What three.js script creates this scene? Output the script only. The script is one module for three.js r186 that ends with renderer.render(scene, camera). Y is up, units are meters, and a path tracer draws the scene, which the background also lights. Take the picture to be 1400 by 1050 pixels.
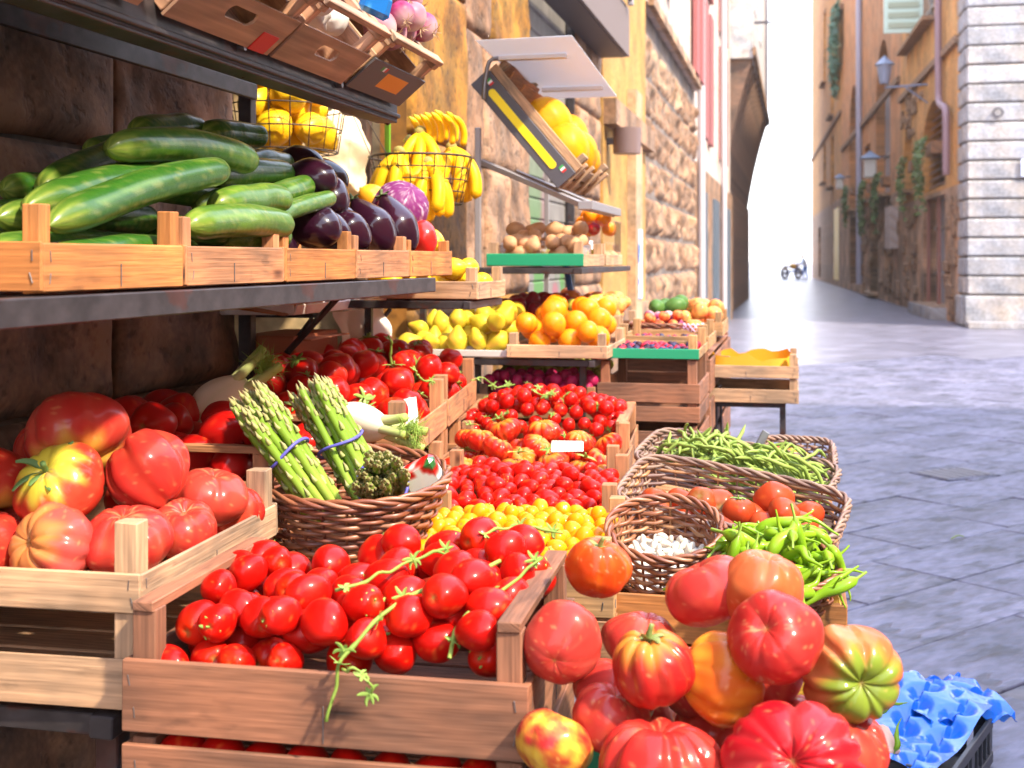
import * as THREE from 'three';
import { mergeGeometries } from 'three/addons/utils/BufferGeometryUtils.js';

// ------------------------------------------------------------------ camera, sky, sun, exposure
// x runs across the street, y up, -z up the street (t = -z is the distance walked up the street)
const scene = new THREE.Scene();
const FOCAL = 1700, FRAME_W = 1400, FRAME_H = 1050, HORIZON = 355;          // a level camera with a lens shift, so verticals stay upright
const camera = new THREE.PerspectiveCamera(2 * Math.atan(FRAME_H / 2 / FOCAL) * 180 / Math.PI, FRAME_W / FRAME_H, 0.05, 900);
camera.position.set(0, 1.4, 0);
camera.rotation.y = Math.atan(390 / FOCAL);
camera.setViewOffset(FRAME_W, FRAME_H, 0, FRAME_H / 2 - HORIZON, FRAME_W, FRAME_H);
camera.focus = 2.3;
camera.userData.fStop = 6.3;

const SUN_TO = new THREE.Vector3(0.60, 0.72, 0.34).normalize();
{
  const W = 256, H = 128, data = new Float32Array(W * H * 4);
  for (let j = 0; j < H; j++) for (let i = 0; i < W; i++) {
    const el = ((j + 0.5) / H - 0.5) * Math.PI, az = ((i + 0.5) / W - 0.5) * 2 * Math.PI;
    const d = new THREE.Vector3(Math.cos(el) * Math.cos(az), Math.sin(el), Math.cos(el) * Math.sin(az));
    const e = Math.max(0, Math.sin(el)), k = Math.pow(1 - e, 2.0);
    const halo = Math.pow(Math.max(0, d.dot(SUN_TO)), 10) * 0.5;
    const c = [1.12 + 0.98 * k + halo, 1.38 + 0.72 * k + halo * 0.95, 2.00 + 0.12 * k + halo * 0.85];
    const o = (j * W + i) * 4;
    data[o] = c[0]; data[o + 1] = c[1]; data[o + 2] = c[2]; data[o + 3] = 1;
  }
  const sky = new THREE.DataTexture(data, W, H, THREE.RGBAFormat, THREE.FloatType);
  sky.mapping = THREE.EquirectangularReflectionMapping;
  sky.magFilter = THREE.LinearFilter;
  sky.needsUpdate = true;
  scene.background = sky;
  scene.environment = sky;
}
const sun = new THREE.DirectionalLight(new THREE.Color().setRGB(1, 0.87, 0.68), 4.4);
sun.position.copy(SUN_TO).multiplyScalar(60);
sun.castShadow = true;
sun.shadow.radius = 6;
sun.shadow.mapSize.set(4096, 4096);
Object.assign(sun.shadow.camera, { left: -40, right: 40, top: 40, bottom: -60, near: 1, far: 200 });
scene.add(sun, sun.target);

const renderer = new THREE.WebGLRenderer({ antialias: true });
renderer.setSize(1024, 768);
renderer.shadowMap.enabled = true;
renderer.toneMapping = THREE.LinearToneMapping;
renderer.toneMappingExposure = 2.28;

// ------------------------------------------------------------------ helpers
function rng(seed) { let a = seed >>> 0; return () => { a = (a + 0x6D2B79F5) | 0; let t = Math.imul(a ^ (a >>> 15), 1 | a); t = (t + Math.imul(t ^ (t >>> 7), 61 | t)) ^ t; return ((t ^ (t >>> 14)) >>> 0) / 4294967296; }; }
const R = rng(77);
const rnd = (a, b, r = R) => a + (b - a) * r();
const PI = Math.PI, rad = (d) => d * PI / 180;
const clamp = (x, a = 0, b = 1) => Math.min(b, Math.max(a, x));
const smooth = (a, b, x) => { const t = clamp((x - a) / (b - a)); return t * t * (3 - 2 * t); };
const V = (x, y, t) => new THREE.Vector3(x, y, -t);
function hash(x, y, z) { let h = Math.imul(x | 0, 374761393) ^ Math.imul(y | 0, 668265263) ^ Math.imul(z | 0, 2147483647 - 1274126177); h = Math.imul(h ^ (h >>> 13), 1274126177); return ((h ^ (h >>> 16)) >>> 0) / 4294967296; }
function noise(x, y, z = 0) {                                                // value noise, -1 to 1
  const X = Math.floor(x), Y = Math.floor(y), Z = Math.floor(z), s = (t) => t * t * (3 - 2 * t), u = s(x - X), v = s(y - Y), w = s(z - Z);
  const l = (a, b, t) => a + (b - a) * t, g = (k) => l(l(hash(X, Y, Z + k), hash(X + 1, Y, Z + k), u), l(hash(X, Y + 1, Z + k), hash(X + 1, Y + 1, Z + k), u), v);
  return l(g(0), g(1), w) * 2 - 1;
}
function fbm(x, y, z = 0, n = 4) { let s = 0, a = 0.5; for (let i = 0; i < n; i++) { s += a * noise(x, y, z + i * 7.3); x *= 2.03; y *= 2.03; z *= 2.03; a *= 0.5; } return s; }
function tileNoise(x, y, px, py, seed) {                                     // wraps with periods px, py
  const X = Math.floor(x), Y = Math.floor(y), s = (t) => t * t * (3 - 2 * t), u = s(x - X), v = s(y - Y), m = (a, b) => ((a % b) + b) % b;
  const h = (i, j) => hash(m(X + i, px), m(Y + j, py), seed);
  return ((h(0, 0) * (1 - u) + h(1, 0) * u) * (1 - v) + (h(0, 1) * (1 - u) + h(1, 1) * u) * v) * 2 - 1;
}
function tileFbm(u, v, fu, fv, seed, n = 4) { let s = 0, a = 0.5; for (let i = 0; i < n; i++) { s += a * tileNoise(u * fu, v * fv, fu, fv, seed + i * 17); fu *= 2; fv *= 2; a *= 0.5; } return s; }

function makeTexture(W, H, fn, srgb = true) {                                 // fn(u, v) -> [r, g, b] 0..1
  const d = new Uint8Array(W * H * 4);
  for (let j = 0; j < H; j++) for (let i = 0; i < W; i++) {
    const c = fn((i + 0.5) / W, (j + 0.5) / H), o = (j * W + i) * 4;
    d[o] = clamp(c[0]) * 255; d[o + 1] = clamp(c[1]) * 255; d[o + 2] = clamp(c[2]) * 255; d[o + 3] = 255;
  }
  const t = new THREE.DataTexture(d, W, H, THREE.RGBAFormat);
  t.wrapS = t.wrapT = THREE.RepeatWrapping; t.magFilter = THREE.LinearFilter; t.minFilter = THREE.LinearMipmapLinearFilter; t.generateMipmaps = true;
  if (srgb) t.colorSpace = THREE.SRGBColorSpace;
  t.needsUpdate = true;
  return t;
}
const rgb = (r, g, b) => new THREE.Color().setRGB(r, g, b);

// ---- materials
const woodMaps = [0, 1, 2].map((k) => {
  const s = 100 + k * 31, knots = [];
  const rr = rng(s);
  for (let i = 0; i < 2; i++) knots.push([rr(), 0.15 + rr() * 0.7, 0.012 + rr() * 0.02]);
  const f = (u, v) => {
    let warp = 0, dark = 0;
    for (const [a, b, r] of knots) { let du = Math.abs(u - a); du = Math.min(du, 1 - du); const q = Math.hypot(du * 0.45, v - b) / r; warp += 0.05 * Math.exp(-q * q * 0.25) * Math.sign(v - b); dark += Math.exp(-q * q * 1.6); }
    const vv = v + warp + 0.012 * tileFbm(u, v, 3, 2, s);
    const ring = 0.5 + 0.5 * Math.sin((vv * 26 + 2.2 * tileFbm(u, vv, 2, 3, s + 5)) * 2 * PI);
    const fib = tileFbm(u, v, 6, 150, s + 9, 3), patch = tileFbm(u, v, 4, 6, s + 13, 4), spot = smooth(0.30, 0.6, tileFbm(u, v, 9, 22, s + 21, 4));
    const stain = smooth(0.22, 0.5, tileFbm(u, v, 2, 3, s + 33, 5)); return { c: 0.80 - 0.10 * stain - 0.07 * ring + 0.11 * fib + 0.20 * patch - 0.45 * dark - 0.10 * spot, warm: patch * 0.05 + dark * 0.05, b: 0.5 + 0.5 * fib - 0.15 * ring };
  };
  return {
    map: makeTexture(512, 512, (u, v) => { const w = f(u, v); return [w.c + w.warm, w.c, w.c - w.warm]; }),
    bump: makeTexture(512, 512, (u, v) => { const b = f(u, v).b; return [b, b, b]; }, false),
  };
});
const woods = {};
function wood(tint) {                                                         // three grains of one tint
  const key = tint.join();
  return woods[key] ??= woodMaps.map((m, i) => new THREE.MeshStandardMaterial({ color: rgb(...tint.map((c) => c * (0.92 + 0.1 * i))), map: m.map, bumpMap: m.bump, bumpScale: 0.0008, roughness: 0.72 }));
}
const WOOD = {
  pine: [0.70, 0.39, 0.17], orange: [0.70, 0.265, 0.07], pale: [0.76, 0.46, 0.265], brown: [0.41, 0.172, 0.092], yellow: [0.86, 0.48, 0.04], salmon: [0.70, 0.31, 0.14], tan: [0.55, 0.26, 0.12],
};
const mat = (o) => new THREE.MeshStandardMaterial(o);
const phys = (o) => new THREE.MeshPhysicalMaterial(o);
const steel = mat({ color: rgb(0.075, 0.062, 0.066), roughness: 0.5, metalness: 0.3,
  bumpMap: makeTexture(256, 256, (u, v) => { const b = 0.5 + 0.5 * tileFbm(u, v, 12, 12, 4, 4); return [b, b, b]; }, false), bumpScale: 0.0006,
  map: makeTexture(256, 256, (u, v) => { const r = smooth(0.12, 0.3, tileFbm(u, v, 7, 7, 8, 5)), g = 0.75 + 0.25 * tileFbm(u, v, 20, 20, 3, 3); return [g + 0.15 * r, g - 0.12 * r, g - 0.2 * r]; }) });
const wire = mat({ color: rgb(0.07, 0.05, 0.035), roughness: 0.5, metalness: 0.6 });
const stapleMat = mat({ color: rgb(0.22, 0.20, 0.20), roughness: 0.45, metalness: 0.8 });
const waxy = (o = {}) => phys({ vertexColors: true, roughness: 0.42, specularIntensity: 0.22, clearcoat: 0.24, clearcoatRoughness: 0.13, ...o });
const skinGloss = waxy(), skinSoft = waxy({ roughness: 0.5, clearcoat: 0.15, clearcoatRoughness: 0.35 }), skinMatte = mat({ vertexColors: true, roughness: 0.7 });
const skinBeef = waxy({ roughness: 0.40, specularIntensity: 0.18, clearcoat: 0.34, clearcoatRoughness: 0.15 });
const skinShiny = waxy({ roughness: 0.3, clearcoat: 0.7, clearcoatRoughness: 0.07 });
const peelBump = makeTexture(256, 256, (u, v) => { const b = 0.5 + 0.5 * tileFbm(u, v, 40, 40, 5, 2); return [b, b, b]; }, false);
const peel = waxy({ roughness: 0.42, clearcoat: 0.3, clearcoatRoughness: 0.3, bumpMap: peelBump, bumpScale: 0.0012 });
const leafMat = phys({ vertexColors: true, roughness: 0.6, transmission: 0.3, thickness: 0 });
const stemMat = mat({ color: rgb(0.22, 0.34, 0.06), roughness: 0.55 });
const stemDark = mat({ color: rgb(0.10, 0.14, 0.04), roughness: 0.7 });
const paperWhite = mat({ color: rgb(0.8, 0.79, 0.76), roughness: 0.85, side: THREE.DoubleSide });

// ---- names and user data
const taken = {};
function numbered(name) { const n = taken[name] = (taken[name] ?? -1) + 1; return n ? `${name}_${String(n).padStart(3, '0')}` : name; }
function tag(o, label, category, group) { Object.assign(o.userData, { label, category }); if (group) o.userData.group = group; return o; }
function mesh(name, geometry, material, parent) {
  const m = new THREE.Mesh(geometry, material);
  m.name = parent ? name : numbered(name);
  m.castShadow = m.receiveShadow = true;
  (parent ?? scene).add(m);
  return m;
}
function thing(name, label, category, group, p = V(0, 0, 0), yaw = 0) {       // a Group at the thing's base, whose children are its parts
  const o = new THREE.Group(); o.name = numbered(name); scene.add(o);
  o.position.copy(p); o.rotation.y = yaw;
  return tag(o, label, category, group);
}
function solo(name, geometry, material, label, category, group) { return tag(mesh(name, geometry, material), label, category, group); }
function structure(name, geometry, material) { const m = mesh(name, geometry, material); m.userData.kind = 'structure'; return m; }

// ---- geometry
function fromArrays(pos, idx, { col, uv } = {}) {
  const g = new THREE.BufferGeometry();
  g.setAttribute('position', new THREE.Float32BufferAttribute(pos, 3));
  if (uv) g.setAttribute('uv', new THREE.Float32BufferAttribute(uv, 2));
  if (col) g.setAttribute('color', new THREE.Float32BufferAttribute(col, 3));
  g.setIndex(idx); g.computeVertexNormals();
  return g;
}
// a closed round body: fn(th, ph, dir) -> {p: [x, y, z], c: [r, g, b]}, th 0 at the top pole
function body(nu, nv, fn) {
  const pos = [], col = [], idx = [], uv = [];
  const put = (th, ph) => { const q = fn(th, ph); pos.push(...q.p); if (q.c) col.push(...q.c); uv.push(ph / PI * 1.0, th / PI); };
  put(0, 0);
  for (let j = 1; j < nv; j++) for (let i = 0; i < nu; i++) put(j / nv * PI, i / nu * 2 * PI);
  put(PI, 0);
  const at = (i, j) => j === 0 ? 0 : j === nv ? 1 + (nv - 1) * nu : 1 + (j - 1) * nu + (i % nu);
  for (let j = 0; j < nv; j++) for (let i = 0; i < nu; i++) {
    if (j > 0) idx.push(at(i, j), at(i + 1, j), at(i, j + 1));
    if (j < nv - 1) { if (j === 0) idx.push(0, at(i + 1, 1), at(i, 1)); else idx.push(at(i + 1, j), at(i + 1, j + 1), at(i, j + 1)); }
  }
  // orientation: flip so that faces point outwards
  const flip = [];
  for (let k = 0; k < idx.length; k += 3) flip.push(idx[k], idx[k + 2], idx[k + 1]);
  const g0 = fromArrays(pos, idx, { col: col.length ? col : undefined, uv });
  const n = g0.attributes.normal, p = g0.attributes.position; let s = 0;
  for (let k = 0; k < n.count; k++) s += n.getX(k) * p.getX(k) + n.getY(k) * p.getY(k) + n.getZ(k) * p.getZ(k);
  return s < 0 ? fromArrays(pos, flip, { col: col.length ? col : undefined, uv }) : g0;
}
// a tube along points: r a number or r(s) with s 0..1, colour c(s) optional
function tube(pts, r, { seg = 6, closed = false, cap = true, color, flat = 1 } = {}) {
  const n = pts.length, pos = [], idx = [], col = [], uv = [];
  const T = pts.map((p, i) => new THREE.Vector3().subVectors(pts[closed ? (i + 1) % n : Math.min(i + 1, n - 1)], pts[closed ? (i - 1 + n) % n : Math.max(i - 1, 0)]).normalize());
  let N = new THREE.Vector3(0, 1, 0).cross(T[0]); if (N.lengthSq() < 1e-4) N = new THREE.Vector3(1, 0, 0).cross(T[0]); N.normalize();
  const B = new THREE.Vector3();
  let len = 0;
  for (let i = 0; i < n; i++) {
    N.addScaledVector(T[i], -N.dot(T[i])).normalize(); B.crossVectors(T[i], N);
    const s = n > 1 ? i / (n - 1) : 0, q = typeof r === 'function' ? r(s) : r;
    if (i) len += pts[i].distanceTo(pts[i - 1]);
    for (let k = 0; k < seg; k++) {
      const a = k / seg * 2 * PI, c = Math.cos(a) * q, d = Math.sin(a) * q * flat;
      pos.push(pts[i].x + N.x * c + B.x * d, pts[i].y + N.y * c + B.y * d, pts[i].z + N.z * c + B.z * d);
      uv.push(len * 4, k / seg);
      if (color) col.push(...color(s, a));
    }
  }
  const rows = closed ? n : n - 1;
  for (let i = 0; i < rows; i++) for (let k = 0; k < seg; k++) {
    const a = i * seg + k, b = i * seg + (k + 1) % seg, c = ((i + 1) % n) * seg + k, d = ((i + 1) % n) * seg + (k + 1) % seg;
    idx.push(a, b, c, b, d, c);
  }
  if (!closed && cap) for (let e = 0; e < 2; e++) {
    const p = pts[e ? n - 1 : 0], at = pos.length / 3, o = e ? (n - 1) * seg : 0;
    pos.push(p.x, p.y, p.z); uv.push(0, 0); if (color) col.push(...color(e, 0));
    for (let k = 0; k < seg; k++) e ? idx.push(at, o + k, o + (k + 1) % seg) : idx.push(at, o + (k + 1) % seg, o + k);
  }
  return fromArrays(pos, idx, { col: color ? col : undefined, uv });
}
const curve = (pts, n) => new THREE.CatmullRomCurve3(pts).getPoints(n);
// a board with chamfered, slightly uneven edges; grain runs along its longest side; uv in half metres
const boardCache = {};
function board(w, h, d, { c = 0.0015, variant = 0, wobble = 0.0008 } = {}) {
  const key = [w, h, d, c, variant, wobble].map((x) => x.toFixed(4)).join();
  if (boardCache[key]) return boardCache[key];
  const q = rng(1 + variant * 97 + Math.round(w * 1000) * 3 + Math.round(h * 1000) * 7 + Math.round(d * 1000) * 11);
  c = Math.min(c, w * 0.3, h * 0.3, d * 0.3);
  const half = [w / 2, h / 2, d / 2], corner = {};
  const j = {};
  for (const sx of [-1, 1]) for (const sy of [-1, 1]) for (const sz of [-1, 1]) {
    const jit = [0, 0, 0].map(() => (q() - 0.5) * 2 * wobble);
    for (let a = 0; a < 3; a++) {
      const p = [sx * half[0], sy * half[1], sz * half[2]].map((v, k) => v - (k === a ? 0 : Math.sign(v) * c) + jit[k]);
      corner[[sx, sy, sz, a]] = p;
    }
  }
  const long = half.indexOf(Math.max(...half)), u0 = q() * 3, v0 = q() * 3;
  const pos = [], uv = [];
  const tri = (a, b, e, n) => {
    const A = new THREE.Vector3(...a), Bv = new THREE.Vector3(...b).sub(A), C = new THREE.Vector3(...e).sub(A), N = Bv.cross(C);
    const list = N.dot(new THREE.Vector3(...n)) >= 0 ? [a, b, e] : [a, e, b];
    for (const p of list) { pos.push(...p); const o = [0, 1, 2].filter((k) => k !== long); uv.push(p[long] * 2 + u0, (p[o[0]] + p[o[1]] * 1.37) * 2 + v0); }
  };
  const quad = (a, b, e, f, n) => { tri(a, b, e, n); tri(a, e, f, n); };
  for (let a = 0; a < 3; a++) for (const s of [-1, 1]) {
    const [b, e] = [0, 1, 2].filter((k) => k !== a);
    const P = (sb, se) => { const k = [0, 0, 0]; k[a] = s; k[b] = sb; k[e] = se; return corner[[...k, a]]; };
    const n = [0, 0, 0]; n[a] = s;
    quad(P(-1, -1), P(1, -1), P(1, 1), P(-1, 1), n);
  }
  for (let a = 0; a < 3; a++) {
    const [b, e] = [0, 1, 2].filter((k) => k !== a);
    for (const sb of [-1, 1]) for (const se of [-1, 1]) {
      const P = (sa, f) => { const k = [0, 0, 0]; k[a] = sa; k[b] = sb; k[e] = se; return corner[[...k, f]]; };
      const n = [0, 0, 0]; n[b] = sb; n[e] = se;
      quad(P(-1, b), P(1, b), P(1, e), P(-1, e), n);
    }
  }
  for (const sx of [-1, 1]) for (const sy of [-1, 1]) for (const sz of [-1, 1]) tri(corner[[sx, sy, sz, 0]], corner[[sx, sy, sz, 1]], corner[[sx, sy, sz, 2]], [sx, sy, sz]);
  const g = new THREE.BufferGeometry();
  g.setAttribute('position', new THREE.Float32BufferAttribute(pos, 3));
  g.setAttribute('uv', new THREE.Float32BufferAttribute(uv, 2));
  g.computeVertexNormals();
  return boardCache[key] = g;
}
function boxAt(name, x, y, z, w, h, d, material, parent, opts) { const m = mesh(name, board(w, h, d, opts), material, parent); m.position.set(x, y, z); return m; }
const lerp = (a, b, t) => a + (b - a) * t;
const mix3 = (a, b, t) => [lerp(a[0], b[0], t), lerp(a[1], b[1], t), lerp(a[2], b[2], t)];
const rotTo = (dir, spin = 0) => new THREE.Quaternion().setFromUnitVectors(new THREE.Vector3(0, 1, 0), dir.clone().normalize()).multiply(new THREE.Quaternion().setFromAxisAngle(new THREE.Vector3(0, 1, 0), spin));
function randQuat(r = R, tilt = PI) { const a = r() * 2 * PI, b = r() * tilt; return rotTo(new THREE.Vector3(Math.sin(b) * Math.cos(a), Math.cos(b), Math.sin(b) * Math.sin(a)), r() * 2 * PI); }

// ------------------------------------------------------------------ produce shapes (each built once, a few variants of each)
const RED = [0.47, 0.004, 0.002], DEEP = [0.42, 0.006, 0.006], ORANGE_RED = [0.56, 0.03, 0.002], PINK = [0.42, 0.024, 0.018], LEAF = [0.10, 0.22, 0.03];
function tomatoGeo(seed, { long = 0.9, lobes = 0.015, n = 5, base = RED, shoulder = ORANGE_RED, amount = 0.5, tip = 0, nu = 24, nv = 16 } = {}) {
  const o = seed * 3.7;
  return body(nu, nv, (th, ph) => {
    const s = Math.sin(th), c = Math.cos(th), dim = 0.16 * Math.exp(-Math.pow(th / 0.28, 2)), bump = tip * Math.exp(-Math.pow((PI - th) / 0.3, 2));
    const r = 1 + lobes * Math.cos(n * ph + o) * s + 0.035 * noise(s * Math.cos(ph) * 1.3 + o, c * 1.3, s * Math.sin(ph) * 1.3 + o) - dim + bump;
    const q = noise(Math.cos(ph) * s * 2 + o, c * 2 + o, Math.sin(ph) * s * 2);
    const k = amount * clamp(smooth(1.1, 0.1, th) + 0.35 * q);
    const scar = smooth(0.20, 0.07, th + 0.05 * noise(ph * 2, o)), fleck = smooth(0.62, 0.8, noise(Math.cos(ph) * s * 9 + o, c * 9, Math.sin(ph) * s * 9));
    return { p: [s * Math.cos(ph) * r, c * r * long, s * Math.sin(ph) * r], c: mix3(mix3(mix3(base, shoulder, k), [0.72, 0.16, 0.03], 0.35 * fleck), [0.20, 0.15, 0.04], 0.85 * scar).map((v) => v * (1 + 0.10 * q)) };
  });
}
// big ribbed beef tomato: ripe skin with streaks, green-yellow shoulders where asked
function beefGeo(seed, { ribs = 9, depth = 0.07, squash = 0.80, base = PINK, streak = [0.52, 0.075, 0.034], shoulder = [0.55, 0.48, 0.06], green = 0, scar = 0.3, blotch = 0, skew = 0.13 } = {}) {
  const o = seed * 5.31, q = rng(seed * 131 + 5), wob = [];
  for (let i = 0; i < ribs; i++) wob.push([rnd(0.35, 1.55, q), rnd(-0.22, 0.22, q)]);
  return body(72, 44, (th, ph) => {
    const s = Math.sin(th), c = Math.cos(th), x = s * Math.cos(ph), z = s * Math.sin(ph);
    const f = ph / (2 * PI) * ribs + 0.6 * noise(Math.cos(ph) * 1.5 + o, Math.sin(ph) * 1.5) + 0.12 * noise(th * 2, ph, o), i = Math.floor(f), u = f - i;
    const k = wob[((i % ribs) + ribs) % ribs][0];
    const groove = Math.pow(Math.abs(Math.cos(PI * u)), 5), fade = Math.pow(s, 0.7) * (0.55 + 0.45 * Math.cos(th));                     // deepest by the stem
    const top = 0.34 * Math.exp(-Math.pow(th / 0.34, 2)), bot = scar * 0.35 * Math.exp(-Math.pow((PI - th) / 0.22, 2));
    const r = 1 - depth * k * groove * (0.35 + fade) - top - bot + skew * noise(x * 1.1 + o, c * 1.1, z * 1.1 - o) + 0.012 * noise(x * 4 + o, c * 4, z * 4);
    const n1 = noise(x * 2.2 + o, c * 2.2, z * 2.2), st = fbm(ph * 7 / PI * 2 + o, th * 1.2, o, 3);
    let col = mix3(base, streak, clamp(0.45 * smooth(0.05, 0.5, st) + 0.35 * smooth(0.1, 0.8, n1) + 0.25 * groove));
    const edge = 0.85 + 0.30 * Math.cos(ph * ribs + o) * 0.5 + 0.28 * fbm(ph * 3 + o, 1, o, 3);
    col = mix3(col, shoulder, green * smooth(edge + 0.28, edge - 0.30, th));
    const cork = smooth(0.80, 0.93, 1 - Math.abs(noise(ph * 5 + o, th * 1.4, o))) * smooth(0.75, 0.35, th) * smooth(0.1, 0.4, noise(ph * 1.3, o, 2)); col = mix3(col, [0.40, 0.22, 0.10], 0.75 * cork);
    const speck = smooth(0.66, 0.82, noise(x * 26 + o, c * 26, z * 26)); col = mix3(col, [0.76, 0.40, 0.16], 0.28 * speck);
    if (blotch) col = mix3(col, shoulder, blotch * smooth(-0.1, 0.75, fbm(x * 2.2 + o, c * 2.2 + 3, z * 2.2, 5) + 0.15));
    col = mix3(col, [0.30, 0.16, 0.05], 0.85 * Math.exp(-Math.pow((PI - th) / 0.05, 2)) * (scar > 0 ? 1 : 0) + 0.7 * Math.exp(-Math.pow(th / 0.10, 2)));
    return { p: [x * r, c * r * squash, z * r], c: col };
  });
}
function calyxGeo(seed, n = 6, len = 0.85, w = 0.21) {                            // star of sepals round a short stalk, for a fruit of radius 1 with its top at y = 0
  const q = rng(seed), parts = [];
  for (let i = 0; i < n; i++) {
    const a = i / n * 2 * PI + rnd(-0.3, 0.3, q), L = len * rnd(0.7, 1.15, q), up = rnd(-0.25, 0.25, q), tw = rnd(-0.5, 0.5, q);
    const pts = [0, 0.25, 0.55, 0.8, 1].map((s) => new THREE.Vector3(Math.cos(a + tw * s * s) * L * s, 0.05 + Math.sin(s * PI * 0.6) * 0.12 + up * s * s, Math.sin(a + tw * s * s) * L * s));
    parts.push(tube(curve(pts, 8), (s) => w * (0.35 + 0.9 * Math.sin(PI * Math.min(0.97, s * 0.9 + 0.1))) * 0.6 + 0.004, { seg: 5, flat: 0.22 }));
  }
  parts.push(tube(curve([new THREE.Vector3(0, -0.02, 0), new THREE.Vector3(0.03, 0.2, 0.02), new THREE.Vector3(0.12, 0.42, 0.05)], 5), 0.07, { seg: 6 }));
  return mergeGeometries(parts);
}
const calyces = [1, 2, 3].map((s) => calyxGeo(s * 7));
const plumGeos = [1, 2, 3, 4, 5, 6].map((s) => tomatoGeo(s, { long: 1.14 + 0.06 * (s % 4), n: 3, lobes: 0.045, amount: 0.12 * s, tip: 0.05, nu: 28, nv: 20 }));
const roundGeos = [5, 6, 7].map((s) => tomatoGeo(s, { long: 0.9, n: 5, lobes: 0.03, amount: 0.15 + (s - 5) * 0.3, base: [0.45, 0.005, 0.003] }));
const cherryGeos = [8, 9, 10].map((s) => tomatoGeo(s, { long: 0.97, lobes: 0.01, amount: 0.6, nu: 16, nv: 11 }));
const datterinoGeos = [11, 12, 13, 14].map((s) => tomatoGeo(s, { long: 1.25 + 0.1 * (s % 3), lobes: 0.03, n: 3, amount: 0.2 * (s - 10), tip: 0.05, nu: 16, nv: 12 }));
const yellowGeos = [14, 15, 16].map((s) => tomatoGeo(s, { long: 1.18, lobes: 0.015, base: [0.76, 0.25, 0.003], shoulder: [0.72, 0.31, 0.008], amount: 0.8, tip: 0.06, nu: 16, nv: 12 }));
const darkGeos = [17, 18, 19].map((s) => tomatoGeo(s, { long: 0.84, n: 5, lobes: 0.035, base: [0.42, 0.045, 0.012], shoulder: [0.20, 0.075, 0.02], amount: 0.95 }));
const ribRedGeos = [21, 22, 23].map((s) => beefGeo(s, { base: [0.50, 0.01, 0.005], streak: [0.60, 0.06, 0.01], shoulder: [0.7, 0.35, 0.03], green: 0.5, ribs: 10, depth: 0.09, squash: 0.72 }));
const simple = (seed, nu, nv, prof, colFn, { lump = 0.03, freq = 1.3 } = {}) => body(nu, nv, (th, ph) => {
  const s = Math.sin(th), c = Math.cos(th), [pr, py] = prof(th, s, c), o = seed * 4.1;
  const r = pr * (1 + lump * noise(s * Math.cos(ph) * freq + o, c * freq, s * Math.sin(ph) * freq + o));
  return { p: [Math.cos(ph) * r, py, Math.sin(ph) * r], c: colFn(th, ph, noise(s * Math.cos(ph) * 2.3 + o, c * 2.3 + o, s * Math.sin(ph) * 2.3)) };
});
const orangeGeos = [1, 2].map((k) => simple(k, 22, 15, (th, s, c) => [s, c * 0.95 - 0.05 * Math.exp(-Math.pow(th / 0.2, 2))], (th, ph, n) => mix3(mix3([0.86, 0.22, 0.003], [0.88, 0.28, 0.008], 0.5 + 0.5 * n), [0.30, 0.20, 0.03], Math.exp(-Math.pow(th / 0.09, 2)))));
const lemonGeos = [3, 4].map((k) => simple(k, 18, 14, (th, s, c) => [s * (1 - 0.1 * Math.abs(c)), c * 1.15 + Math.sign(c) * 0.16 * Math.pow(Math.abs(c), 9)], (th, ph, n) => mix3([0.82, 0.46, 0.008], [0.78, 0.50, 0.015], 0.5 + 0.5 * n)));
const pearGeos = [5, 6, 7].map((k) => simple(k, 20, 18, (th, s, c) => [s * (1 - 0.42 * smooth(-0.15, 0.9, c)), c * 1.3 + 0.25], (th, ph, n) => mix3(mix3([0.66, 0.46, 0.025], [0.52, 0.43, 0.03], 0.5 + 0.5 * n), [0.72, 0.30, 0.05], smooth(0.35, 0.9, n + 0.3 * Math.sin(ph)) * 0.6)));
const apple = (k, a, b, cover) => simple(k, 20, 15, (th, s, c) => [s * (1 + 0.06 * c), c * 0.9 - 0.24 * Math.exp(-Math.pow(th / 0.34, 2)) + 0.12 * Math.exp(-Math.pow((PI - th) / 0.3, 2))],
  (th, ph, n) => mix3(a, b, clamp(cover * (0.5 + 0.6 * n + 0.5 * fbm(ph * 5, th * 0.8, k, 3)))));
const appleDark = [8, 9].map((k) => apple(k, [0.20, 0.008, 0.022], [0.34, 0.02, 0.03], 0.6)), appleRed = [10, 11].map((k) => apple(k, [0.60, 0.035, 0.02], [0.80, 0.38, 0.10], 0.75)), appleGreen = [12, 13].map((k) => apple(k, [0.46, 0.46, 0.05], [0.62, 0.55, 0.10], 0.8));
const peachGeos = [14, 15].map((k) => apple(k, [0.66, 0.10, 0.04], [0.86, 0.42, 0.10], 0.95));
const potatoGeos = [16, 17, 18].map((k) => simple(k, 18, 13, (th, s, c) => [s, c * 1.35], (th, ph, n) => mix3([0.62, 0.34, 0.17], [0.46, 0.23, 0.11], 0.5 + 0.5 * n), { lump: 0.14, freq: 1.6 }));
const melonGeos = [19, 20].map((k) => body(40, 24, (th, ph) => { const s = Math.sin(th), c = Math.cos(th), g = 1 - 0.035 * Math.pow(Math.abs(Math.cos(ph * 5)), 6) * s, n = fbm(ph * 4, th * 5, k, 3); return { p: [s * Math.cos(ph) * g, c * 1.12, s * Math.sin(ph) * g], c: mix3([0.66, 0.33, 0.006], [0.60, 0.23, 0.006], clamp(0.5 + n)) }; }));
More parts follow.
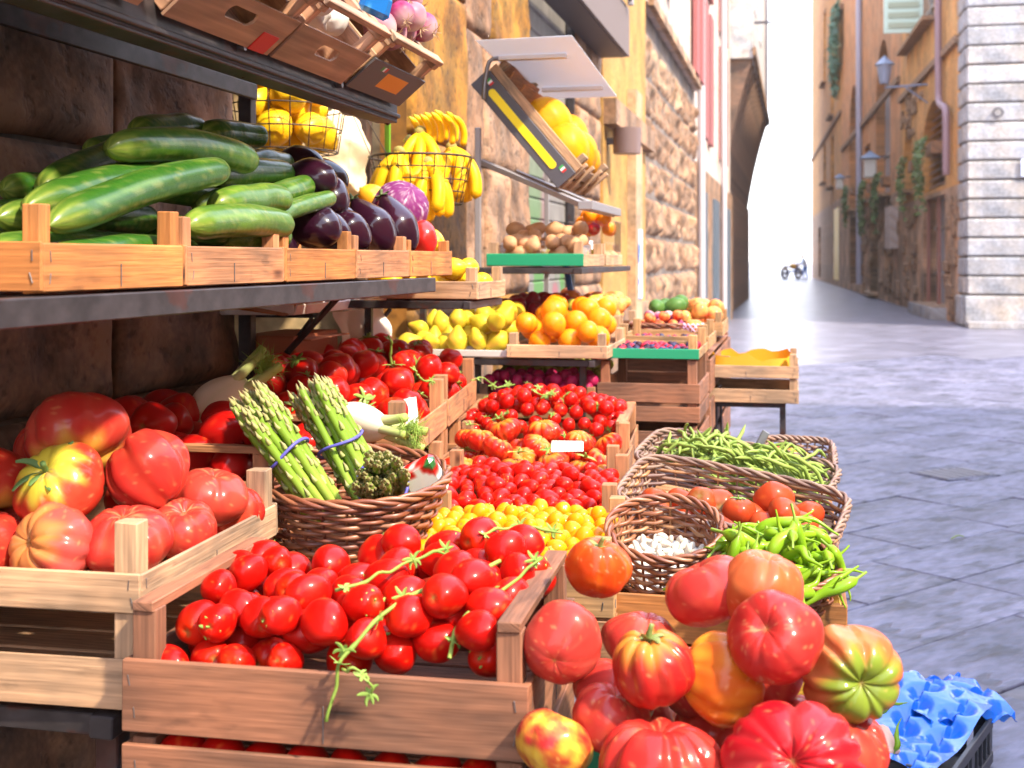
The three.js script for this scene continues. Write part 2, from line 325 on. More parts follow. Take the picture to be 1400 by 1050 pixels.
const eggplantGeos = [21, 22, 23].map((k) => body(30, 26, (th, ph) => { const s = Math.sin(th), c = Math.cos(th), w = 1 - 0.38 * smooth(-0.2, 1, c), bend = 0.10 * (c * c); return { p: [s * Math.cos(ph) * w * (1 + 0.03 * noise(ph, c * 2, k)) + bend, c * 1.5, s * Math.sin(ph) * w], c: mix3([0.012, 0.003, 0.010], [0.034, 0.004, 0.015], 0.5 + 0.5 * noise(c * 2, ph, k)) }; }));
const eggCap = (() => { const parts = [calyxGeo(99, 5, 0.62, 0.3), tube(curve([new THREE.Vector3(0, 0, 0), new THREE.Vector3(0.05, 0.35, 0), new THREE.Vector3(0.18, 0.6, 0)], 6), 0.14, { seg: 7 })]; return mergeGeometries(parts); })();
const onionGeos = [24, 25].map((k) => simple(k, 22, 18, (th, s, c) => [s * (1 - 0.25 * smooth(0.5, 1, c)) + 0.02, c * 0.95 + 0.35 * Math.pow(Math.max(0, c), 8)], (th, ph, n) => mix3(mix3([0.20, 0.012, 0.07], [0.38, 0.05, 0.15], 0.5 + 0.5 * Math.sin(ph * 14 + n * 3)), [0.62, 0.45, 0.42], smooth(1.7, 3.0, th) * 0.7 + (k === 25 ? 0.3 : 0))));
const garlicGeos = [26, 27].map((k) => body(40, 20, (th, ph) => { const s = Math.sin(th), c = Math.cos(th), lob = 1 - 0.10 * Math.pow(Math.abs(Math.sin(ph * 4)), 0.7) * s; return { p: [s * Math.cos(ph) * lob * (1 - 0.3 * smooth(0.5, 1, c)), c * 0.75 + 0.7 * Math.pow(Math.max(0, c), 10), s * Math.sin(ph) * lob * (1 - 0.3 * smooth(0.5, 1, c))], c: mix3([0.66, 0.60, 0.54], [0.54, 0.43, 0.42], smooth(0.2, 0.8, noise(ph * 9, th, k))) }; }));
const plumFruitGeos = [28, 29].map((k) => simple(k, 16, 12, (th, s, c) => [s, c * 1.08], (th, ph, n) => mix3([0.46, 0.014, 0.09], [0.30, 0.012, 0.07], 0.5 + 0.5 * n)));
const greenPlumGeos = [30, 31].map((k) => simple(k, 16, 12, (th, s, c) => [s, c * 1.05], (th, ph, n) => mix3([0.46, 0.46, 0.08], [0.28, 0.34, 0.06], 0.5 + 0.5 * n)));
const grapeGeo = simple(32, 12, 9, (th, s, c) => [s, c * 1.1], (th, ph, n) => mix3([0.05, 0.012, 0.05], [0.10, 0.03, 0.07], 0.5 + 0.5 * n));
const whiteBeanGeo = body(12, 9, (th, ph) => { const s = Math.sin(th), c = Math.cos(th); return { p: [s * Math.cos(ph) * 0.72 - 0.22 * c * c + 0.1, c * 1.25, s * Math.sin(ph) * 0.62], c: [0.62, 0.55, 0.46] }; });
const cabbageGeo = body(64, 40, (th, ph) => {
  const s = Math.sin(th), c = Math.cos(th), v = fbm(ph * 2.2, th * 2, 3, 4), vein = smooth(0.80, 0.97, 1 - Math.abs(Math.sin(ph * 6 + 2.4 * noise(ph * 2, th * 2.5, 7) + th * 1.1))) , vein2 = smooth(0.86, 1, 1 - Math.abs(noise(ph * 9, th * 7, 2)));
  const r = 1 + 0.05 * v + 0.02 * vein;
  return { p: [s * Math.cos(ph) * r, c * r * 0.95, s * Math.sin(ph) * r], c: mix3([0.17, 0.022, 0.12], [0.60, 0.47, 0.54], clamp(0.85 * vein + 0.45 * vein2 * s)) };
});
// long curved things: cucumber, courgette, banana, chilli, bean - a tube with its own profile, lying along x, centred
function longGeo(len, r, bend, prof, colFn, { seg = 12, n = 22, ridge = 0, ridges = 5, wob = 0, seed = 0 } = {}) {
  const pts = [];
  for (let i = 0; i <= n; i++) { const s = i / n, x = (s - 0.5) * len; pts.push(new THREE.Vector3(x, -bend * (4 * (s - 0.5) * (s - 0.5)) + bend + wob * noise(s * 4, seed), wob * noise(s * 4, seed + 9))); }
  const pos = [], col = [], idx = [], uv = [];
  for (let i = 0; i <= n; i++) {
    const s = i / n, q = r * prof(s), a = pts[Math.max(0, i - 1)], b = pts[Math.min(n, i + 1)], T = b.clone().sub(a).normalize(), N = new THREE.Vector3(0, 0, 1), B = new THREE.Vector3().crossVectors(N, T);
    for (let k = 0; k < seg; k++) {
      const an = k / seg * 2 * PI, rr = q * (1 + ridge * Math.cos(an * ridges)) * (1 + 0.025 * noise(s * 6, an, seed));
      pos.push(pts[i].x + N.x * Math.cos(an) * rr + B.x * Math.sin(an) * rr, pts[i].y + N.y * Math.cos(an) * rr + B.y * Math.sin(an) * rr, pts[i].z + N.z * Math.cos(an) * rr + B.z * Math.sin(an) * rr);
      col.push(...colFn(s, an)); uv.push(s * len * 4, k / seg);
    }
  }
  for (let i = 0; i < n; i++) for (let k = 0; k < seg; k++) { const a = i * seg + k, b = i * seg + (k + 1) % seg; idx.push(a, a + seg, b, b, a + seg, b + seg); }
  return fromArrays(pos, idx, { col, uv });
}
const cap = (s, a = 0.08, b = 0.08, e = 0.55) => Math.pow(clamp(s / a), e) * Math.pow(clamp((1 - s) / b), e);
const rounded = (s, a, b) => Math.sqrt(1 - Math.pow(1 - clamp(s / a), 2)) * Math.sqrt(1 - Math.pow(1 - clamp((1 - s) / b), 2));
const cucumberGeo = (len, r, bend, seed, paleness = 0) => longGeo(len, r, bend, (s) => rounded(s, 0.16, 0.10) * (0.92 + 0.14 * Math.sin(s * PI)), (s, a) => {
  const str = smooth(0.1, 0.45, fbm(a * 3.2, s * 5, seed, 3)), n = noise(s * 40, a * 6, seed);
  let c = mix3([0.030, 0.105, 0.010], [0.115, 0.215, 0.022], 0.75 * str + 0.15 * n + 0.4 * paleness);
  c = mix3(c, [0.32, 0.36, 0.06], 0.7 * smooth(0.16, 0.0, s) * (0.6 + 0.4 * Math.cos(a * 8)));
  return mix3(c, [0.30, 0.30, 0.08], 0.5 * smooth(0.55, 0.7, n) * 0.6);
}, { seg: 24, n: 40, ridge: 0.012, ridges: 7, seed, wob: 0.003 });
const bananaGeos = [1, 2].map((k) => longGeo(0.185, 0.0195, 0.036, (s) => s < 0.1 ? 0.30 + 0.2 * smooth(0.0, 0.1, s) + 0.25 * smooth(0.05, 0.12, s) : rounded(s, 0.30, 0.10) * 0.98 + 0.02, (s, a) => mix3(mix3([0.84, 0.48, 0.008], [0.76, 0.40, 0.008], 0.5 + 0.5 * noise(s * 8, a * 3, k)), s > 0.95 ? [0.10, 0.06, 0.02] : [0.55, 0.50, 0.05], s > 0.95 ? 0.9 : smooth(0.14, 0, s) * 0.8), { seg: 10, n: 18, ridge: 0.05, ridges: 5 }));
const chilliGeos = [1, 2, 3, 4].map((k) => longGeo(0.10 + 0.02 * k, 0.010 + (k % 2) * 0.002, 0.006 + 0.007 * k, (s) => s < 0.14 ? 0.25 + 0.1 * s : rounded(s - 0.12, 0.08, 1.0) * (1 - 0.75 * smooth(0.3, 1.0, s)) + 0.04, (s, a) => mix3(mix3([0.24, 0.38, 0.014], [0.15, 0.30, 0.012], 0.5 + 0.5 * noise(s * 5, a * 2, k)), [0.20, 0.30, 0.04], smooth(0.16, 0.1, s)), { seg: 9, n: 18, wob: 0.008, seed: k * 3, ridge: 0.06, ridges: 3 }));
const greenBeanGeos = [1, 2, 3, 4].map((k) => longGeo(0.11 + 0.012 * k, 0.0042, 0.010 * (k - 1) + 0.004, (s) => cap(s, 0.10, 0.12), (s, a) => mix3([0.30, 0.38, 0.09], [0.20, 0.29, 0.055], 0.5 + 0.5 * noise(s * 7, k)), { seg: 6, n: 10, wob: 0.007, seed: k * 5 }));

// ---- single fruits
function fruit(name, geo, material, p, scale, quat, label, category, group) {
  const m = solo(name, geo, material, label, category, group);
  m.position.copy(p); if (quat) m.quaternion.copy(quat); m.scale.setScalar(scale);
  return m;
}
function addCalyx(f, top, size, k = 0, material = stemMat) { const c = mesh('calyx', calyces[k % 3], material, f); c.position.y = top; c.scale.setScalar(size); c.rotation.y = k * 1.7; return c; }

// ---- heaps: fills the space under a surface top(x, z) above a floor with balls, lowest place first; returns [x, y, z, r]
function heap({ w, d, top, floor, r, seed = 1, most = 400, tries = 46, round = false, layers = 1.7 }) {
  const q = rng(seed * 977 + 3), out = [];
  let fails = 0;
  while (out.length < most && fails < 14) {
    const rr = typeof r === 'function' ? r(q) : r;
    let best = null;
    for (let k = 0; k < tries; k++) {
      let x = (q() - 0.5), z = (q() - 0.5);
      if (round) { const a = q() * 2 * PI, e = Math.sqrt(q()) * 0.5; x = Math.cos(a) * e; z = Math.sin(a) * e; }
      x *= w - 2 * rr; z *= d - 2 * rr;
      const T = top(x, z);
      let y = Math.max(floor, T - layers * 2 * rr) + rr;
      for (const o of out) { const dx = x - o[0], dz = z - o[2], h = dx * dx + dz * dz, s = (rr + o[3]) * 0.97; if (h < s * s) y = Math.max(y, o[1] + Math.sqrt(s * s - h)); }
      if (y + rr * 0.9 > T + rr * 0.35) continue;
      if (!best || y - T < best[4]) best = [x, y, z, rr, y - T];
    }
    if (best) { out.push(best); fails = 0; } else fails++;
  }
  return out;
}
// puts heaped fruits into the frame of a container (an Object3D), as things of their own
function spill(frame, list, { name, geos, material, label, category, group, scale = 1, tilt = PI, seed = 5, calyx = 0, lie = false }) {
  const q = rng(seed * 31 + 7), made = [];
  frame.updateMatrixWorld(true);
  const spin = frame.getWorldQuaternion(new THREE.Quaternion());
  list.forEach(([x, y, z, r], i) => {
    const p = new THREE.Vector3(x, y, z).applyMatrix4(frame.matrixWorld);
    let quat = randQuat(q, tilt);
    if (lie) { const a = q() * 2 * PI; quat = rotTo(new THREE.Vector3(Math.cos(a), rnd(-0.3, 0.35, q), Math.sin(a)), q() * 6); }
    const f = fruit(name, geos[Math.floor(q() * geos.length)], material, p, r * scale * rnd(0.90, 1.07, q), spin.clone().multiply(quat), label, category, group);
    if (calyx) { const has = q() < calyx; if (has) addCalyx(f, 0.86, 0.8, i); f.userData.label = label + (has ? ', green calyx on' : ', calyx fallen off'); }
    made.push(f);
  });
  return made;
}

// ------------------------------------------------------------------ crates and baskets
// wooden crate: origin at the middle of its bottom; w across (x), d along (z), rim height h; rows of boards, corner posts to postH, optional handle rails
function crate(label, { w = 0.4, d = 0.5, h = 0.07, postH = 0.12, rails = '', tint = WOOD.pine, post = 0.026, thick = 0.006, rows, floorY = 0.008, slats = 5, staples = true, group, p, yaw = 0, name = 'wooden_crate', seed = 1, frontPosts = false, tilt = 0, boardsX, materials = {} } = {}) {
  const o = thing(name, label, 'crate', group, p, yaw);
  if (tilt) o.rotation.z = tilt;
  const q = rng(seed * 71 + 5), W = wood(tint), pick = () => W[Math.floor(q() * 3)], vr = () => Math.floor(q() * 4);
  rows ??= [[0.004, h - 0.004]];
  const B = (nm, x, y, z, a, b, c, m = pick()) => boxAt(nm, x, y, z, a, b, c, m, o, { variant: vr() });
  for (const [y0, bh] of rows) {
    const y = y0 + bh / 2;
    const ends = { 1: B('board', 0, y, d / 2 - thick / 2, w, bh, thick, materials.front), '-1': B('board', 0, y, -d / 2 + thick / 2, w, bh, thick) };
    let side; for (const s of [-1, 1]) side = { ...side, [s]: B('board', s * (w / 2 - thick / 2), y - 0.0015, 0, thick, bh, d - 2 * thick - 0.001, s > 0 ? materials.side : undefined) };
    if (staples) for (const e of [-1, 1]) for (const sx of [-1, 1]) for (const ky of [0.28, 0.72]) {
      const st = boxAt('staple', sx * (w / 2 - rnd(0.010, 0.02, q)), bh * (ky - 0.5), e * (thick / 2 + 0.0006), 0.0014, 0.014, 0.0016, stapleMat, ends[e], { c: 0.0004, wobble: 0 }); st.rotation.z = rnd(-0.35, 0.35, q);
      if (e > 0) { const s2 = boxAt('staple', sx * (thick / 2 + 0.0004), bh * (ky - 0.5), e * (d / 2 - rnd(0.018, 0.026, q)), 0.0016, 0.014, 0.0014, stapleMat, side[sx], { c: 0.0004, wobble: 0 }); s2.rotation.x = rnd(-0.35, 0.35, q); }
    }
  }
  if (staples) for (const [y0, bh] of rows) for (const e of [1]) { boxAt('wire_staple', rnd(-0.02, 0.02, q), y0 + bh * 0.30, d / 2 + 0.0008, 0.0013, bh * 0.5, 0.0016, stapleMat, o, { c: 0.0004, wobble: 0 }); if (w > 0.3) boxAt('wire_staple', w / 2 + 0.0008, y0 + bh * 0.30, rnd(-0.02, 0.02, q), 0.0016, bh * 0.5, 0.0013, stapleMat, o, { c: 0.0004, wobble: 0 }); }
  const px = w / 2 - thick - post / 2 - 0.001, pz = d / 2 - thick - post / 2 - 0.001;
  for (const sx of [-1, 1]) for (const sz of [-1, 1]) { const ph = postH + rnd(-0.003, 0.003, q); B('post', sx * px, ph / 2 + 0.002, sz * pz, post, ph, post); }
  const ry = postH + 0.007;
  if (rails.includes('z')) for (const s of [-1, 1]) B('rail', s * px, ry, 0, 0.030, 0.013, d - 0.012);
  if (rails.includes('x')) for (const s of [-1, 1]) B('rail', 0, ry, s * pz, w - 0.012, 0.013, 0.03);
  const n = slats, sw = (d - 2 * thick) / n;
  for (let i = 0; i < n; i++) B('slat', 0, floorY, -d / 2 + thick + (i + 0.5) * sw, w - 2 * thick - 0.002, 0.005, sw - 0.008);
  return o;
}
const wickerBump = makeTexture(64, 64, (u, v) => { const b = 0.5 + 0.5 * tileFbm(u, v, 3, 16, 6, 3); return [b, b, b]; }, false);
const wickers = [[0.249, 0.087, 0.038], [0.207, 0.062, 0.029], [0.299, 0.124, 0.059], [0.174, 0.050, 0.027]].map((c) => phys({ color: rgb(...c), roughness: 0.42, clearcoat: 0.25, clearcoatRoughness: 0.3, bumpMap: wickerBump, bumpScale: 0.0006 }));
const wickersPale = [[0.432, 0.240, 0.116], [0.365, 0.183, 0.083], [0.481, 0.290, 0.149]].map((c) => phys({ color: rgb(...c), roughness: 0.45, clearcoat: 0.2, clearcoatRoughness: 0.3, bumpMap: wickerBump, bumpScale: 0.0006 }));
const wickersGrey = [[0.249, 0.166, 0.124], [0.199, 0.116, 0.091], [0.282, 0.166, 0.116], [0.157, 0.083, 0.071]].map((c) => phys({ color: rgb(...c), roughness: 0.5, clearcoat: 0.15, clearcoatRoughness: 0.3, bumpMap: wickerBump, bumpScale: 0.0006 }));
// woven basket: a, b half sizes of the base, flare at the rim, height h, pw 2 = oval, 5 = nearly rectangular
function basket(label, { a = 0.1, b = 0.1, h = 0.1, flare = 1.2, pw = 2, rows = 11, stakes = 24, thick = 0.0038, group, p, yaw = 0, set = wickers, seed = 1, dip = () => 0 } = {}) {
  const o = thing('wicker_basket', label, 'basket', group, p, yaw), q = rng(seed * 53 + 1);
  const ring = (an, k) => { const c = Math.cos(an), s = Math.sin(an), n = Math.pow(Math.pow(Math.abs(c), pw) + Math.pow(Math.abs(s), pw), -1 / pw), f = lerp(1, flare, Math.pow(k, 0.8)); return [c * n * a * f, s * n * b * f]; };
  const N = stakes * 6;
  const pick = () => set[Math.floor(q() * set.length)];
  for (let i = 0; i < rows; i++) {
    const k = (i + 0.5) / rows, pts = [], jit = rnd(-0.0012, 0.0012, q), th = thick * rnd(0.85, 1.2, q);
    for (let j = 0; j < N; j++) {
      const an = j / N * 2 * PI, [x, z] = ring(an, k), off = thick * 1.25 * Math.cos((j / N * stakes + i) * PI), L = Math.hypot(x, z);
      pts.push(new THREE.Vector3(x * (1 + off / L), h * k * (1 + dip(an) * k) + jit + 0.0015 * noise(j * 0.13, i, seed), z * (1 + off / L)));
    }
    mesh('weaver', tube(pts, (s) => th * (0.9 + 0.22 * noise(s * 30, i, seed)), { seg: 6, closed: true }), pick(), o);
  }
  const sg = [];
  for (let j = 0; j < stakes; j++) {
    const an = j / stakes * 2 * PI, pts = [0, 0.35, 0.7, 1.03].map((k) => { const [x, z] = ring(an, k); return new THREE.Vector3(x, h * k * (1 + dip(an) * k) + 0.002, z); });
    mesh('stake', tube(pts, thick * 0.62, { seg: 5 }), set[j % set.length], o);
  }
  for (let e = 0; e < 3; e++) {
    const pts = [];
    for (let j = 0; j < N; j++) { const an = j / N * 2 * PI, [x, z] = ring(an, 1.03), L = Math.hypot(x, z), ph = j / N * stakes * 0.36 * 2 * PI + e * 2.1, of = thick * 1.15 * Math.cos(ph); pts.push(new THREE.Vector3(x * (1 + of / L), h * (1 + dip(an)) + thick * 1.2 + thick * 1.15 * Math.sin(ph), z * (1 + of / L))); }
    mesh('rim_strand', tube(pts, thick * 0.95, { seg: 6, closed: true }), set[e % set.length], o);
  }
  const sh = new THREE.Shape(); for (let j = 0; j < 48; j++) { const [x, z] = ring(j / 48 * 2 * PI, 0); j ? sh.lineTo(x, z) : sh.moveTo(x, z); }
  const bg = new THREE.ExtrudeGeometry(sh, { depth: 0.006, bevelEnabled: false }); bg.rotateX(PI / 2); bg.translate(0, 0.008, 0);
  mesh('base', bg, set[1], o);
  return o;
}

// ------------------------------------------------------------------ setting: street and buildings
function stoneTex(seed, spread, pits) {
  return { map: makeTexture(512, 512, (u, v) => { const a = tileFbm(u, v, 5, 5, seed, 6), b = tileFbm(u, v, 6, 7, seed + 40, 5), p = smooth(0.1, 0.7, tileFbm(u, v, 30, 30, seed + 80, 4)) * pits, g = 0.80 + spread * a - p * 0.22 + 0.14 * tileFbm(u, v, 60, 60, seed + 8, 2); return [g + 0.07 * b, g + 0.01 * b, g - 0.07 * b]; }),
    bump: makeTexture(512, 512, (u, v) => { const b = 0.55 + 0.45 * tileFbm(u, v, 14, 14, seed + 3, 6) - 0.25 * smooth(0.1, 0.6, tileFbm(u, v, 30, 30, seed + 80, 4)) * pits; return [b, b, b]; }, false) };
}
const stoneA = stoneTex(11, 0.42, 1), stoneB = stoneTex(57, 0.30, 0.6), plasterT = stoneTex(91, 0.20, 0.25);
const stoneMat = (c, t = stoneA, bump = 0.006, rough = 0.85) => mat({ color: rgb(...c), map: t.map, bumpMap: t.bump, bumpScale: bump, roughness: rough });
const brownStone = [[0.30, 0.165, 0.10], [0.26, 0.135, 0.085], [0.34, 0.20, 0.115]].map((c) => stoneMat(c));
const ochreStone = [[0.40, 0.175, 0.016], [0.35, 0.145, 0.018], [0.44, 0.20, 0.018]].map((c) => stoneMat(c, stoneA, 0.004));
const greyBrown = [[0.40, 0.225, 0.125], [0.34, 0.185, 0.10], [0.45, 0.265, 0.15]].map((c) => stoneMat(c, stoneA, 0.01));
const yellowPlaster = stoneMat([0.66, 0.35, 0.085], plasterT, 0.002), whitePlaster = stoneMat([0.84, 0.76, 0.68], plasterT, 0.002), creamPlaster = stoneMat([0.82, 0.62, 0.34], plasterT, 0.002);
const ochrePlaster = stoneMat([0.84, 0.40, 0.115], plasterT, 0.003), peachPlaster = stoneMat([0.80, 0.36, 0.145], plasterT, 0.003), lowStone = stoneMat([0.54, 0.31, 0.18], stoneA, 0.01), mortar = stoneMat([0.24, 0.19, 0.16], stoneB, 0.004);
const whiteStone = [[0.56, 0.52, 0.51], [0.51, 0.48, 0.48], [0.60, 0.55, 0.53]].map((c) => { const w = (t) => { const k = t.clone(); k.repeat.set(0.22, 0.22); k.needsUpdate = true; return k; }; return mat({ color: rgb(...c), map: w(plasterT.map), bumpMap: w(plasterT.bump), bumpScale: 0.004, roughness: 0.85 }); });
const brownWood = wood([0.34, 0.22, 0.15])[1];  // even brown wood for backings, doors and far windows
const ironMat = mat({ color: rgb(0.09, 0.08, 0.09), roughness: 0.55, metalness: 0.5 });
const uvBox = (w, h, d) => { const g = new THREE.BoxGeometry(w, h, d), p = g.attributes.position, n = g.attributes.normal, uv = g.attributes.uv; for (let i = 0; i < p.count; i++) { const ax = Math.abs(n.getX(i)), ay = Math.abs(n.getY(i)); ax > 0.5 ? uv.setXY(i, p.getZ(i) * 0.7, p.getY(i) * 0.7) : ay > 0.5 ? uv.setXY(i, p.getX(i) * 0.7, p.getZ(i) * 0.7) : uv.setXY(i, p.getX(i) * 0.7, p.getY(i) * 0.7); } return g; };
function slabBox(name, x0, x1, y0, y1, t0, t1, m, parent) { const o = mesh(name, uvBox(x1 - x0, y1 - y0, t1 - t0), m, parent); o.position.set((x0 + x1) / 2, (y0 + y1) / 2, -(t0 + t1) / 2); return o; }

// ---- street: diagonal stone slabs near by, one sheet beyond
const slabTex = makeTexture(512, 512, (u, v) => { const a = tileFbm(u, v, 4, 4, 5, 5), f = tileFbm(u, v, 24, 60, 9, 3), c = smooth(0.15, 0.4, tileFbm(u, v, 10, 26, 19, 3)), g = 0.80 + 0.26 * a + 0.24 * f - 0.20 * c; return [g * 0.99, g, g * 1.02]; });
const slabBump = makeTexture(512, 512, (u, v) => { const b = 0.5 + 0.35 * tileFbm(u, v, 16, 44, 9, 4) + 0.25 * tileFbm(u, v, 5, 7, 29, 3) - 0.3 * smooth(0.15, 0.4, tileFbm(u, v, 10, 26, 19, 3)); return [b, b, b]; }, false);
const slabMats = [[0.205, 0.192, 0.268], [0.184, 0.174, 0.244], [0.226, 0.21, 0.283], [0.195, 0.186, 0.26]].map((c) => mat({ color: rgb(...c), map: slabTex, bumpMap: slabBump, bumpScale: 0.014, roughness: 0.5 }));
{
  const g = new THREE.PlaneGeometry(500, 700, 1, 1); g.rotateX(-PI / 2); g.translate(0, -0.012, -200);
  const uv = g.attributes.uv, p = g.attributes.position; for (let i = 0; i < uv.count; i++) uv.setXY(i, p.getX(i) * 0.5, p.getZ(i) * 0.5);
  structure('ground', g, stoneMat([0.22, 0.205, 0.22], stoneB, 0.002));
  // street beyond the slabs that can be told apart
  const far = new THREE.PlaneGeometry(9, 114, 1, 1); far.rotateX(-PI / 2); far.translate(0.2, -0.006, -70);
  const fu = far.attributes.uv, fp = far.attributes.position; for (let i = 0; i < fu.count; i++) { const x = fp.getX(i), z = -fp.getZ(i); fu.setXY(i, (x * 0.63 + z * 0.777) / 3.2, (x * -0.777 + z * 0.63) / 3.2); }
  const joints = (u, v) => { const row = Math.floor(v * 8), e = Math.abs(v * 8 - Math.round(v * 8)), c = u * 4 + hash(row, 3, 1), f = Math.abs(c - Math.round(c)); return Math.max(smooth(0.05, 0.015, e), smooth(0.03, 0.008, f)); };
  const map = makeTexture(1024, 1024, (u, v) => { const a = tileFbm(u, v, 10, 10, 5, 5), t = hash(Math.floor(u * 4 + hash(Math.floor(v * 8), 3, 1)) % 4, Math.floor(v * 8), 8) * 0.16, j = joints(u, v), s = 0.78 + 0.2 * a + t - 0.35 * j; return [s * 0.99, s, s * 1.02]; });
  structure('street', far, mat({ color: rgb(0.235, 0.22, 0.275), map, bumpMap: slabBump, bumpScale: 0.004, roughness: 0.33 }));
  const plaza = new THREE.PlaneGeometry(260, 330); plaza.rotateX(-PI / 2); plaza.translate(0, -0.010, -291); const pu = plaza.attributes.uv; for (let i = 0; i < pu.count; i++) pu.setXY(i, pu.getX(i) * 80, pu.getY(i) * 100);
  structure('plaza', plaza, mat({ color: rgb(0.23, 0.218, 0.252), map, roughness: 0.33 }));
  const side = new THREE.PlaneGeometry(40, 16); side.rotateX(-PI / 2); side.translate(24.7, -0.011, -20); const su = side.attributes.uv; for (let i = 0; i < su.count; i++) su.setXY(i, su.getX(i) * 12, su.getY(i) * 5);
  structure('side_street', side, mat({ color: rgb(0.23, 0.218, 0.252), map, roughness: 0.45 }));
  // slabs: rows run along (0.63, 0.777), each row its own offsets
  const paving = new THREE.Group(); paving.name = 'pavement'; paving.userData.kind = 'structure'; scene.add(paving);
  const q = rng(41), ux = 0.63, ut = 0.777, W = 0.44;
  const made = [];
  for (let r = -24; r < 22; r++) {
    let s = -4 + q();
    while (s < 26) {
      const L = [0.62, 0.78, 0.95, 1.1][Math.floor(q() * 4)], cs = s + L / 2, cr = (r + 0.5) * W;
      const x = cs * ux - cr * -ut, t = cs * ut + cr * -ux; s += L;
      const X = cs * ux + cr * ut, T = cs * ut - cr * ux;
      if (X < -1.5 || X > 5.2 || T < 2.6 || T > 19) continue;
      // those the picture can show: in front of the stalls
      const px = 700 + 1700 * (0.9747 * X + 0.2236 * T) / (0.9747 * T - 0.2236 * X);
      if (px < 820 || px > 1520) continue;
      made.push([X, T, L]);
    }
  }
  const geos = {};
  for (const [X, T, L] of made) {
    const k = L + '_' + Math.floor(q() * 3);
    geos[k] ??= (() => { const g = board(L - 0.007, 0.05, W - 0.007, { c: 0.004, variant: Math.floor(q() * 9), wobble: 0.0022 }).clone(), p = g.attributes.position, uv = g.attributes.uv, o = q() * 3; for (let i = 0; i < p.count; i++) uv.setXY(i, p.getX(i) / 1.6 + o, p.getZ(i) / 1.6 + o * 1.7); return g; })();
    const m = mesh('paving_slab', geos[k], slabMats[Math.floor(q() * 4)], paving);
    m.position.set(X, -0.025 + rnd(-0.002, 0.002, q), -T); m.rotation.y = Math.atan2(ut, ux); m.rotation.x = rnd(-0.003, 0.003, q);
  }
  // drain cover set in the slabs
  const dr = thing('drain_cover', 'rectangular cast iron drain cover set flush in the stone paving', 'drain cover', undefined, V(1.0, 0.002, 8.55), 0.68);
  boxAt('frame', 0, 0, 0, 0.46, 0.010, 0.34, slabMats[1], dr); for (let i = 0; i < 6; i++) boxAt('bar', -0.18 + i * 0.072, 0.007, 0, 0.05, 0.006, 0.28, mat({ color: rgb(0.17, 0.16, 0.17), roughness: 0.6 }), dr);
}

// rough-hewn stone facing +x; near lower corner at the origin
function hewn(w, h, seed, amp = 0.02, nt = 34, ny = 22, edge = 0.03, back = 0.06) {
  const pos = [], uv = [], idx = [], o = seed * 3.17;
  for (let j = -1; j <= ny + 1; j++) for (let i = -1; i <= nt + 1; i++) {
    const rim = i < 0 || j < 0 || i > nt || j > ny, a = clamp(i / nt), b = clamp(j / ny), t = a * w, y = b * h;
    const e = Math.min(t, w - t, y, h - y), round = smooth(0, edge, e);
    const n = fbm(t * 5 + o, y * 6, o, 5), crag = Math.abs(fbm(t * 3 + o, y * 3 + 5, o + 2, 4));
    pos.push(rim ? -back : -edge * 0.5 + round * (edge * 0.5 + amp * (0.9 * n + 1.5 * crag - 0.15)), y + (rim ? 0 : 0.004 * noise(t * 9, y * 9, o)), -t); uv.push(t * 1.4 + o, y * 1.4 + o);
  }
  const N = nt + 3;
  for (let j = 0; j < ny + 2; j++) for (let i = 0; i < nt + 2; i++) { const a = j * N + i; idx.push(a, a + 1, a + N, a + 1, a + N + 1, a + N); }
  return fromArrays(pos, idx, { uv });
}
function stoneFace(parent, x, t0, t1, courses, mats, seed, amp, minL, maxL, opt = {}) {        // courses: list of heights from y0
  const q = rng(seed); let y = opt.y0 ?? 0;
  courses.forEach((h, c) => {
    let t = t0, fixed = opt.joints?.[c] ? [...opt.joints[c]] : null;
    while (t < t1 - 0.02) {
      let L = fixed ? (fixed.length ? fixed.shift() - t : t1 - t) : rnd(minL, maxL, q); if (t1 - t - L < minL * 0.6) L = t1 - t;
      const m = mesh('stone', hewn(L - 0.012, h - 0.012, seed + c * 13 + t, amp, opt.nt ?? 34, opt.ny ?? 22, opt.edge), mats[Math.floor(q() * mats.length)], parent);
      m.position.set(x + rnd(-0.006, 0.006, q), y + 0.006, -t - 0.006); t += L;
    }
    y += h;
  });
}
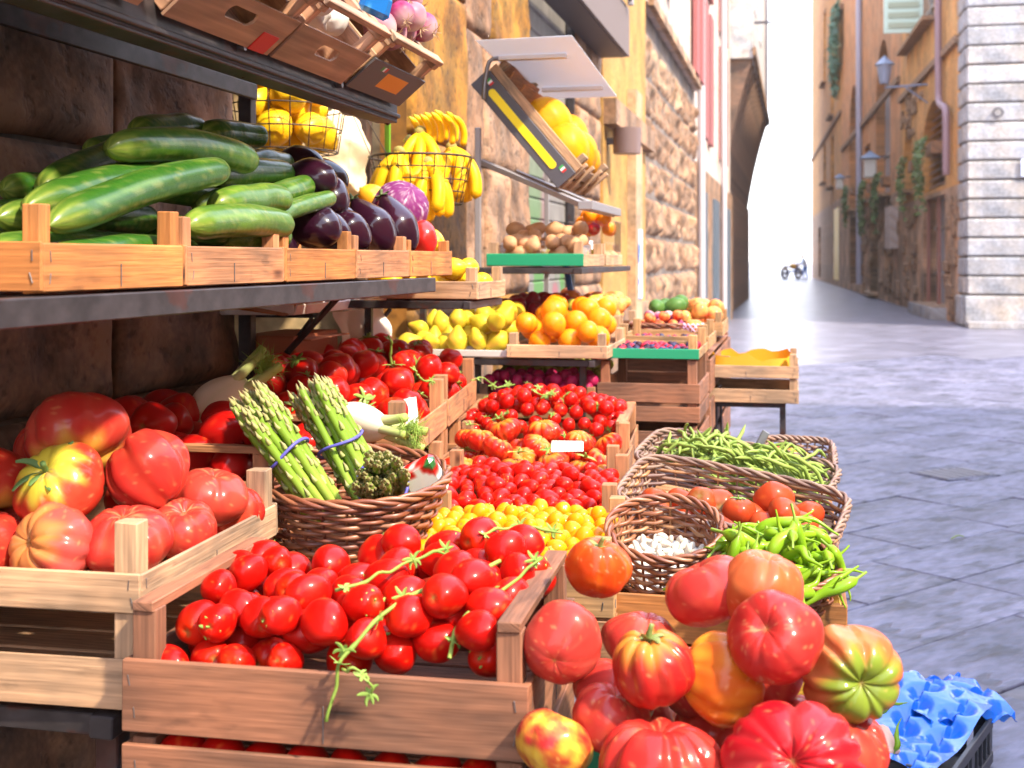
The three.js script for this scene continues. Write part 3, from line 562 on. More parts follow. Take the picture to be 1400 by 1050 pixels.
// ---- stone house behind the stalls, with its shop doorway
{
  const h = thing('stone_house', 'rough brown stone house wall with a shop doorway behind the fruit shelves', 'building');
  slabBox('wall', -2.2, -1.47, 0, 9, -9, 3.06, mortar, h);
  stoneFace(h, -1.44, 1.2, 3.05, [0.54, 0.55, 0.545, 0.55, 0.5], brownStone, 5, 0.03, 0.5, 0.9, { joints: { 1: [2.0, 2.95], 2: [1.75, 2.44], 3: [1.6, 2.45] }, nt: 44, ny: 30 });
  slabBox('wall', -2.2, -1.47, 2.75, 9, 3.06, 5.06, creamPlaster, h);
  slabBox('floor', -4.4, -1.47, 0.0, 0.05, 3.06, 6.2, mortar, h);
  slabBox('wall', -4.6, -4.4, 0, 2.9, 3.0, 6.2, creamPlaster, h); slabBox('wall', -4.4, -2.2, 0, 2.9, 6.2, 6.4, creamPlaster, h); slabBox('ceiling', -4.6, -2.2, 2.9, 3.0, 2.8, 6.4, creamPlaster, h); slabBox('wall', -4.4, -2.2, 0, 2.9, 2.8, 3.0, creamPlaster, h);
  slabBox('wall', -2.2, -1.47, 0, 2.75, 4.30, 5.06, creamPlaster, h);
  // door frame and a yellow door leaf inside
  boxAt('door_frame', -1.55, 1.35, -4.26, 0.09, 2.7, 0.06, wood([0.14, 0.075, 0.05])[0], h); boxAt('door_frame', -1.55, 2.70, -3.66, 0.09, 0.08, 1.18, wood([0.14, 0.075, 0.05])[1], h);
  // warm stone pilaster
  stoneFace(h, -1.345, 4.27, 5.06, [0.62, 0.60, 0.63, 0.62, 0.60, 0.6], ochreStone, 21, 0.010, 0.75, 0.9, { nt: 30, ny: 24, edge: 0.02 });
  slabBox('pilaster', -1.47, -1.37, 0, 3.68, 4.275, 5.055, ochreStone[1], h);
  slabBox('wall', -2.2, -1.50, 0, 9, 5.06, 6.88, mortar, h);
  stoneFace(h, -1.47, 5.07, 6.88, [0.62, 0.60, 0.63, 0.62, 0.60, 0.62, 0.62], [ochreStone[1], greyBrown[0], greyBrown[1], ochreStone[2]], 33, 0.02, 0.5, 0.95, { nt: 26, ny: 20 });
  slabBox('wall', -2.2, -1.50, 3.3, 9, 6.88, 8.40, creamPlaster, h);
  slabBox('wall', -2.2, -1.50, 0, 9, 8.40, 9.5, mortar, h);
  stoneFace(h, -1.47, 8.42, 9.5, [0.62, 0.60, 0.63, 0.62, 0.60, 0.62, 0.62], [greyBrown[0], greyBrown[2], ochreStone[1]], 43, 0.02, 1.0, 1.1, { nt: 20, ny: 16 });
}
{
  const s = thing('roller_shutter', 'closed grey metal roller shutter with green and pink graffiti', 'shutter', undefined, V(-1.56, 0, 7.64));
  const paint = makeTexture(256, 256, (u, v) => { const a = fbm(u * 5, v * 5, 3, 3), b = fbm(u * 4 + 9, v * 6, 8, 3), g = 0.72 + 0.12 * fbm(u * 20, v * 30, 1, 3); let c = [g, g * 0.98, g * 0.95]; c = mix3(c, [0.45, 0.75, 0.38], smooth(0.12, 0.2, a) * smooth(0.75, 0.3, v)); return mix3(c, [0.85, 0.55, 0.6], smooth(0.2, 0.26, b) * smooth(0.7, 0.3, v)); });
  const m = mat({ color: rgb(0.48, 0.45, 0.42), map: paint, roughness: 0.5, metalness: 0.2 });
  for (let i = 0; i < 26; i++) { const g = board(0.03, 0.122, 1.46, { c: 0.011, wobble: 0.0005 }).clone(), p = g.attributes.position, uv = g.attributes.uv; for (let k = 0; k < p.count; k++) uv.setXY(k, p.getZ(k) / 1.5 + 0.5, (0.07 + i * 0.126 + p.getY(k)) / 3.3); mesh('slat', g, m, s).position.y = 0.07 + i * 0.126; }
  for (const e of [-1, 1]) boxAt('guide_rail', 0.05, 1.65, e * 0.745, 0.05, 3.3, 0.03, steel, s);
  boxAt('backing', -0.05, 1.65, 0, 0.02, 3.3, 1.48, brownWood, s);
}
{
  const c = thing('shop_canopy', 'dark iron canopy box with a slatted shutter above the roller shutter', 'canopy', undefined, V(-1.36, 2.98, 8.1), 0);
  boxAt('box', 0, 0.0, 0, 0.20, 0.10, 2.5, ironMat, c); boxAt('fascia', 0.115, 0.13, 0, 0.02, 0.36, 2.5, mat({ color: rgb(0.16, 0.12, 0.11), roughness: 0.6 }), c);
  boxAt('shutter_frame', 0.16, 0.95, -1.05, 0.04, 1.3, 0.05, mat({ color: rgb(0.35, 0.33, 0.36), roughness: 0.6 }), c); boxAt('shutter_frame', 0.16, 0.95, -0.45, 0.04, 1.3, 0.05, mat({ color: rgb(0.35, 0.33, 0.36), roughness: 0.6 }), c);
  const lm = mat({ color: rgb(0.16, 0.14, 0.14), roughness: 0.6 });
  for (let i = 0; i < 22; i++) { const l = boxAt('louvre', 0.16, 0.36 + i * 0.055, -0.75, 0.05, 0.012, 0.55, lm, c); l.rotation.z = -0.6; }
}
{
  const h = thing('yellow_house', 'yellow plastered house front with timber post and iron scroll bracket', 'building');
  slabBox('wall', -2.6, -1.46, 0, 9, 9.5, 12.25, yellowPlaster, h);
  slabBox('timber_post', -1.46, -1.38, 0, 2.9, 10.9, 11.35, stoneMat([0.72, 0.46, 0.26], plasterT, 0.004), h);
  slabBox('cornice', -1.46, -1.36, 2.45, 2.65, 9.52, 12.2, greyBrown[0], h);
  slabBox('plinth', -1.46, -1.42, 0, 1.0, 9.52, 10.88, greyBrown[1], h); slabBox('plinth', -1.46, -1.42, 0, 1.0, 11.36, 12.2, greyBrown[2], h);
  const b = mesh('scroll_bracket', (() => { const sp = (cy, r0, dir) => { const p = []; for (let i = 0; i <= 40; i++) { const a = i / 40 * 2.6 * PI, r = r0 * (1 - 0.72 * i / 40); p.push(new THREE.Vector3(0.12 + Math.cos(a) * r, cy + dir * Math.sin(a) * r, 0)); } return tube(p, 0.012, { seg: 5 }); }; return mergeGeometries([sp(0.16, 0.14, 1), sp(-0.18, 0.14, -1), tube([new THREE.Vector3(0.34, -0.38, 0), new THREE.Vector3(0.42, 0.36, 0)], 0.035, { seg: 6 }), tube([new THREE.Vector3(0, -0.4, 0), new THREE.Vector3(0, 0.4, 0)], 0.014, { seg: 5 })]); })(), ironMat, h);
  b.position.copy(V(-1.44, 3.95, 10.2));
  // poster
  const pm = makeTexture(64, 256, (u, v) => { const n = fbm(u * 5, v * 14, 4, 4); return mix3([0.86, 0.88, 0.92], [0.18, 0.36, 0.72], smooth(-0.1, 0.25, n) * smooth(0.02, 0.1, v)); });
  const p = boxAt('poster', -1.372, 1.36, -11.14, 0.006, 0.62, 0.26, mat({ map: pm, roughness: 0.6 }), h, { c: 0.0005, wobble: 0 });
}
{
  const l = thing('wall_drum_lamp', 'dark cylindrical lamp fixed to the stone beside the yellow house', 'lamp', undefined, V(-1.30, 2.33, 9.7));
  const d = mesh('drum', new THREE.CylinderGeometry(0.11, 0.11, 0.20, 24), mat({ color: rgb(0.16, 0.10, 0.09), roughness: 0.5 }), l); d.rotation.z = PI / 2 * 0; boxAt('bracket', -0.12, 0, 0, 0.12, 0.05, 0.05, ironMat, l);
}
{
  const h = thing('rusticated_house', 'house with pillar of bulging rough stones and white plaster above', 'building');
  slabBox('wall', -3.4, -1.52, 0, 3.95, 12.25, 19, mortar, h); slabBox('wall', -3.4, -1.44, 3.95, 6.6, 12.25, 19, stoneMat([0.80, 0.62, 0.50], plasterT, 0.002), h); slabBox('cornice', -1.44, -1.38, 3.92, 4.02, 12.3, 18.6, greyBrown[2], h);
  stoneFace(h, -1.50, 12.3, 18.9, [0.42, 0.40, 0.42, 0.4, 0.42, 0.4, 0.42, 0.4, 0.42], greyBrown, 61, 0.09, 0.6, 1.6, { nt: 18, ny: 12, edge: 0.06 });
  boxAt('vent', -1.40, 4.55, -14.2, 0.16, 0.26, 0.4, ironMat, h);
  const st = mat({ color: rgb(0.30, 0.09, 0.085), roughness: 0.7 });
  for (const t of [17.6, 18.5]) boxAt('shutter', -1.38, 5.2, -t, 0.06, 2.4, 0.5, st, h);
}
{
  const h = thing('red_shutter_house', 'white plastered house with tall dark red shutters and shop front', 'building');
  slabBox('wall', -3.6, -1.56, 0, 8.8, 19, 30, stoneMat([0.80, 0.64, 0.54], plasterT, 0.002), h); slabBox('plinth', -1.56, -1.50, 0, 2.9, 19.05, 30, greyBrown[1], h);
  const st = mat({ color: rgb(0.28, 0.09, 0.085), roughness: 0.7 });
  for (const t of [21.2, 22.6, 26, 27.4]) for (const y of [4.6, 7.2]) boxAt('shutter', -1.52, y, -t, 0.08, 2.3, 0.7, st, h);
  for (const t of [21.9, 26.7]) for (const y of [4.6, 7.2]) boxAt('window', -1.55, y, -t, 0.03, 2.2, 0.7, mat({ color: rgb(0.35, 0.40, 0.46), roughness: 0.15 }), h);
  for (const t of [20.2, 23.5, 27.5]) boxAt('shop_door', -1.48, 1.25, -t, 0.06, 2.5, 1.4, mat({ color: rgb(0.10, 0.13, 0.16), roughness: 0.3 }), h);
  for (const t of [19.3, 25.3]) { const g = mesh('drainpipe', tube([new THREE.Vector3(-1.44, 0, -t), new THREE.Vector3(-1.44, 8.6, -t)], 0.06, { seg: 8 }), mat({ color: rgb(0.45, 0.40, 0.40), roughness: 0.5 }), h); }
}
{
  const h = thing('jettied_house', 'tall pale house with upper floors jutting out over dark timber brackets', 'building');
  slabBox('wall', -4.2, -1.78, 0, 12.2, 30, 46, whitePlaster, h); slabBox('plinth', -1.78, -1.7, 0, 3.2, 30.05, 46, greyBrown[0], h);
  slabBox('upper_floor', -1.78, -1.03, 6.2, 12.2, 30.05, 45.9, stoneMat([0.72, 0.68, 0.66], plasterT, 0.002), h); slabBox('cornice', -1.03, -0.96, 6.25, 6.45, 30.0, 45.9, greyBrown[2], h);
  const br = wood([0.30, 0.17, 0.11])[1];
  for (let i = 0; i < 14; i++) { const s = new THREE.Shape(); s.moveTo(0, 0); s.lineTo(0, -3.4); s.quadraticCurveTo(0.22, -1.6, 0.73, -0.02); s.lineTo(0.73, 0); s.closePath(); const g = new THREE.ExtrudeGeometry(s, { depth: 0.35, bevelEnabled: false }); const m = mesh('bracket', g, br, h); m.position.set(-1.78, 6.2, -30.55 - i * 1.12); }
  for (const t of [31.5, 36]) boxAt('window', -1.02, 8.4, -t, 0.03, 1.8, 1.1, mat({ color: rgb(0.40, 0.45, 0.5), roughness: 0.15 }), h);
  boxAt('sign_arm', -0.85, 7.2, -31.0, 0.5, 0.06, 0.06, ironMat, h);
}
{
  const h = thing('far_house', 'hazy sunlit house at the far end of the street', 'building');
  slabBox('wall', -9, -2.95, 0, 16.5, 46, 70, whitePlaster, h); for (const t of [49, 54, 60]) boxAt('door', -2.93, 1.3, -t, 0.05, 2.6, 1.4, brownWood, h); for (const t of [49, 54, 60]) for (const y of [5, 9, 13]) boxAt('window', -2.93, y, -t, 0.05, 1.9, 1.0, brownWood, h);
  const h2 = thing('far_house', 'cream house beside the plaza, last on the shaded side', 'building');
  slabBox('wall', -12, -3.9, 0, 22, 70, 88, creamPlaster, h2); for (const t of [74, 80]) for (const y of [1.5, 6, 10]) boxAt('window', -3.88, y, -t, 0.05, 2, 1.1, brownWood, h2);
}
// ---- opposite side: tall house out of frame that shades the street, white corner house, ochre houses
{
  const h = thing('opposite_house', 'tall plain house across the street that shades the paving', 'building');
  slabBox('wall', 5.4, 14, 0, 6.9, -14, 9.2, ochrePlaster, h);
  for (const t of [-9, -5, -1, 3, 7]) for (const y of [1.5, 4.6]) boxAt('window', 5.39, y, -t, 0.06, 1.7, 1.0, mat({ color: rgb(0.2, 0.24, 0.28), roughness: 0.15 }), h);
}
{
  const h = thing('white_corner_house', 'white rusticated stone corner house with deep horizontal grooves', 'building');
  slabBox('wall', 3.56, 14, 0, 12, 27.56, 30.2, mortar, h);
  const q = rng(8);
  let y = 0.0;
  const yawR = Math.atan(0.034);
  for (let i = 0; i < 26; i++) {
    const hh = i === 0 ? 0.66 : 0.40, out = i === 0 ? 0.05 : 0;
    let x = 3.45 - out, first = true;
    while (x < 8.5) { const L = 5.6; const m = boxAt('stone_course', x + L / 2, y + hh / 2, -27.62 + 0.0 + 0.10 + out, L - 0.005, hh - 0.035, 0.26, whiteStone[Math.floor(q() * 3)], h, { c: 0.03, wobble: 0.006, variant: Math.floor(q() * 5) }); x += L; first = false; }
    const m = boxAt('stone_course', 3.55 - out - 0.018, y + hh / 2, -28.10 - 0.02, 0.24, hh - 0.035, 0.98, whiteStone[Math.floor(q() * 3)], h, { c: 0.03, wobble: 0.006, variant: Math.floor(q() * 5) });
    y += hh;
  }
  boxAt('kerb', 6.0, 0.06, -27.0, 5.2, 0.12, 0.5, whiteStone[1], h);
  const tp = makeTexture(64, 64, (u, v) => [0.80, 0.84, 0.95]); boxAt('notice', 4.75, 3.30, -27.335, 0.5, 0.36, 0.02, mat({ map: tp, roughness: 0.6 }), h);
  mesh('iron_ring', new THREE.TorusGeometry(0.09, 0.02, 6, 16), ironMat, h).position.set(4.05, 4.45, -27.33);
}
// a wall with openings along the opposite side: local u runs up the street, v up; face turned to the street
function wallWithHoles(name, label, u0, u1, top, holes, materials, split) {
  const g = thing(name, label, 'building', undefined, V(3.45, 0, 28), 0);
  g.rotation.y = Math.atan(0.034);
  const build = (y0, y1, m, nm) => {
    const s = new THREE.Shape(); s.moveTo(u0, y0); s.lineTo(u1, y0); s.lineTo(u1, y1); s.lineTo(u0, y1); s.closePath();
    for (const { a, b, lo, hi, arch } of holes) {
      const lo2 = Math.max(lo, y0), hi2 = Math.min(hi, y1); if (hi2 - lo2 < 0.05) continue;
      const p = new THREE.Path(), eps = 0.001;
      if (lo2 === y0 && y0 > 0.01 || hi2 === y1) { /* openings stay inside one storey */ }
      p.moveTo(a, lo2 + eps);
      p.lineTo(b, lo2 + eps);
      if (arch) { const r = (b - a) / 2, n = 14, rise = Math.min(r * 1.25, (hi2 - lo2) * 0.5); p.lineTo(b, hi2 - rise); for (let i = 1; i < n; i++) { const an = i / n * PI; p.lineTo((a + b) / 2 + r * Math.cos(an), hi2 - rise + rise * Math.sin(an)); } p.lineTo(a, hi2 - rise); } else { p.lineTo(b, hi2 - eps); p.lineTo(a, hi2 - eps); }
      p.closePath(); s.holes.push(p);
    }
    const e = new THREE.ExtrudeGeometry(s, { depth: 0.5, bevelEnabled: false, curveSegments: 10 });
    const uv = e.attributes.uv, p = e.attributes.position; for (let i = 0; i < uv.count; i++) uv.setXY(i, p.getX(i) * 0.3, p.getY(i) * 0.3);
    const m_ = mesh(nm, e, m, g); m_.rotation.y = PI / 2; return m_;
  };
  build(0, split, materials[1], 'ground_storey'); build(split, top, materials[0], 'wall');
  return g;                                                                        // children: x outwards is -x, u is -z
}
const pane = mat({ color: rgb(0.16, 0.17, 0.19), roughness: 0.12 }), greyPane = mat({ color: rgb(0.36, 0.37, 0.42), roughness: 0.25 });
const frameMat = mat({ color: rgb(0.34, 0.30, 0.28), roughness: 0.6 });
function fill(g, nm, h, m, depth = 0.35) {
  const H = h.hi - h.lo, W = h.b - h.a, o = boxAt(nm, depth, (h.lo + h.hi) / 2, -(h.a + h.b) / 2, 0.05, H + 0.1, W + 0.1, m, g, { c: 0.001, wobble: 0 });
  if (nm.includes('window')) { boxAt('frame', -0.05, 0, 0, 0.06, H, 0.10, frameMat, o); for (const y of [-0.22, 0.22]) boxAt('frame', -0.05, y * H, 0, 0.05, 0.07, W, frameMat, o); boxAt('sill', -depth + 0.05, -H / 2 - 0.06, 0, 0.7, 0.1, W + 0.3, greyBrown[2], o); }
  return o;
}
{
  const H = [{ a: 2.5, b: 6.4, lo: 3.15, hi: 5.35, arch: true }, { a: 8.7, b: 10.6, lo: 3.4, hi: 5.4, arch: true }, { a: 2.55, b: 6.3, lo: 0.3, hi: 2.95 }, { a: 4.4, b: 9.8, lo: 7.45, hi: 9.9 }];
  const g = wallWithHoles('ochre_house', 'orange-ochre plastered house with louvred arch and hanging plants', 0.45, 11.4, 10.8, H, [ochrePlaster, lowStone], 3.05);
  fill(g, 'window', H[1], pane); fill(g, 'shop_window', H[2], greyPane); fill(g, 'window', H[3], pane); fill(g, 'arch_back', H[0], brownWood, 0.45);
  const lm = mat({ color: rgb(0.30, 0.18, 0.14), roughness: 0.6 });
  for (let i = 0; i < 11; i++) { const y = 3.3 + i * 0.19, k = Math.sqrt(Math.max(0, 1 - Math.pow(Math.max(0, (y - 4.1) / 1.25), 2))); const l = boxAt('louvre', 0.22, y, -4.45, 0.16, 0.035, 3.8 * k, lm, g); l.rotation.z = 0.6; }
  for (const u of [4.4, 2.6, 6.25]) boxAt('shop_frame', 0.12, 1.6, -u, 0.08, 2.7, 0.12, mat({ color: rgb(0.30, 0.12, 0.09), roughness: 0.5 }), g);
  boxAt('door_step', -0.12, 0.14, -4.4, 0.5, 0.28, 4.2, whiteStone[1], g);
  const sc = boxAt('string_course', -0.05, 6.2, -5.9, 0.12, 0.16, 10.9, greyBrown[0], g);
  const q = rng(3); for (let i = 0; i < 26; i++) boxAt('rubble_stone', -0.01, 4.9 + rnd(0, 1.2, q), -rnd(6.6, 11, q), 0.08, rnd(0.15, 0.3, q), rnd(0.4, 0.8, q), greyBrown[i % 3], g, { c: 0.03, variant: i, wobble: 0.03 });
  for (let i = 0; i < 30; i++) boxAt('rubble_stone', -0.01, rnd(0.3, 2.8, q), i % 3 ? -rnd(7, 11.2, q) : -rnd(0.6, 2.2, q), 0.09, rnd(0.2, 0.4, q), rnd(0.4, 0.9, q), greyBrown[i % 3], g, { c: 0.03, variant: i, wobble: 0.03 });
  mesh('drainpipe', tube(curve([[2.6, 10.6], [2.6, 5.6], [2.5, 5.1], [1.5, 4.75], [1.4, 4.2], [1.4, 3.3]].map(([u, y]) => new THREE.Vector3(-0.14, y, -u)), 40), 0.085, { seg: 8 }), mat({ color: rgb(0.27, 0.17, 0.19), roughness: 0.5 }), g);
  // pale green window shutter above
  const sg = mat({ color: rgb(0.55, 0.68, 0.58), roughness: 0.6 }); const sh = boxAt('window_shutter', -0.5, 8.7, -6.4, 1.0, 2.6, 0.06, sg, g); for (let i = 0; i < 9; i++) boxAt('slat', 0, -1.1 + i * 0.27, 0.05, 0.78, 0.14, 0.03, mat({ color: rgb(0.38, 0.42, 0.30), roughness: 0.7 }), sh);
  // lantern arm
  const la = thing('iron_wall_lantern', 'iron lantern on a long wall bracket above the louvred arch', 'lamp', 'wall lanterns', V(2.9, 5.9, 33.5));
  mesh('arm', mergeGeometries([tube([new THREE.Vector3(0.4, 0, 0), new THREE.Vector3(-0.7, -0.05, 0)], 0.03, { seg: 6 }), tube([new THREE.Vector3(0.4, -0.5, 0), new THREE.Vector3(-0.2, -0.05, 0)], 0.022, { seg: 6 })]), mat({ color: rgb(0.20, 0.23, 0.32), roughness: 0.5 }), la);
  mesh('cage', new THREE.CylinderGeometry(0.22, 0.13, 0.5, 6, 1, true), mat({ color: rgb(0.25, 0.28, 0.38), roughness: 0.4, side: THREE.DoubleSide }), la).position.set(-0.7, 0.3, 0); mesh('cap', new THREE.ConeGeometry(0.28, 0.25, 6), mat({ color: rgb(0.2, 0.23, 0.32), roughness: 0.4 }), la).position.set(-0.7, 0.66, 0);
}
{
  const H = [{ a: 14.4, b: 19.3, lo: 3.6, hi: 9.0, arch: true }, { a: 27.1, b: 32, lo: 3.6, hi: 9.2, arch: true }, { a: 13.9, b: 16.2, lo: 0.2, hi: 3.2 }, { a: 21.5, b: 24, lo: 3.8, hi: 5.9 }, { a: 26.8, b: 31.5, lo: 0.3, hi: 3.3 }, { a: 18.5, b: 21.5, lo: 0.2, hi: 3.0 }];
  const g = wallWithHoles('arched_house', 'brownish orange house with tall narrow arched windows', 11.4, 37, 15.4, H, [peachPlaster, lowStone], 3.5);
  fill(g, 'window', H[0], greyPane); fill(g, 'window', H[1], greyPane); fill(g, 'door', H[2], wood([0.26, 0.15, 0.12])[0]); fill(g, 'window', H[3], pane); fill(g, 'door', H[4], wood([0.50, 0.28, 0.16])[1]); fill(g, 'shop_window', H[5], pane);
  boxAt('string_course', -0.05, 6.9, -24, 0.12, 0.2, 25, greyBrown[0], g);
  boxAt('notice_box', -0.12, 2.4, -12.9, 0.24, 1.3, 1.6, stoneMat([0.78, 0.60, 0.52], plasterT, 0.002), g);
  mesh('drainpipe', tube([new THREE.Vector3(-0.14, 15.2, -25), new THREE.Vector3(-0.14, 0.4, -24.8)], 0.12, { seg: 8 }), mat({ color: rgb(0.40, 0.38, 0.46), roughness: 0.5 }), g);
  const q = rng(13); for (let i = 0; i < 46; i++) boxAt('rubble_stone', -0.01, rnd(0.2, 3.2, q), -rnd(11.8, 26, q), 0.1, rnd(0.2, 0.45, q), rnd(0.5, 1.2, q), greyBrown[i % 3], g, { c: 0.03, variant: i % 7, wobble: 0.03 });
}
{
  const H = [{ a: 39.2, b: 43.8, lo: 0.3, hi: 4.2 }, { a: 51, b: 53.5, lo: 6.2, hi: 8.6 }, { a: 51, b: 53.5, lo: 12.4, hi: 17 }, { a: 43.3, b: 46, lo: 9.5, hi: 13 }, { a: 43.3, b: 46, lo: 5.5, hi: 8.4 }, { a: 57, b: 60, lo: 0.2, hi: 3.6 }];
  const g = wallWithHoles('long_ochre_house', 'long ochre house with small windows and a bright yellow doorway', 37, 69.5, 22.4, H, [ochrePlaster, lowStone], 4.6);
  fill(g, 'yellow_door', H[0], mat({ color: rgb(0.85, 0.55, 0.02), roughness: 0.5 }), 0.05); for (const k of [1, 2, 3, 4]) fill(g, 'window', H[k], greyPane); fill(g, 'door', H[5], brownWood);
  boxAt('string_course', -0.05, 8.9, -53, 0.14, 0.2, 32, greyBrown[0], g);
}
// hanging greenery and unlit shop lanterns on the opposite houses
const leafSmall = (() => { const s = []; return fromArrays([0, 0, 0, 0.5, 0.35, 0.06, 1, 0, 0, 0.5, -0.35, 0.06], [0, 1, 3, 1, 2, 3]); })();
function greenery(name, label, p, w, h, n, seed, leaf = 0.16, tint = [0.10, 0.17, 0.04], group = 'hanging plants on the opposite houses') {
  const o = thing(name, label, 'plant', group, p), q = rng(seed), pos = [], idx = [], col = [];
  const bx = boxAt('planter', 0.12, 0.06, 0, 0.3, 0.3, w * 0.9, stoneMat([0.5, 0.24, 0.12], plasterT, 0.002), o);
  for (let i = 0; i < n; i++) {
    const s = q(), strand = Math.floor(q() * 9) / 9, hang = h * (0.45 + 0.55 * hash(Math.floor(strand * 9), seed, 2)), c = new THREE.Vector3(-0.12 - 0.15 * q() - 0.1 * Math.sin(s * 3), 0.3 - s * hang, (strand - 0.45) * w + (q() - 0.5) * w * 0.16), e = randQuat(q), L = leaf * rnd(0.6, 1.3, q), k = pos.length / 3, t = rnd(0.6, 1.5, q), dead = q() < 0.12;
    for (const v of [[-0.5, 0, 0], [0, 0.33, 0.08], [0.5, 0, 0], [0, -0.33, 0.08]]) { const a = new THREE.Vector3(...v).multiplyScalar(L).applyQuaternion(e).add(c); pos.push(a.x, a.y, a.z); const cc = dead ? [0.24, 0.17, 0.07] : tint; col.push(cc[0] * t, cc[1] * t, cc[2] * t); }
    idx.push(k, k + 1, k + 3, k + 1, k + 2, k + 3);
  }
  mesh('foliage', fromArrays(pos, idx, { col }), leafMat, o);
  return o;
}
greenery('hanging_plant', 'trailing green plant in a terracotta box beside the shop window', V(3.22, 4.1, 32.6), 1.6, 2.1, 520, 1, 0.13, [0.14, 0.21, 0.06]);
greenery('hanging_plant', 'thin trailing plant in a box below the small arch', V(3.1, 3.95, 36.5), 1.1, 1.9, 260, 2, 0.13, [0.14, 0.21, 0.06]);
greenery('hanging_plant', 'trailing plant in a box below the tall arched window', V(2.85, 4.0, 44.2), 1.7, 2.2, 260, 3, 0.2, [0.12, 0.19, 0.06]);
greenery('hanging_plant', 'bushy trailing plant over the wooden door of the arched house', V(2.65, 4.1, 49.4), 1.6, 2.3, 260, 4, 0.2, [0.12, 0.19, 0.06]);
greenery('hanging_plant', 'dark trailing plant between the drainpipe and the second arch', V(2.35, 4.4, 57.6), 1.8, 2.0, 220, 5, 0.22, [0.12, 0.19, 0.06]);
greenery('balcony_plant', 'blue-green creeper hanging from a high ledge', V(2.1, 13.9, 66), 5, 4.6, 700, 6, 0.45, [0.12, 0.25, 0.18]);
function lantern(label, p, s) {
  const o = thing('shop_lantern', label, 'lamp', 'unlit shop lanterns', p);
  boxAt('lamp_glass', 0, 0, 0, 0.5 * s, 0.8 * s, 0.5 * s, phys({ color: rgb(0.85, 0.82, 0.75), roughness: 0.4, transmission: 0.4, thickness: 0 }), o, { c: 0.03, wobble: 0 });
  const cp = mesh('cap', new THREE.ConeGeometry(0.6 * s, 0.35 * s, 4), mat({ color: rgb(0.18, 0.22, 0.3), roughness: 0.5 }), o); cp.position.y = 0.6 * s; cp.rotation.y = PI / 4;
  boxAt('bracket', 0.5 * s, 0.5 * s, 0, 0.6 * s, 0.06, 0.06, ironMat, o);
}
lantern('pale unlit lantern with slate cap in front of the tall arch', V(2.45, 4.55, 44.6), 0.8);
lantern('small unlit lantern with slate cap by the second tall arch', V(1.85, 4.8, 57.5), 0.6);
// rider and motorbike at the end of the street
{
  const b = thing('motorbike', 'yellow and black motorbike parked by the corner at the street end', 'motorbike', undefined, V(-0.40, 0, 92), 0.9);
  const tyre = mat({ color: rgb(0.14, 0.13, 0.13), roughness: 0.8 }), blu = mat({ color: rgb(0.06, 0.16, 0.5), roughness: 0.4 }), yel = mat({ color: rgb(0.75, 0.42, 0.05), roughness: 0.4 });
  for (const s of [-1, 1]) { const w = mesh('wheel', new THREE.TorusGeometry(0.34, 0.10, 10, 24), tyre, b); w.position.set(s * 0.75, 0.42, 0); const r = mesh('hub', new THREE.CylinderGeometry(0.12, 0.12, 0.12, 12), stapleMat, w); r.rotation.x = PI / 2; }
  mesh('frame', mergeGeometries([tube(curve([[-0.75, 0.42], [-0.2, 0.55], [0.35, 0.6], [0.55, 1.1], [0.75, 0.42]].map(([x, y]) => new THREE.Vector3(x, y, 0)), 20), 0.07, { seg: 6 }), tube([new THREE.Vector3(0.5, 1.2, -0.4), new THREE.Vector3(0.5, 1.2, 0.4)], 0.03, { seg: 6 })]), blu, b);
  const tk = mesh('tank', body(14, 10, (th, ph) => ({ p: [Math.sin(th) * Math.cos(ph) * 0.36, Math.cos(th) * 0.2, Math.sin(th) * Math.sin(ph) * 0.2] })), yel, b); tk.position.set(0.15, 0.92, 0);
  boxAt('seat', -0.42, 0.9, 0, 0.75, 0.12, 0.28, tyre, b, { c: 0.04 }); mesh('headlight', new THREE.SphereGeometry(0.12, 12, 8), mat({ color: rgb(0.8, 0.7, 0.4), roughness: 0.2 }), b).position.set(0.72, 1.0, 0);
  boxAt('mudguard', -0.78, 0.78, 0, 0.5, 0.04, 0.2, yel, b);
}

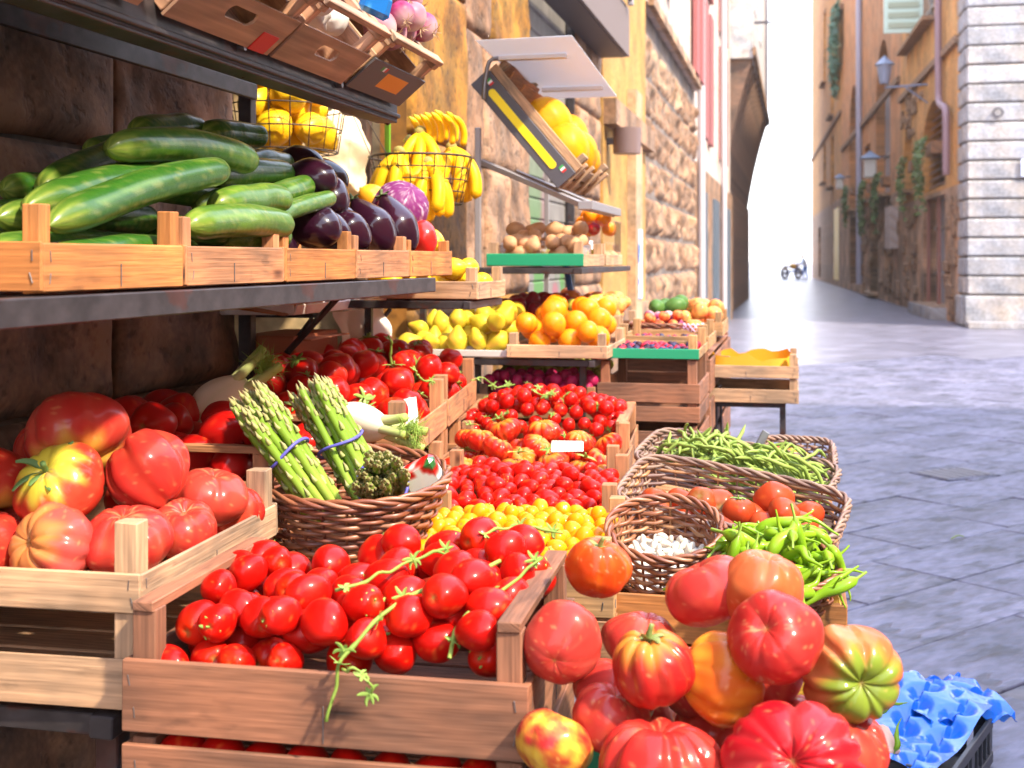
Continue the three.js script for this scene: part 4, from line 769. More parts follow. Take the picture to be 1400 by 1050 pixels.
// ------------------------------------------------------------------ a person at the end of the street
{
  const J = { pelvis: [0, 0.95, 0, 0.15], chest: [0.10, 1.28, 0, 0.17], neck: [0.17, 1.48, 0, 0.065], head: [0.22, 1.62, 0, 0.105], crown: [0.23, 1.67, 0, 0.10],
    sL: [0.12, 1.40, 0.19, 0.075], eL: [0.28, 1.14, 0.26, 0.055], wL: [0.48, 1.02, 0.20, 0.04], hL: [0.55, 1.0, 0.19, 0.04], sR: [0.12, 1.40, -0.19, 0.075], eR: [0.26, 1.13, -0.26, 0.055], wR: [0.46, 1.0, -0.20, 0.04], hR: [0.53, 0.98, -0.19, 0.04],
    hipL: [0, 0.90, 0.10, 0.11], kL: [0.10, 0.50, 0.12, 0.075], aL: [0.02, 0.10, 0.13, 0.05], tL: [0.19, 0.045, 0.13, 0.04], hipR: [0, 0.90, -0.10, 0.11], kR: [-0.02, 0.50, -0.12, 0.075], aR: [-0.15, 0.10, -0.13, 0.05], tR: [0.03, 0.045, -0.13, 0.04] };
  const bones = 'pelvis-chest chest-neck neck-head head-crown chest-sL sL-eL eL-wL wL-hL chest-sR sR-eR eR-wR wR-hR pelvis-hipL hipL-kL kL-aL aL-tL pelvis-hipR hipR-kR kR-aR aR-tR'.split(' ').map((b) => b.split('-').map((k) => J[k]));
  const dist = (x, y, z) => { let d = 9; for (const [a, b] of bones) { const vx = b[0] - a[0], vy = b[1] - a[1], vz = b[2] - a[2], L = vx * vx + vy * vy + vz * vz, t = clamp(((x - a[0]) * vx + (y - a[1]) * vy + (z - a[2]) * vz) / L), e = Math.hypot(x - a[0] - vx * t, y - a[1] - vy * t, z - a[2] - vz * t) - lerp(a[3], b[3], t), h = clamp(0.5 + 0.5 * (d - e) / 0.04); d = lerp(d, e, h) - 0.04 * h * (1 - h); } return d; };
  // project the nodes of a capsule-wrapped shell on to the field: vertical shells of rays from the spine are not enough for limbs, so mesh the field on a grid of tetrahedra
  const N = [30, 50, 26], lo = [-0.42, -0.03, -0.42], st = 0.036, f = (i, j, k) => dist(lo[0] + i * st, lo[1] + j * st, lo[2] + k * st), F = [];
  for (let i = 0; i <= N[0]; i++) { F.push([]); for (let j = 0; j <= N[1]; j++) { F[i].push([]); for (let k = 0; k <= N[2]; k++) F[i][j].push(f(i, j, k)); } }
  const pos = [], idx = [], seen = {}, col = [];
  const edge = (a, b) => { const ka = a.join(), kb = b.join(), key = ka < kb ? ka + '|' + kb : kb + '|' + ka; if (key in seen) return seen[key]; const u = F[a[0]][a[1]][a[2]], v = F[b[0]][b[1]][b[2]], t = u / (u - v), p = [0, 1, 2].map((c) => lo[c] + st * lerp(a[c], b[c], t)); pos.push(...p); col.push(...(p[1] > 1.50 ? (p[0] < 0.2 ? [0.10, 0.06, 0.04] : [0.55, 0.34, 0.24]) : p[1] > 0.93 ? (p[0] > 0.44 ? [0.55, 0.34, 0.24] : [0.62, 0.68, 0.78]) : p[1] > 0.09 ? [0.06, 0.16, 0.45] : [0.1, 0.09, 0.09])); return seen[key] = pos.length / 3 - 1; };
  const tets = [[0, 1, 3, 7], [0, 3, 2, 7], [0, 2, 6, 7], [0, 6, 4, 7], [0, 4, 5, 7], [0, 5, 1, 7]];
  for (let i = 0; i < N[0]; i++) for (let j = 0; j < N[1]; j++) for (let k = 0; k < N[2]; k++) {
    const c = []; for (let b = 0; b < 8; b++) c.push([i + (b & 1), j + (b >> 1 & 1), k + (b >> 2 & 1)]);
    for (const t of tets) {
      const q = t.map((n) => c[n]), ins = q.filter((a) => F[a[0]][a[1]][a[2]] < 0), out = q.filter((a) => F[a[0]][a[1]][a[2]] >= 0);
      let tris = [];
      if (ins.length === 1) tris = [out.map((o) => edge(ins[0], o))]; else if (ins.length === 3) tris = [ins.map((o) => edge(o, out[0]))];
      else if (ins.length === 2) { const [a, b, d, e] = [edge(ins[0], out[0]), edge(ins[0], out[1]), edge(ins[1], out[1]), edge(ins[1], out[0])]; tris = [[a, b, d], [a, d, e]]; }
      for (const [a, b, d] of tris) {
        const P = (n) => new THREE.Vector3(pos[n * 3], pos[n * 3 + 1], pos[n * 3 + 2]), A = P(a), n = P(b).sub(A).cross(P(d).sub(A)), g = new THREE.Vector3(dist(A.x + 0.01, A.y, A.z) - dist(A.x - 0.01, A.y, A.z), dist(A.x, A.y + 0.01, A.z) - dist(A.x, A.y - 0.01, A.z), dist(A.x, A.y, A.z + 0.01) - dist(A.x, A.y, A.z - 0.01));
        n.dot(g) > 0 ? idx.push(a, b, d) : idx.push(a, d, b);
      }
    }
  }
  const o = solo('person', fromArrays(pos, idx, { col }), mat({ vertexColors: true, roughness: 0.8 }), 'person in blue trousers and pale top leaning towards the motorbike', 'person');
  o.position.copy(V(0.55, 0, 91)); o.rotation.y = PI + 0.4;
}

// ------------------------------------------------------------------ stall furniture
function bar(parent, name, a, b, s, m = steel) { const A = a.clone(), B = b.clone(), L = A.distanceTo(B), o = mesh(name, board(s[0], s[1], L, { c: 0.002, wobble: 0.0004 }), m, parent); o.position.copy(A).add(B).multiplyScalar(0.5); o.quaternion.setFromUnitVectors(new THREE.Vector3(0, 0, 1), B.clone().sub(A).normalize()); return o; }
{
  const s = thing('steel_shelf', 'dark steel bracket shelf on the stone wall carrying cucumber and aubergine crates', 'shelf');
  bar(s, 'front_rail', V(-0.905, 1.337, 0.9), V(-0.905, 1.337, 3.02), [0.03, 0.036]);
  bar(s, 'back_rail', V(-1.37, 1.337, 0.9), V(-1.37, 1.337, 3.02), [0.03, 0.036]);
  for (const t of [1.0, 1.65, 2.3, 2.98]) bar(s, 'cross_bar', V(-1.36, 1.335, t), V(-0.93, 1.335, t), [0.03, 0.03]);
  for (const t of [1.2, 2.96]) { bar(s, 'bracket', V(-1.375, 1.05, t), V(-1.12, 1.315, t), [0.014, 0.014]); }
  for (const t of [3.0]) bar(s, 'upright', V(-1.395, 0.75, t), V(-1.395, 2.1, t), [0.035, 0.035]);
  const u = thing('upper_steel_rack', 'dark steel angle rack above the cucumbers holding tilted boxes', 'shelf');
  bar(u, 'front_rail', V(-0.905, 1.748, 0.9), V(-0.905, 1.748, 2.74), [0.010, 0.056]); bar(u, 'lip', V(-0.925, 1.7185, 0.9), V(-0.925, 1.7185, 2.74), [0.05, 0.006]); bar(u, 'flange', V(-0.897, 1.730, 0.9), V(-0.897, 1.730, 2.74), [0.009, 0.010]);
  bar(u, 'back_rail', V(-1.372, 1.835, 0.9), V(-1.372, 1.835, 3.0), [0.012, 0.04]);
  for (const t of [1.1, 2.0, 2.78]) bar(u, 'arm', V(-1.38, 2.02, t), V(-0.925, 1.73, t), [0.03, 0.03]);
  for (const t of [1.45, 1.9, 2.35]) { const b = mesh('bolt', new THREE.CylinderGeometry(0.006, 0.006, 0.02, 8), stapleMat, u); b.rotation.z = PI / 2; b.position.copy(V(-0.897, 1.75, t)); }
  // unseen canvas awning, added to keep the sun off the wall
  const aw = thing('added_shade_awning', 'unseen canvas awning added above the upper rack to shade the wall', 'awning');
  { const c = mesh('canvas', board(0.52, 0.008, 2.5, { c: 0.002, wobble: 0.01 }), mat({ color: rgb(0.42, 0.24, 0.12), roughness: 0.9 }), aw); c.position.copy(V(-1.20, 2.27, 1.72)); c.rotation.z = -0.22; bar(aw, 'front_pole', V(-0.945, 2.205, 0.47), V(-0.945, 2.205, 2.97), [0.018, 0.018]); for (const t of [0.6, 2.85]) bar(aw, 'arm', V(-1.43, 2.19, t), V(-0.95, 2.195, t), [0.014, 0.014]); }
  // table under the tomato crates
  const tb = thing('steel_table', 'dark steel table frame under the big pink tomato crates', 'table');
  for (const x of [-1.33, -0.91]) bar(tb, 'top_rail', V(x, 0.772, 1.5), V(x, 0.772, 4.6), [0.035, 0.03]);
  for (const t of [1.53, 2.5, 3.5, 4.58]) bar(tb, 'cross_rail', V(-1.31, 0.770, t), V(-0.93, 0.770, t), [0.03, 0.03]);
  for (const t of [1.53, 3.5, 4.58]) for (const x of [-1.33, -0.93]) bar(tb, 'leg', V(x, 0.0, t + 0.035), V(x, 0.755, t + 0.035), [0.035, 0.035]);
  const t2 = thing('steel_trestle', 'steel trestle table under the red tomato crates', 'table');
  for (const x of [-0.80, -0.40]) bar(t2, 'top_rail', V(x, 0.655, 1.5), V(x - 0.08, 0.655, 4.1), [0.035, 0.03]);
  for (const t of [1.53, 4.05]) for (const x of [-0.80, -0.40]) bar(t2, 'leg', V(x - 0.03 * (t - 1.5), 0, t), V(x - 0.03 * (t - 1.5), 0.64, t), [0.035, 0.035]);
  const t3 = thing('low_trestle', 'low steel trestle under the wicker basket crates', 'table');
  for (const x of [-0.27, 0.0]) bar(t3, 'top_rail', V(x, 0.515, 1.35), V(x, 0.515, 3.5), [0.035, 0.03]);
  for (const t of [1.4, 3.4]) for (const x of [-0.27, 0.0]) bar(t3, 'leg', V(x, 0, t), V(x, 0.5, t), [0.035, 0.035]);
}

// ---- shelf: cucumbers, courgettes, aubergines, cabbage, peppers
const shelfCrates = [];
{
  const labels = ['pale wood crate heaped with long cucumbers on the steel shelf', 'pale wood crate of courgettes next to the cucumbers', 'pale wood crate of glossy aubergines next to the courgettes', 'second aubergine crate, beside the red cabbage', 'pale wood crate of red cabbage and peppers at the shelf end'];
  for (let i = 0; i < 5; i++) shelfCrates.push(crate(labels[i], { w: 0.46, d: 0.368, h: 0.066, postH: 0.112 - i * 0.006, tint: i ? [WOOD.orange, WOOD.salmon][i % 2] : WOOD.orange, post: 0.024, seed: i + 3, slats: 4, group: 'crates on the steel shelf', p: V(-1.13, 1.3565 + 0.0, 1.535 + i * 0.372), yaw: rnd(-0.006, 0.006) }));
  const L = (len, r, bend, seed, p, dir, roll, label, nm = 'cucumber', grp, pale) => {
    const g = cucumberGeo(len, r, bend, seed, pale), m = solo(nm, g, waxy({ roughness: 0.36, clearcoat: 0.5, clearcoatRoughness: 0.2, bumpMap: peelBump, bumpScale: 0.0006 }), label, nm === 'cucumber' ? 'cucumber' : 'courgette', grp);
    m.position.copy(p); m.quaternion.setFromUnitVectors(new THREE.Vector3(1, 0, 0), dir.clone().normalize()).multiply(new THREE.Quaternion().setFromAxisAngle(new THREE.Vector3(1, 0, 0), roll)); return m;
  };
  const between = (a, b, r, bend, seed, roll, label, nm, grp, pale) => L(a.distanceTo(b), r, bend, seed, a.clone().add(b).multiplyScalar(0.5).addScaledVector(new THREE.Vector3(0, 1, 0).applyQuaternion(new THREE.Quaternion()), -bend * 0.5), b.clone().sub(a), roll, label, nm, grp, pale);
  const G1 = 'cucumbers heaped on the shelf', P = 'dark green ridged cucumber in the heap on the shelf';
  between(V(-0.955, 1.450, 1.45), V(-0.965, 1.560, 1.99), 0.0265, 0.016, 1, 0, 'long ridged cucumber rising from the crate corner over the front board', 'cucumber');
  between(V(-1.03, 1.475, 1.50), V(-1.035, 1.568, 2.07), 0.0265, 0.014, 2, 0.2, 'long ridged cucumber just behind the one on the front board', 'cucumber');
  between(V(-1.03, 1.578, 1.72), V(-1.0, 1.590, 2.18), 0.029, 0.018, 3, 0, 'smooth cucumber with a yellow streaked tip, lying across the top of the heap', 'cucumber', undefined, 0.4);
  between(V(-1.15, 1.512, 1.72), V(-1.18, 1.622, 2.13), 0.027, 0.008, 4, 0, 'dark cucumber sloping up at the back of the heap', 'cucumber');
  between(V(-1.15, 1.632, 2.00), V(-1.14, 1.658, 2.24), 0.025, 0.006, 5, 0, 'dark cucumber lying at the very top, end to end with another', 'cucumber', undefined, 0.1);
  between(V(-1.12, 1.646, 2.20), V(-1.08, 1.655, 2.40), 0.026, 0.006, 6, 0, 'short blue-green cucumber at the top, beside the steel upright', 'cucumber', undefined, 0.15);
  between(V(-1.28, 1.60, 2.06), V(-1.26, 1.628, 2.24), 0.024, 0.004, 7, 0, P, 'cucumber', G1);
  between(V(-1.20, 1.508, 1.70), V(-1.22, 1.53, 1.96), 0.024, 0.004, 8, 0, P, 'cucumber', G1);
  between(V(-1.10, 1.528, 1.86), V(-1.06, 1.512, 2.28), 0.026, 0.008, 9, 0, P, 'cucumber', G1);
  between(V(-0.96, 1.402, 1.45), V(-0.965, 1.412, 1.88), 0.025, 0.004, 10, 0, P, 'cucumber', G1);
  for (let i = 0; i < 4; i++) between(V(-1.03 - i * 0.065, 1.412, 1.42), V(-1.04 - i * 0.065, 1.42, 1.85), 0.026, 0.004, 30 + i, 0, 'cucumber in the bottom layer of its crate', 'cucumber', 'cucumbers in the bottom layer');
  for (let i = 0; i < 3; i++) between(V(-1.07 - i * 0.07, 1.462, 1.50), V(-1.08 - i * 0.07, 1.468, 1.95), 0.026, 0.004, 40 + i, 0, P, 'cucumber', G1);
  const Z = 'courgette lying with its end towards the street', GZ = 'courgettes on the shelf';
  between(V(-0.935, 1.455, 1.79), V(-0.920, 1.470, 2.15), 0.0275, 0.012, 11, 0, 'pale bright green courgette resting on the crate edge', 'courgette', undefined, 1.2);
  between(V(-0.965, 1.436, 2.0), V(-0.945, 1.445, 2.20), 0.0255, 0.006, 12, 0, Z, 'courgette', GZ, 0.6);
  between(V(-0.985, 1.493, 1.98), V(-0.960, 1.520, 2.235), 0.0265, 0.010, 13, 0, 'light green blunt courgette above the one on the crate edge', 'courgette', undefined, 1.1);
  between(V(-1.02, 1.500, 2.20), V(-0.99, 1.556, 2.43), 0.0255, 0.008, 14, 0, 'mid green courgette pointing up beside the blunt one', 'courgette', undefined, 0.7);
  between(V(-0.965, 1.470, 2.16), V(-0.945, 1.535, 2.45), 0.0185, 0.010, 15, 0, 'thin young courgette pointing towards the aubergines', 'courgette', undefined, 1.0);
  between(V(-1.06, 1.553, 2.08), V(-1.03, 1.582, 2.42), 0.0265, 0.006, 16, 0, 'dark courgette with a pale stalk end on top of the courgettes', 'courgette', undefined, 0.1);
  between(V(-1.12, 1.600, 2.36), V(-1.10, 1.612, 2.58), 0.025, 0.006, 17, 0, Z, 'courgette', GZ, 0.2);
  between(V(-1.06, 1.500, 2.06), V(-1.05, 1.530, 2.30), 0.025, 0.006, 18, 0, Z, 'courgette', GZ, 0.2);
  for (let i = 0; i < 6; i++) between(V(-1.24, 1.400 + (i % 2) * 0.05, 1.93 + i * 0.055), V(-0.96, 1.400 + (i % 2) * 0.05, 1.95 + i * 0.055), 0.024, 0.004, 20 + i, 0, 'courgette in the bottom layer of its crate', 'courgette', 'courgettes in the bottom layer', 0.3);
  // aubergines
  const E = (x, y, t, r, dir, k, label, grp) => { const f = fruit('aubergine', eggplantGeos[k % 3], skinShiny, V(x, y + 0.012, t), r * 1.2, rotTo(dir, k), label, 'aubergine', grp); const c = mesh('stem_cap', eggCap, stemDark, f); c.position.y = 1.42; c.scale.setScalar(0.62); return f; };
  const D = (x, y, t) => new THREE.Vector3(x, y, -t), ga = 'aubergines in the shelf crates', la = 'glossy dark purple aubergine in the heap', lf = 'glossy aubergine with its round end over the crate edge', gf = 'aubergines along the crate edge';
  E(-0.975, 1.462, 2.40, 0.041, D(-0.8, 0.35, 0.3), 0, lf, gf); E(-0.985, 1.455, 2.50, 0.036, D(-0.8, 0.5, 0.1), 1, lf, gf); E(-0.975, 1.458, 2.60, 0.037, D(-0.7, 0.6, -0.2), 2, lf, gf); E(-1.0, 1.56, 2.45, 0.037, D(-0.9, 0.2, 0.3), 1, la, ga);
  E(-1.02, 1.535, 2.60, 0.039, D(-0.6, 0.6, 0.5), 0, la, ga); E(-1.10, 1.55, 2.34, 0.042, D(-0.9, -0.1, 0.4), 2, la, ga); E(-1.10, 1.60, 2.62, 0.040, D(-0.9, 0.1, 0.3), 1, la, ga); E(-1.13, 1.585, 2.82, 0.043, D(-0.8, 0.2, -0.3), 0, 'large round aubergine on top of the heap', undefined); E(-1.06, 1.48, 2.74, 0.04, D(-0.8, 0.3, 0.2), 1, la, ga); E(-1.15, 1.44, 2.45, 0.045, D(-0.9, 0.1, 0), 0, la, ga); E(-1.17, 1.44, 2.62, 0.045, D(-0.9, 0.1, 0.2), 1, la, ga); E(-1.05, 1.41, 2.33, 0.042, D(-0.9, 0.1, 0.2), 1, la, ga);
  E(-0.985, 1.470, 2.80, 0.043, D(-0.55, 0.75, 0.0), 2, 'black aubergine standing slanted in the second aubergine crate', undefined); E(-0.970, 1.474, 2.93, 0.046, D(-0.45, 0.85, 0.15), 0, 'large black aubergine with a dusty sheen beside the red cabbage', undefined); E(-1.1, 1.47, 2.95, 0.045, D(-0.8, 0.4, 0), 1, la, ga);
  const c = fruit('red_cabbage', cabbageGeo, skinSoft, V(-1.02, 1.535, 3.13), 0.075, rotTo(D(0.5, 0.6, -0.4)), 'purple and white veined red cabbage behind the black aubergines', 'cabbage');
  const pep = (p, q4, sc, cols, label, seed) => { const g = body(36, 24, (th, ph) => { const s = Math.sin(th), k = Math.cos(th), l = 1 - 0.13 * Math.pow(Math.abs(Math.cos(ph * 1.5 + 0.4)), 6) * s, w = 1 - 0.25 * smooth(-0.2, -1, k); return { p: [s * Math.cos(ph) * l * w, k * 1.25 - 0.3 * Math.exp(-Math.pow(th / 0.35, 2)), s * Math.sin(ph) * l * w], c: mix3(cols[0], cols[1], 0.5 + 0.5 * noise(k * 2, ph, seed)) }; }); const f = fruit('bell_pepper', g, skinShiny, p, sc, q4, label, 'pepper'); const st = mesh('stalk', tube(curve([new THREE.Vector3(0, 0.9, 0), new THREE.Vector3(0, 1.15, 0.02), new THREE.Vector3(0.15, 1.4, 0.05)], 6), 0.13, { seg: 7 }), stemMat, f); return f; };
  pep(V(-0.955, 1.455, 3.12), rotTo(D(-0.3, 0.9, 0.2)), 0.042, [[0.56, 0.012, 0.012], [0.62, 0.03, 0.02]], 'shiny red bell pepper at the end of the shelf', 1);
  pep(V(-0.965, 1.44, 3.23), rotTo(D(-0.3, 0.9, 0.2), 1), 0.038, [[0.85, 0.50, 0.02], [0.82, 0.44, 0.02]], 'yellow bell pepper behind the red one at the shelf end', 2);
  pep(V(-1.12, 1.565, 3.20), rotTo(D(-0.8, 0.5, 0.2), 1), 0.038, [[0.86, 0.42, 0.02], [0.8, 0.36, 0.02]], 'orange bell pepper above the red cabbage', 3);
  pep(V(-1.18, 1.59, 3.05), rotTo(D(-0.8, 0.5, 0.2), 2), 0.036, [[0.56, 0.012, 0.012], [0.62, 0.03, 0.02]], 'red bell pepper tucked behind the red cabbage', 4);
}

// ---- upper rack: three tilted boxes with greens, garlic, onions
const TILT = -rad(50);
function tiltBox(label, t, len, tint, { hole = true, h = 0.125, deep = 0.36, lower = false, dark = false } = {}) {        // x local: into the wall is -x, rim is +y; origin on the rack rail
  const o = thing('tilted_box', label, 'crate', 'boxes on the upper rack', V(-0.888, 1.752, t - 0.045)); o.rotation.z = TILT;
  const W = wood(tint), end = new THREE.Shape(), hw = len / 2;
  const eh = h * 0.66;
  end.moveTo(-hw, 0); end.lineTo(hw, 0); end.lineTo(hw, eh); end.lineTo(-hw, eh); end.closePath();
  if (hole) { const p = new THREE.Path(), a = 0.036, b = 0.013, cy = eh * 0.60; p.moveTo(-a, cy - b); p.lineTo(a, cy - b); p.absarc(a, cy, b, -PI / 2, PI / 2, false); p.lineTo(-a, cy + b); p.absarc(-a, cy, b, PI / 2, 1.5 * PI, false); end.holes.push(p); }
  const g = new THREE.ExtrudeGeometry(end, { depth: 0.005, bevelEnabled: false, curveSegments: 8 }), uv = g.attributes.uv; for (let i = 0; i < uv.count; i++) uv.setXY(i, uv.getX(i) * 1.2, uv.getY(i) * 1.2);
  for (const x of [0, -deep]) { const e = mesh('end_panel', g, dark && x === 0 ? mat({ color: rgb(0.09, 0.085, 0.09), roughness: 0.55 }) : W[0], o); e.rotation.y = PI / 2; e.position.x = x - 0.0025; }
  for (const s of [-1, 1]) { boxAt('side_panel', -deep / 2, h * 0.36, s * (hw - 0.004), deep - 0.01, h * 0.70, 0.006, W[1], o); for (const x of [-0.018, -deep + 0.018]) boxAt('post', x, h / 2 + 0.005, s * (hw - 0.019), 0.024, h, 0.022, W[2], o); boxAt('top_rail', -deep / 2, h - 0.002, s * (hw - 0.019), deep - 0.004, 0.014, 0.028, W[0], o, { variant: s + 1 }); }
  boxAt('top_rail', -0.012, h + 0.012, 0, 0.026, 0.012, len - 0.004, W[1], o); boxAt('top_rail', -deep + 0.012, h + 0.012, 0, 0.026, 0.012, len - 0.004, W[2], o);
  boxAt('bottom_panel', -deep / 2, 0.003, 0, deep - 0.012, 0.005, len - 0.016, W[2], o);
  o.updateMatrixWorld(true);
  return o;
}
{
  const card = [0.74, 0.42, 0.26];
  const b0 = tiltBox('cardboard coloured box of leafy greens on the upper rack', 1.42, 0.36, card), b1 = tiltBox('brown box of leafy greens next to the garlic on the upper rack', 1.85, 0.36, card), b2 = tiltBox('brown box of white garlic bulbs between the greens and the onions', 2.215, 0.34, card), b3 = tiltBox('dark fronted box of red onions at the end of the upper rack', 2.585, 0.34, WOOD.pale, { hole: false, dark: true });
  // orange print and stripe on the dark box
  boxAt('print_label', 0.0016, 0.044, -0.02, 0.002, 0.04, 0.14, mat({ color: rgb(0.86, 0.32, 0.01), roughness: 0.6 }), b3, { c: 0.0004, wobble: 0 });
  for (let i = 0; i < 3; i++) boxAt('flag_print', 0.0016, 0.068, 0.095 - i * 0.012, 0.002, 0.012, 0.011, mat({ color: rgb(...[[0.04, 0.35, 0.08], [0.8, 0.8, 0.78], [0.6, 0.03, 0.03]][i]), roughness: 0.6 }), b3, { c: 0.0003, wobble: 0 });
  boxAt('red_stripe', 0.0035, 0.02, -0.13, 0.002, 0.04, 0.06, mat({ color: rgb(0.6, 0.02, 0.02), roughness: 0.5 }), b1, { c: 0.0003, wobble: 0 });
  const q = rng(19);
  const inBox = (b, x, y, z) => new THREE.Vector3(x, y, z).applyMatrix4(b.matrixWorld);
  const rootGeo = (() => { const a = [], r = rng(4); for (let i = 0; i < 16; i++) { const an = r() * 6.3, s = r() * 0.5; a.push(tube(curve([new THREE.Vector3(0, -0.9, 0), new THREE.Vector3(Math.cos(an) * s, -1.15, Math.sin(an) * s), new THREE.Vector3(Math.cos(an) * s * 1.8, -1.45 + r() * 0.4, Math.sin(an) * s * 1.8)], 5), 0.022, { seg: 3, cap: false })); } return mergeGeometries(a); })();
  const rootMat = mat({ color: rgb(0.55, 0.38, 0.22), roughness: 0.8 });
  const on = heap({ w: 0.30, d: 0.28, top: (x, z) => 0.205 - 0.5 * (x - 0.02) * (x - 0.02), floor: 0.02, r: (r) => rnd(0.026, 0.036, r), seed: 6, most: 56 });
  on.forEach(([x, y, z, r], i) => { const f = fruit('red_onion', onionGeos[i % 2], skinSoft, inBox(b3, x - 0.18, y, z), r * 1.05, rotTo(new THREE.Vector3(-0.6 + rnd(-0.4, 0.2, q), 0.6, rnd(-0.5, 0.3, q))), 'red onion with trailing roots heaped in the tilted box', 'onion', 'red onions on the upper rack'); mesh('root_tuft', rootGeo, rootMat, f); });
  heap({ w: 0.30, d: 0.28, top: (x) => 0.16, floor: 0.02, r: (r) => rnd(0.032, 0.042, r), seed: 8, most: 34 }).forEach(([x, y, z, r], i) => fruit('garlic_bulb', garlicGeos[i % 2], skinMatte, inBox(b2, x - 0.18, y, z), r, randQuat(q, 2.4), 'white garlic bulb heaped in the tilted box', 'garlic', 'garlic bulbs on the upper rack'));
  // greens: bundles of flat leaves
  const lettuce = (seed) => { const r = rng(seed), gs = []; for (let i = 0; i < 26; i++) { const an = r() * 6.3, L = rnd(0.07, 0.12, r), W = L * 0.42, pos = [], idx = [], col = [], lean = rnd(0.2, 1.1, r); for (let a = 0; a <= 8; a++) for (let b = -3; b <= 3; b++) { const s = a / 8, w = W * Math.sin(PI * Math.min(1, 0.12 + s * 0.84)) * b / 3, ruf = 0.008 * Math.abs(b) * Math.sin(s * 22 + b * 2 + seed) * s; const p = new THREE.Vector3(w, L * s * Math.cos(lean * s), L * s * Math.sin(lean * s) + ruf + 0.02 * b * b / 9).applyAxisAngle(new THREE.Vector3(0, 1, 0), an); pos.push(p.x, p.y, p.z); const c = mix3([0.42, 0.46, 0.16], [0.20, 0.33, 0.05], s * (b ? 1 : 0.5)); col.push(...c); } for (let a = 0; a < 8; a++) for (let b = 0; b < 6; b++) { const k = a * 7 + b; idx.push(k, k + 7, k + 1, k + 1, k + 7, k + 8); } gs.push(fromArrays(pos, idx, { col })); } return mergeGeometries(gs); };
  const lg = [lettuce(2), lettuce(9)], lm = mat({ vertexColors: true, roughness: 0.5, side: THREE.DoubleSide });
  for (const b of [b0, b1]) for (let i = 0; i < 6; i++) { const f = solo('lettuce_head', lg[i % 2], lm, 'pale green lettuce head in a tilted box', 'lettuce', 'lettuce on the upper rack'); f.position.copy(inBox(b, -0.07 - (i % 3) * 0.1, 0.05, (i < 3 ? -1 : 1) * 0.085)); f.rotation.set(rnd(-0.4, 0.4, q), i * 1.3, -0.7); }
  // blue price card pushed between garlic and onions
  const cm = makeTexture(128, 64, (u, v) => { const n = fbm(u * 9, v * 5, 3, 3); return mix3([0.08, 0.42, 0.72], [0.75, 0.88, 0.95], smooth(0.12, 0.3, n) * 0.8); });
  const cd = solo('blue_net_bag', board(0.06, 0.045, 0.03, { c: 0.009, wobble: 0.006 }), mat({ map: cm, roughness: 0.4 }), 'blue printed net bag wedged beside the garlic bulbs', 'bag'); cd.position.copy(inBox(b2, -0.05, 0.16, -0.12)); cd.rotation.set(0.2, 0.5, -0.4);
}

// ---- wire baskets hung in the doorway: lemons behind, bananas in front
function wireBasket(label, p, a, b, h, { n = 22, rings = 4, flare = 1.25 } = {}) {
  const o = thing('wire_basket', label, 'basket', 'hanging wire baskets', p);
  const el = (k, m = 40) => { const f = lerp(1, flare, k), pts = []; for (let i = 0; i < m; i++) { const an = i / m * 2 * PI; pts.push(new THREE.Vector3(Math.cos(an) * a * f, h * k, Math.sin(an) * b * f)); } return pts; };
  for (let i = 0; i <= rings; i++) mesh('ring', tube(el(i / rings), i === rings ? 0.004 : 0.0022, { seg: 5, closed: true }), wire, o);
  for (let i = 0; i < n; i++) { const an = i / n * 2 * PI; mesh('upright_wire', tube([0, 0.5, 1].map((k) => new THREE.Vector3(Math.cos(an) * a * lerp(1, flare, k), h * k, Math.sin(an) * b * lerp(1, flare, k))), 0.0018, { seg: 4 }), wire, o); }
  for (let i = -3; i <= 3; i++) { const x = i / 3.6 * a, z = b * Math.sqrt(1 - x * x / a / a); mesh('base_wire', tube([new THREE.Vector3(x, 0, -z), new THREE.Vector3(x, 0, z)], 0.002, { seg: 4 }), wire, o); }
  return o;
}
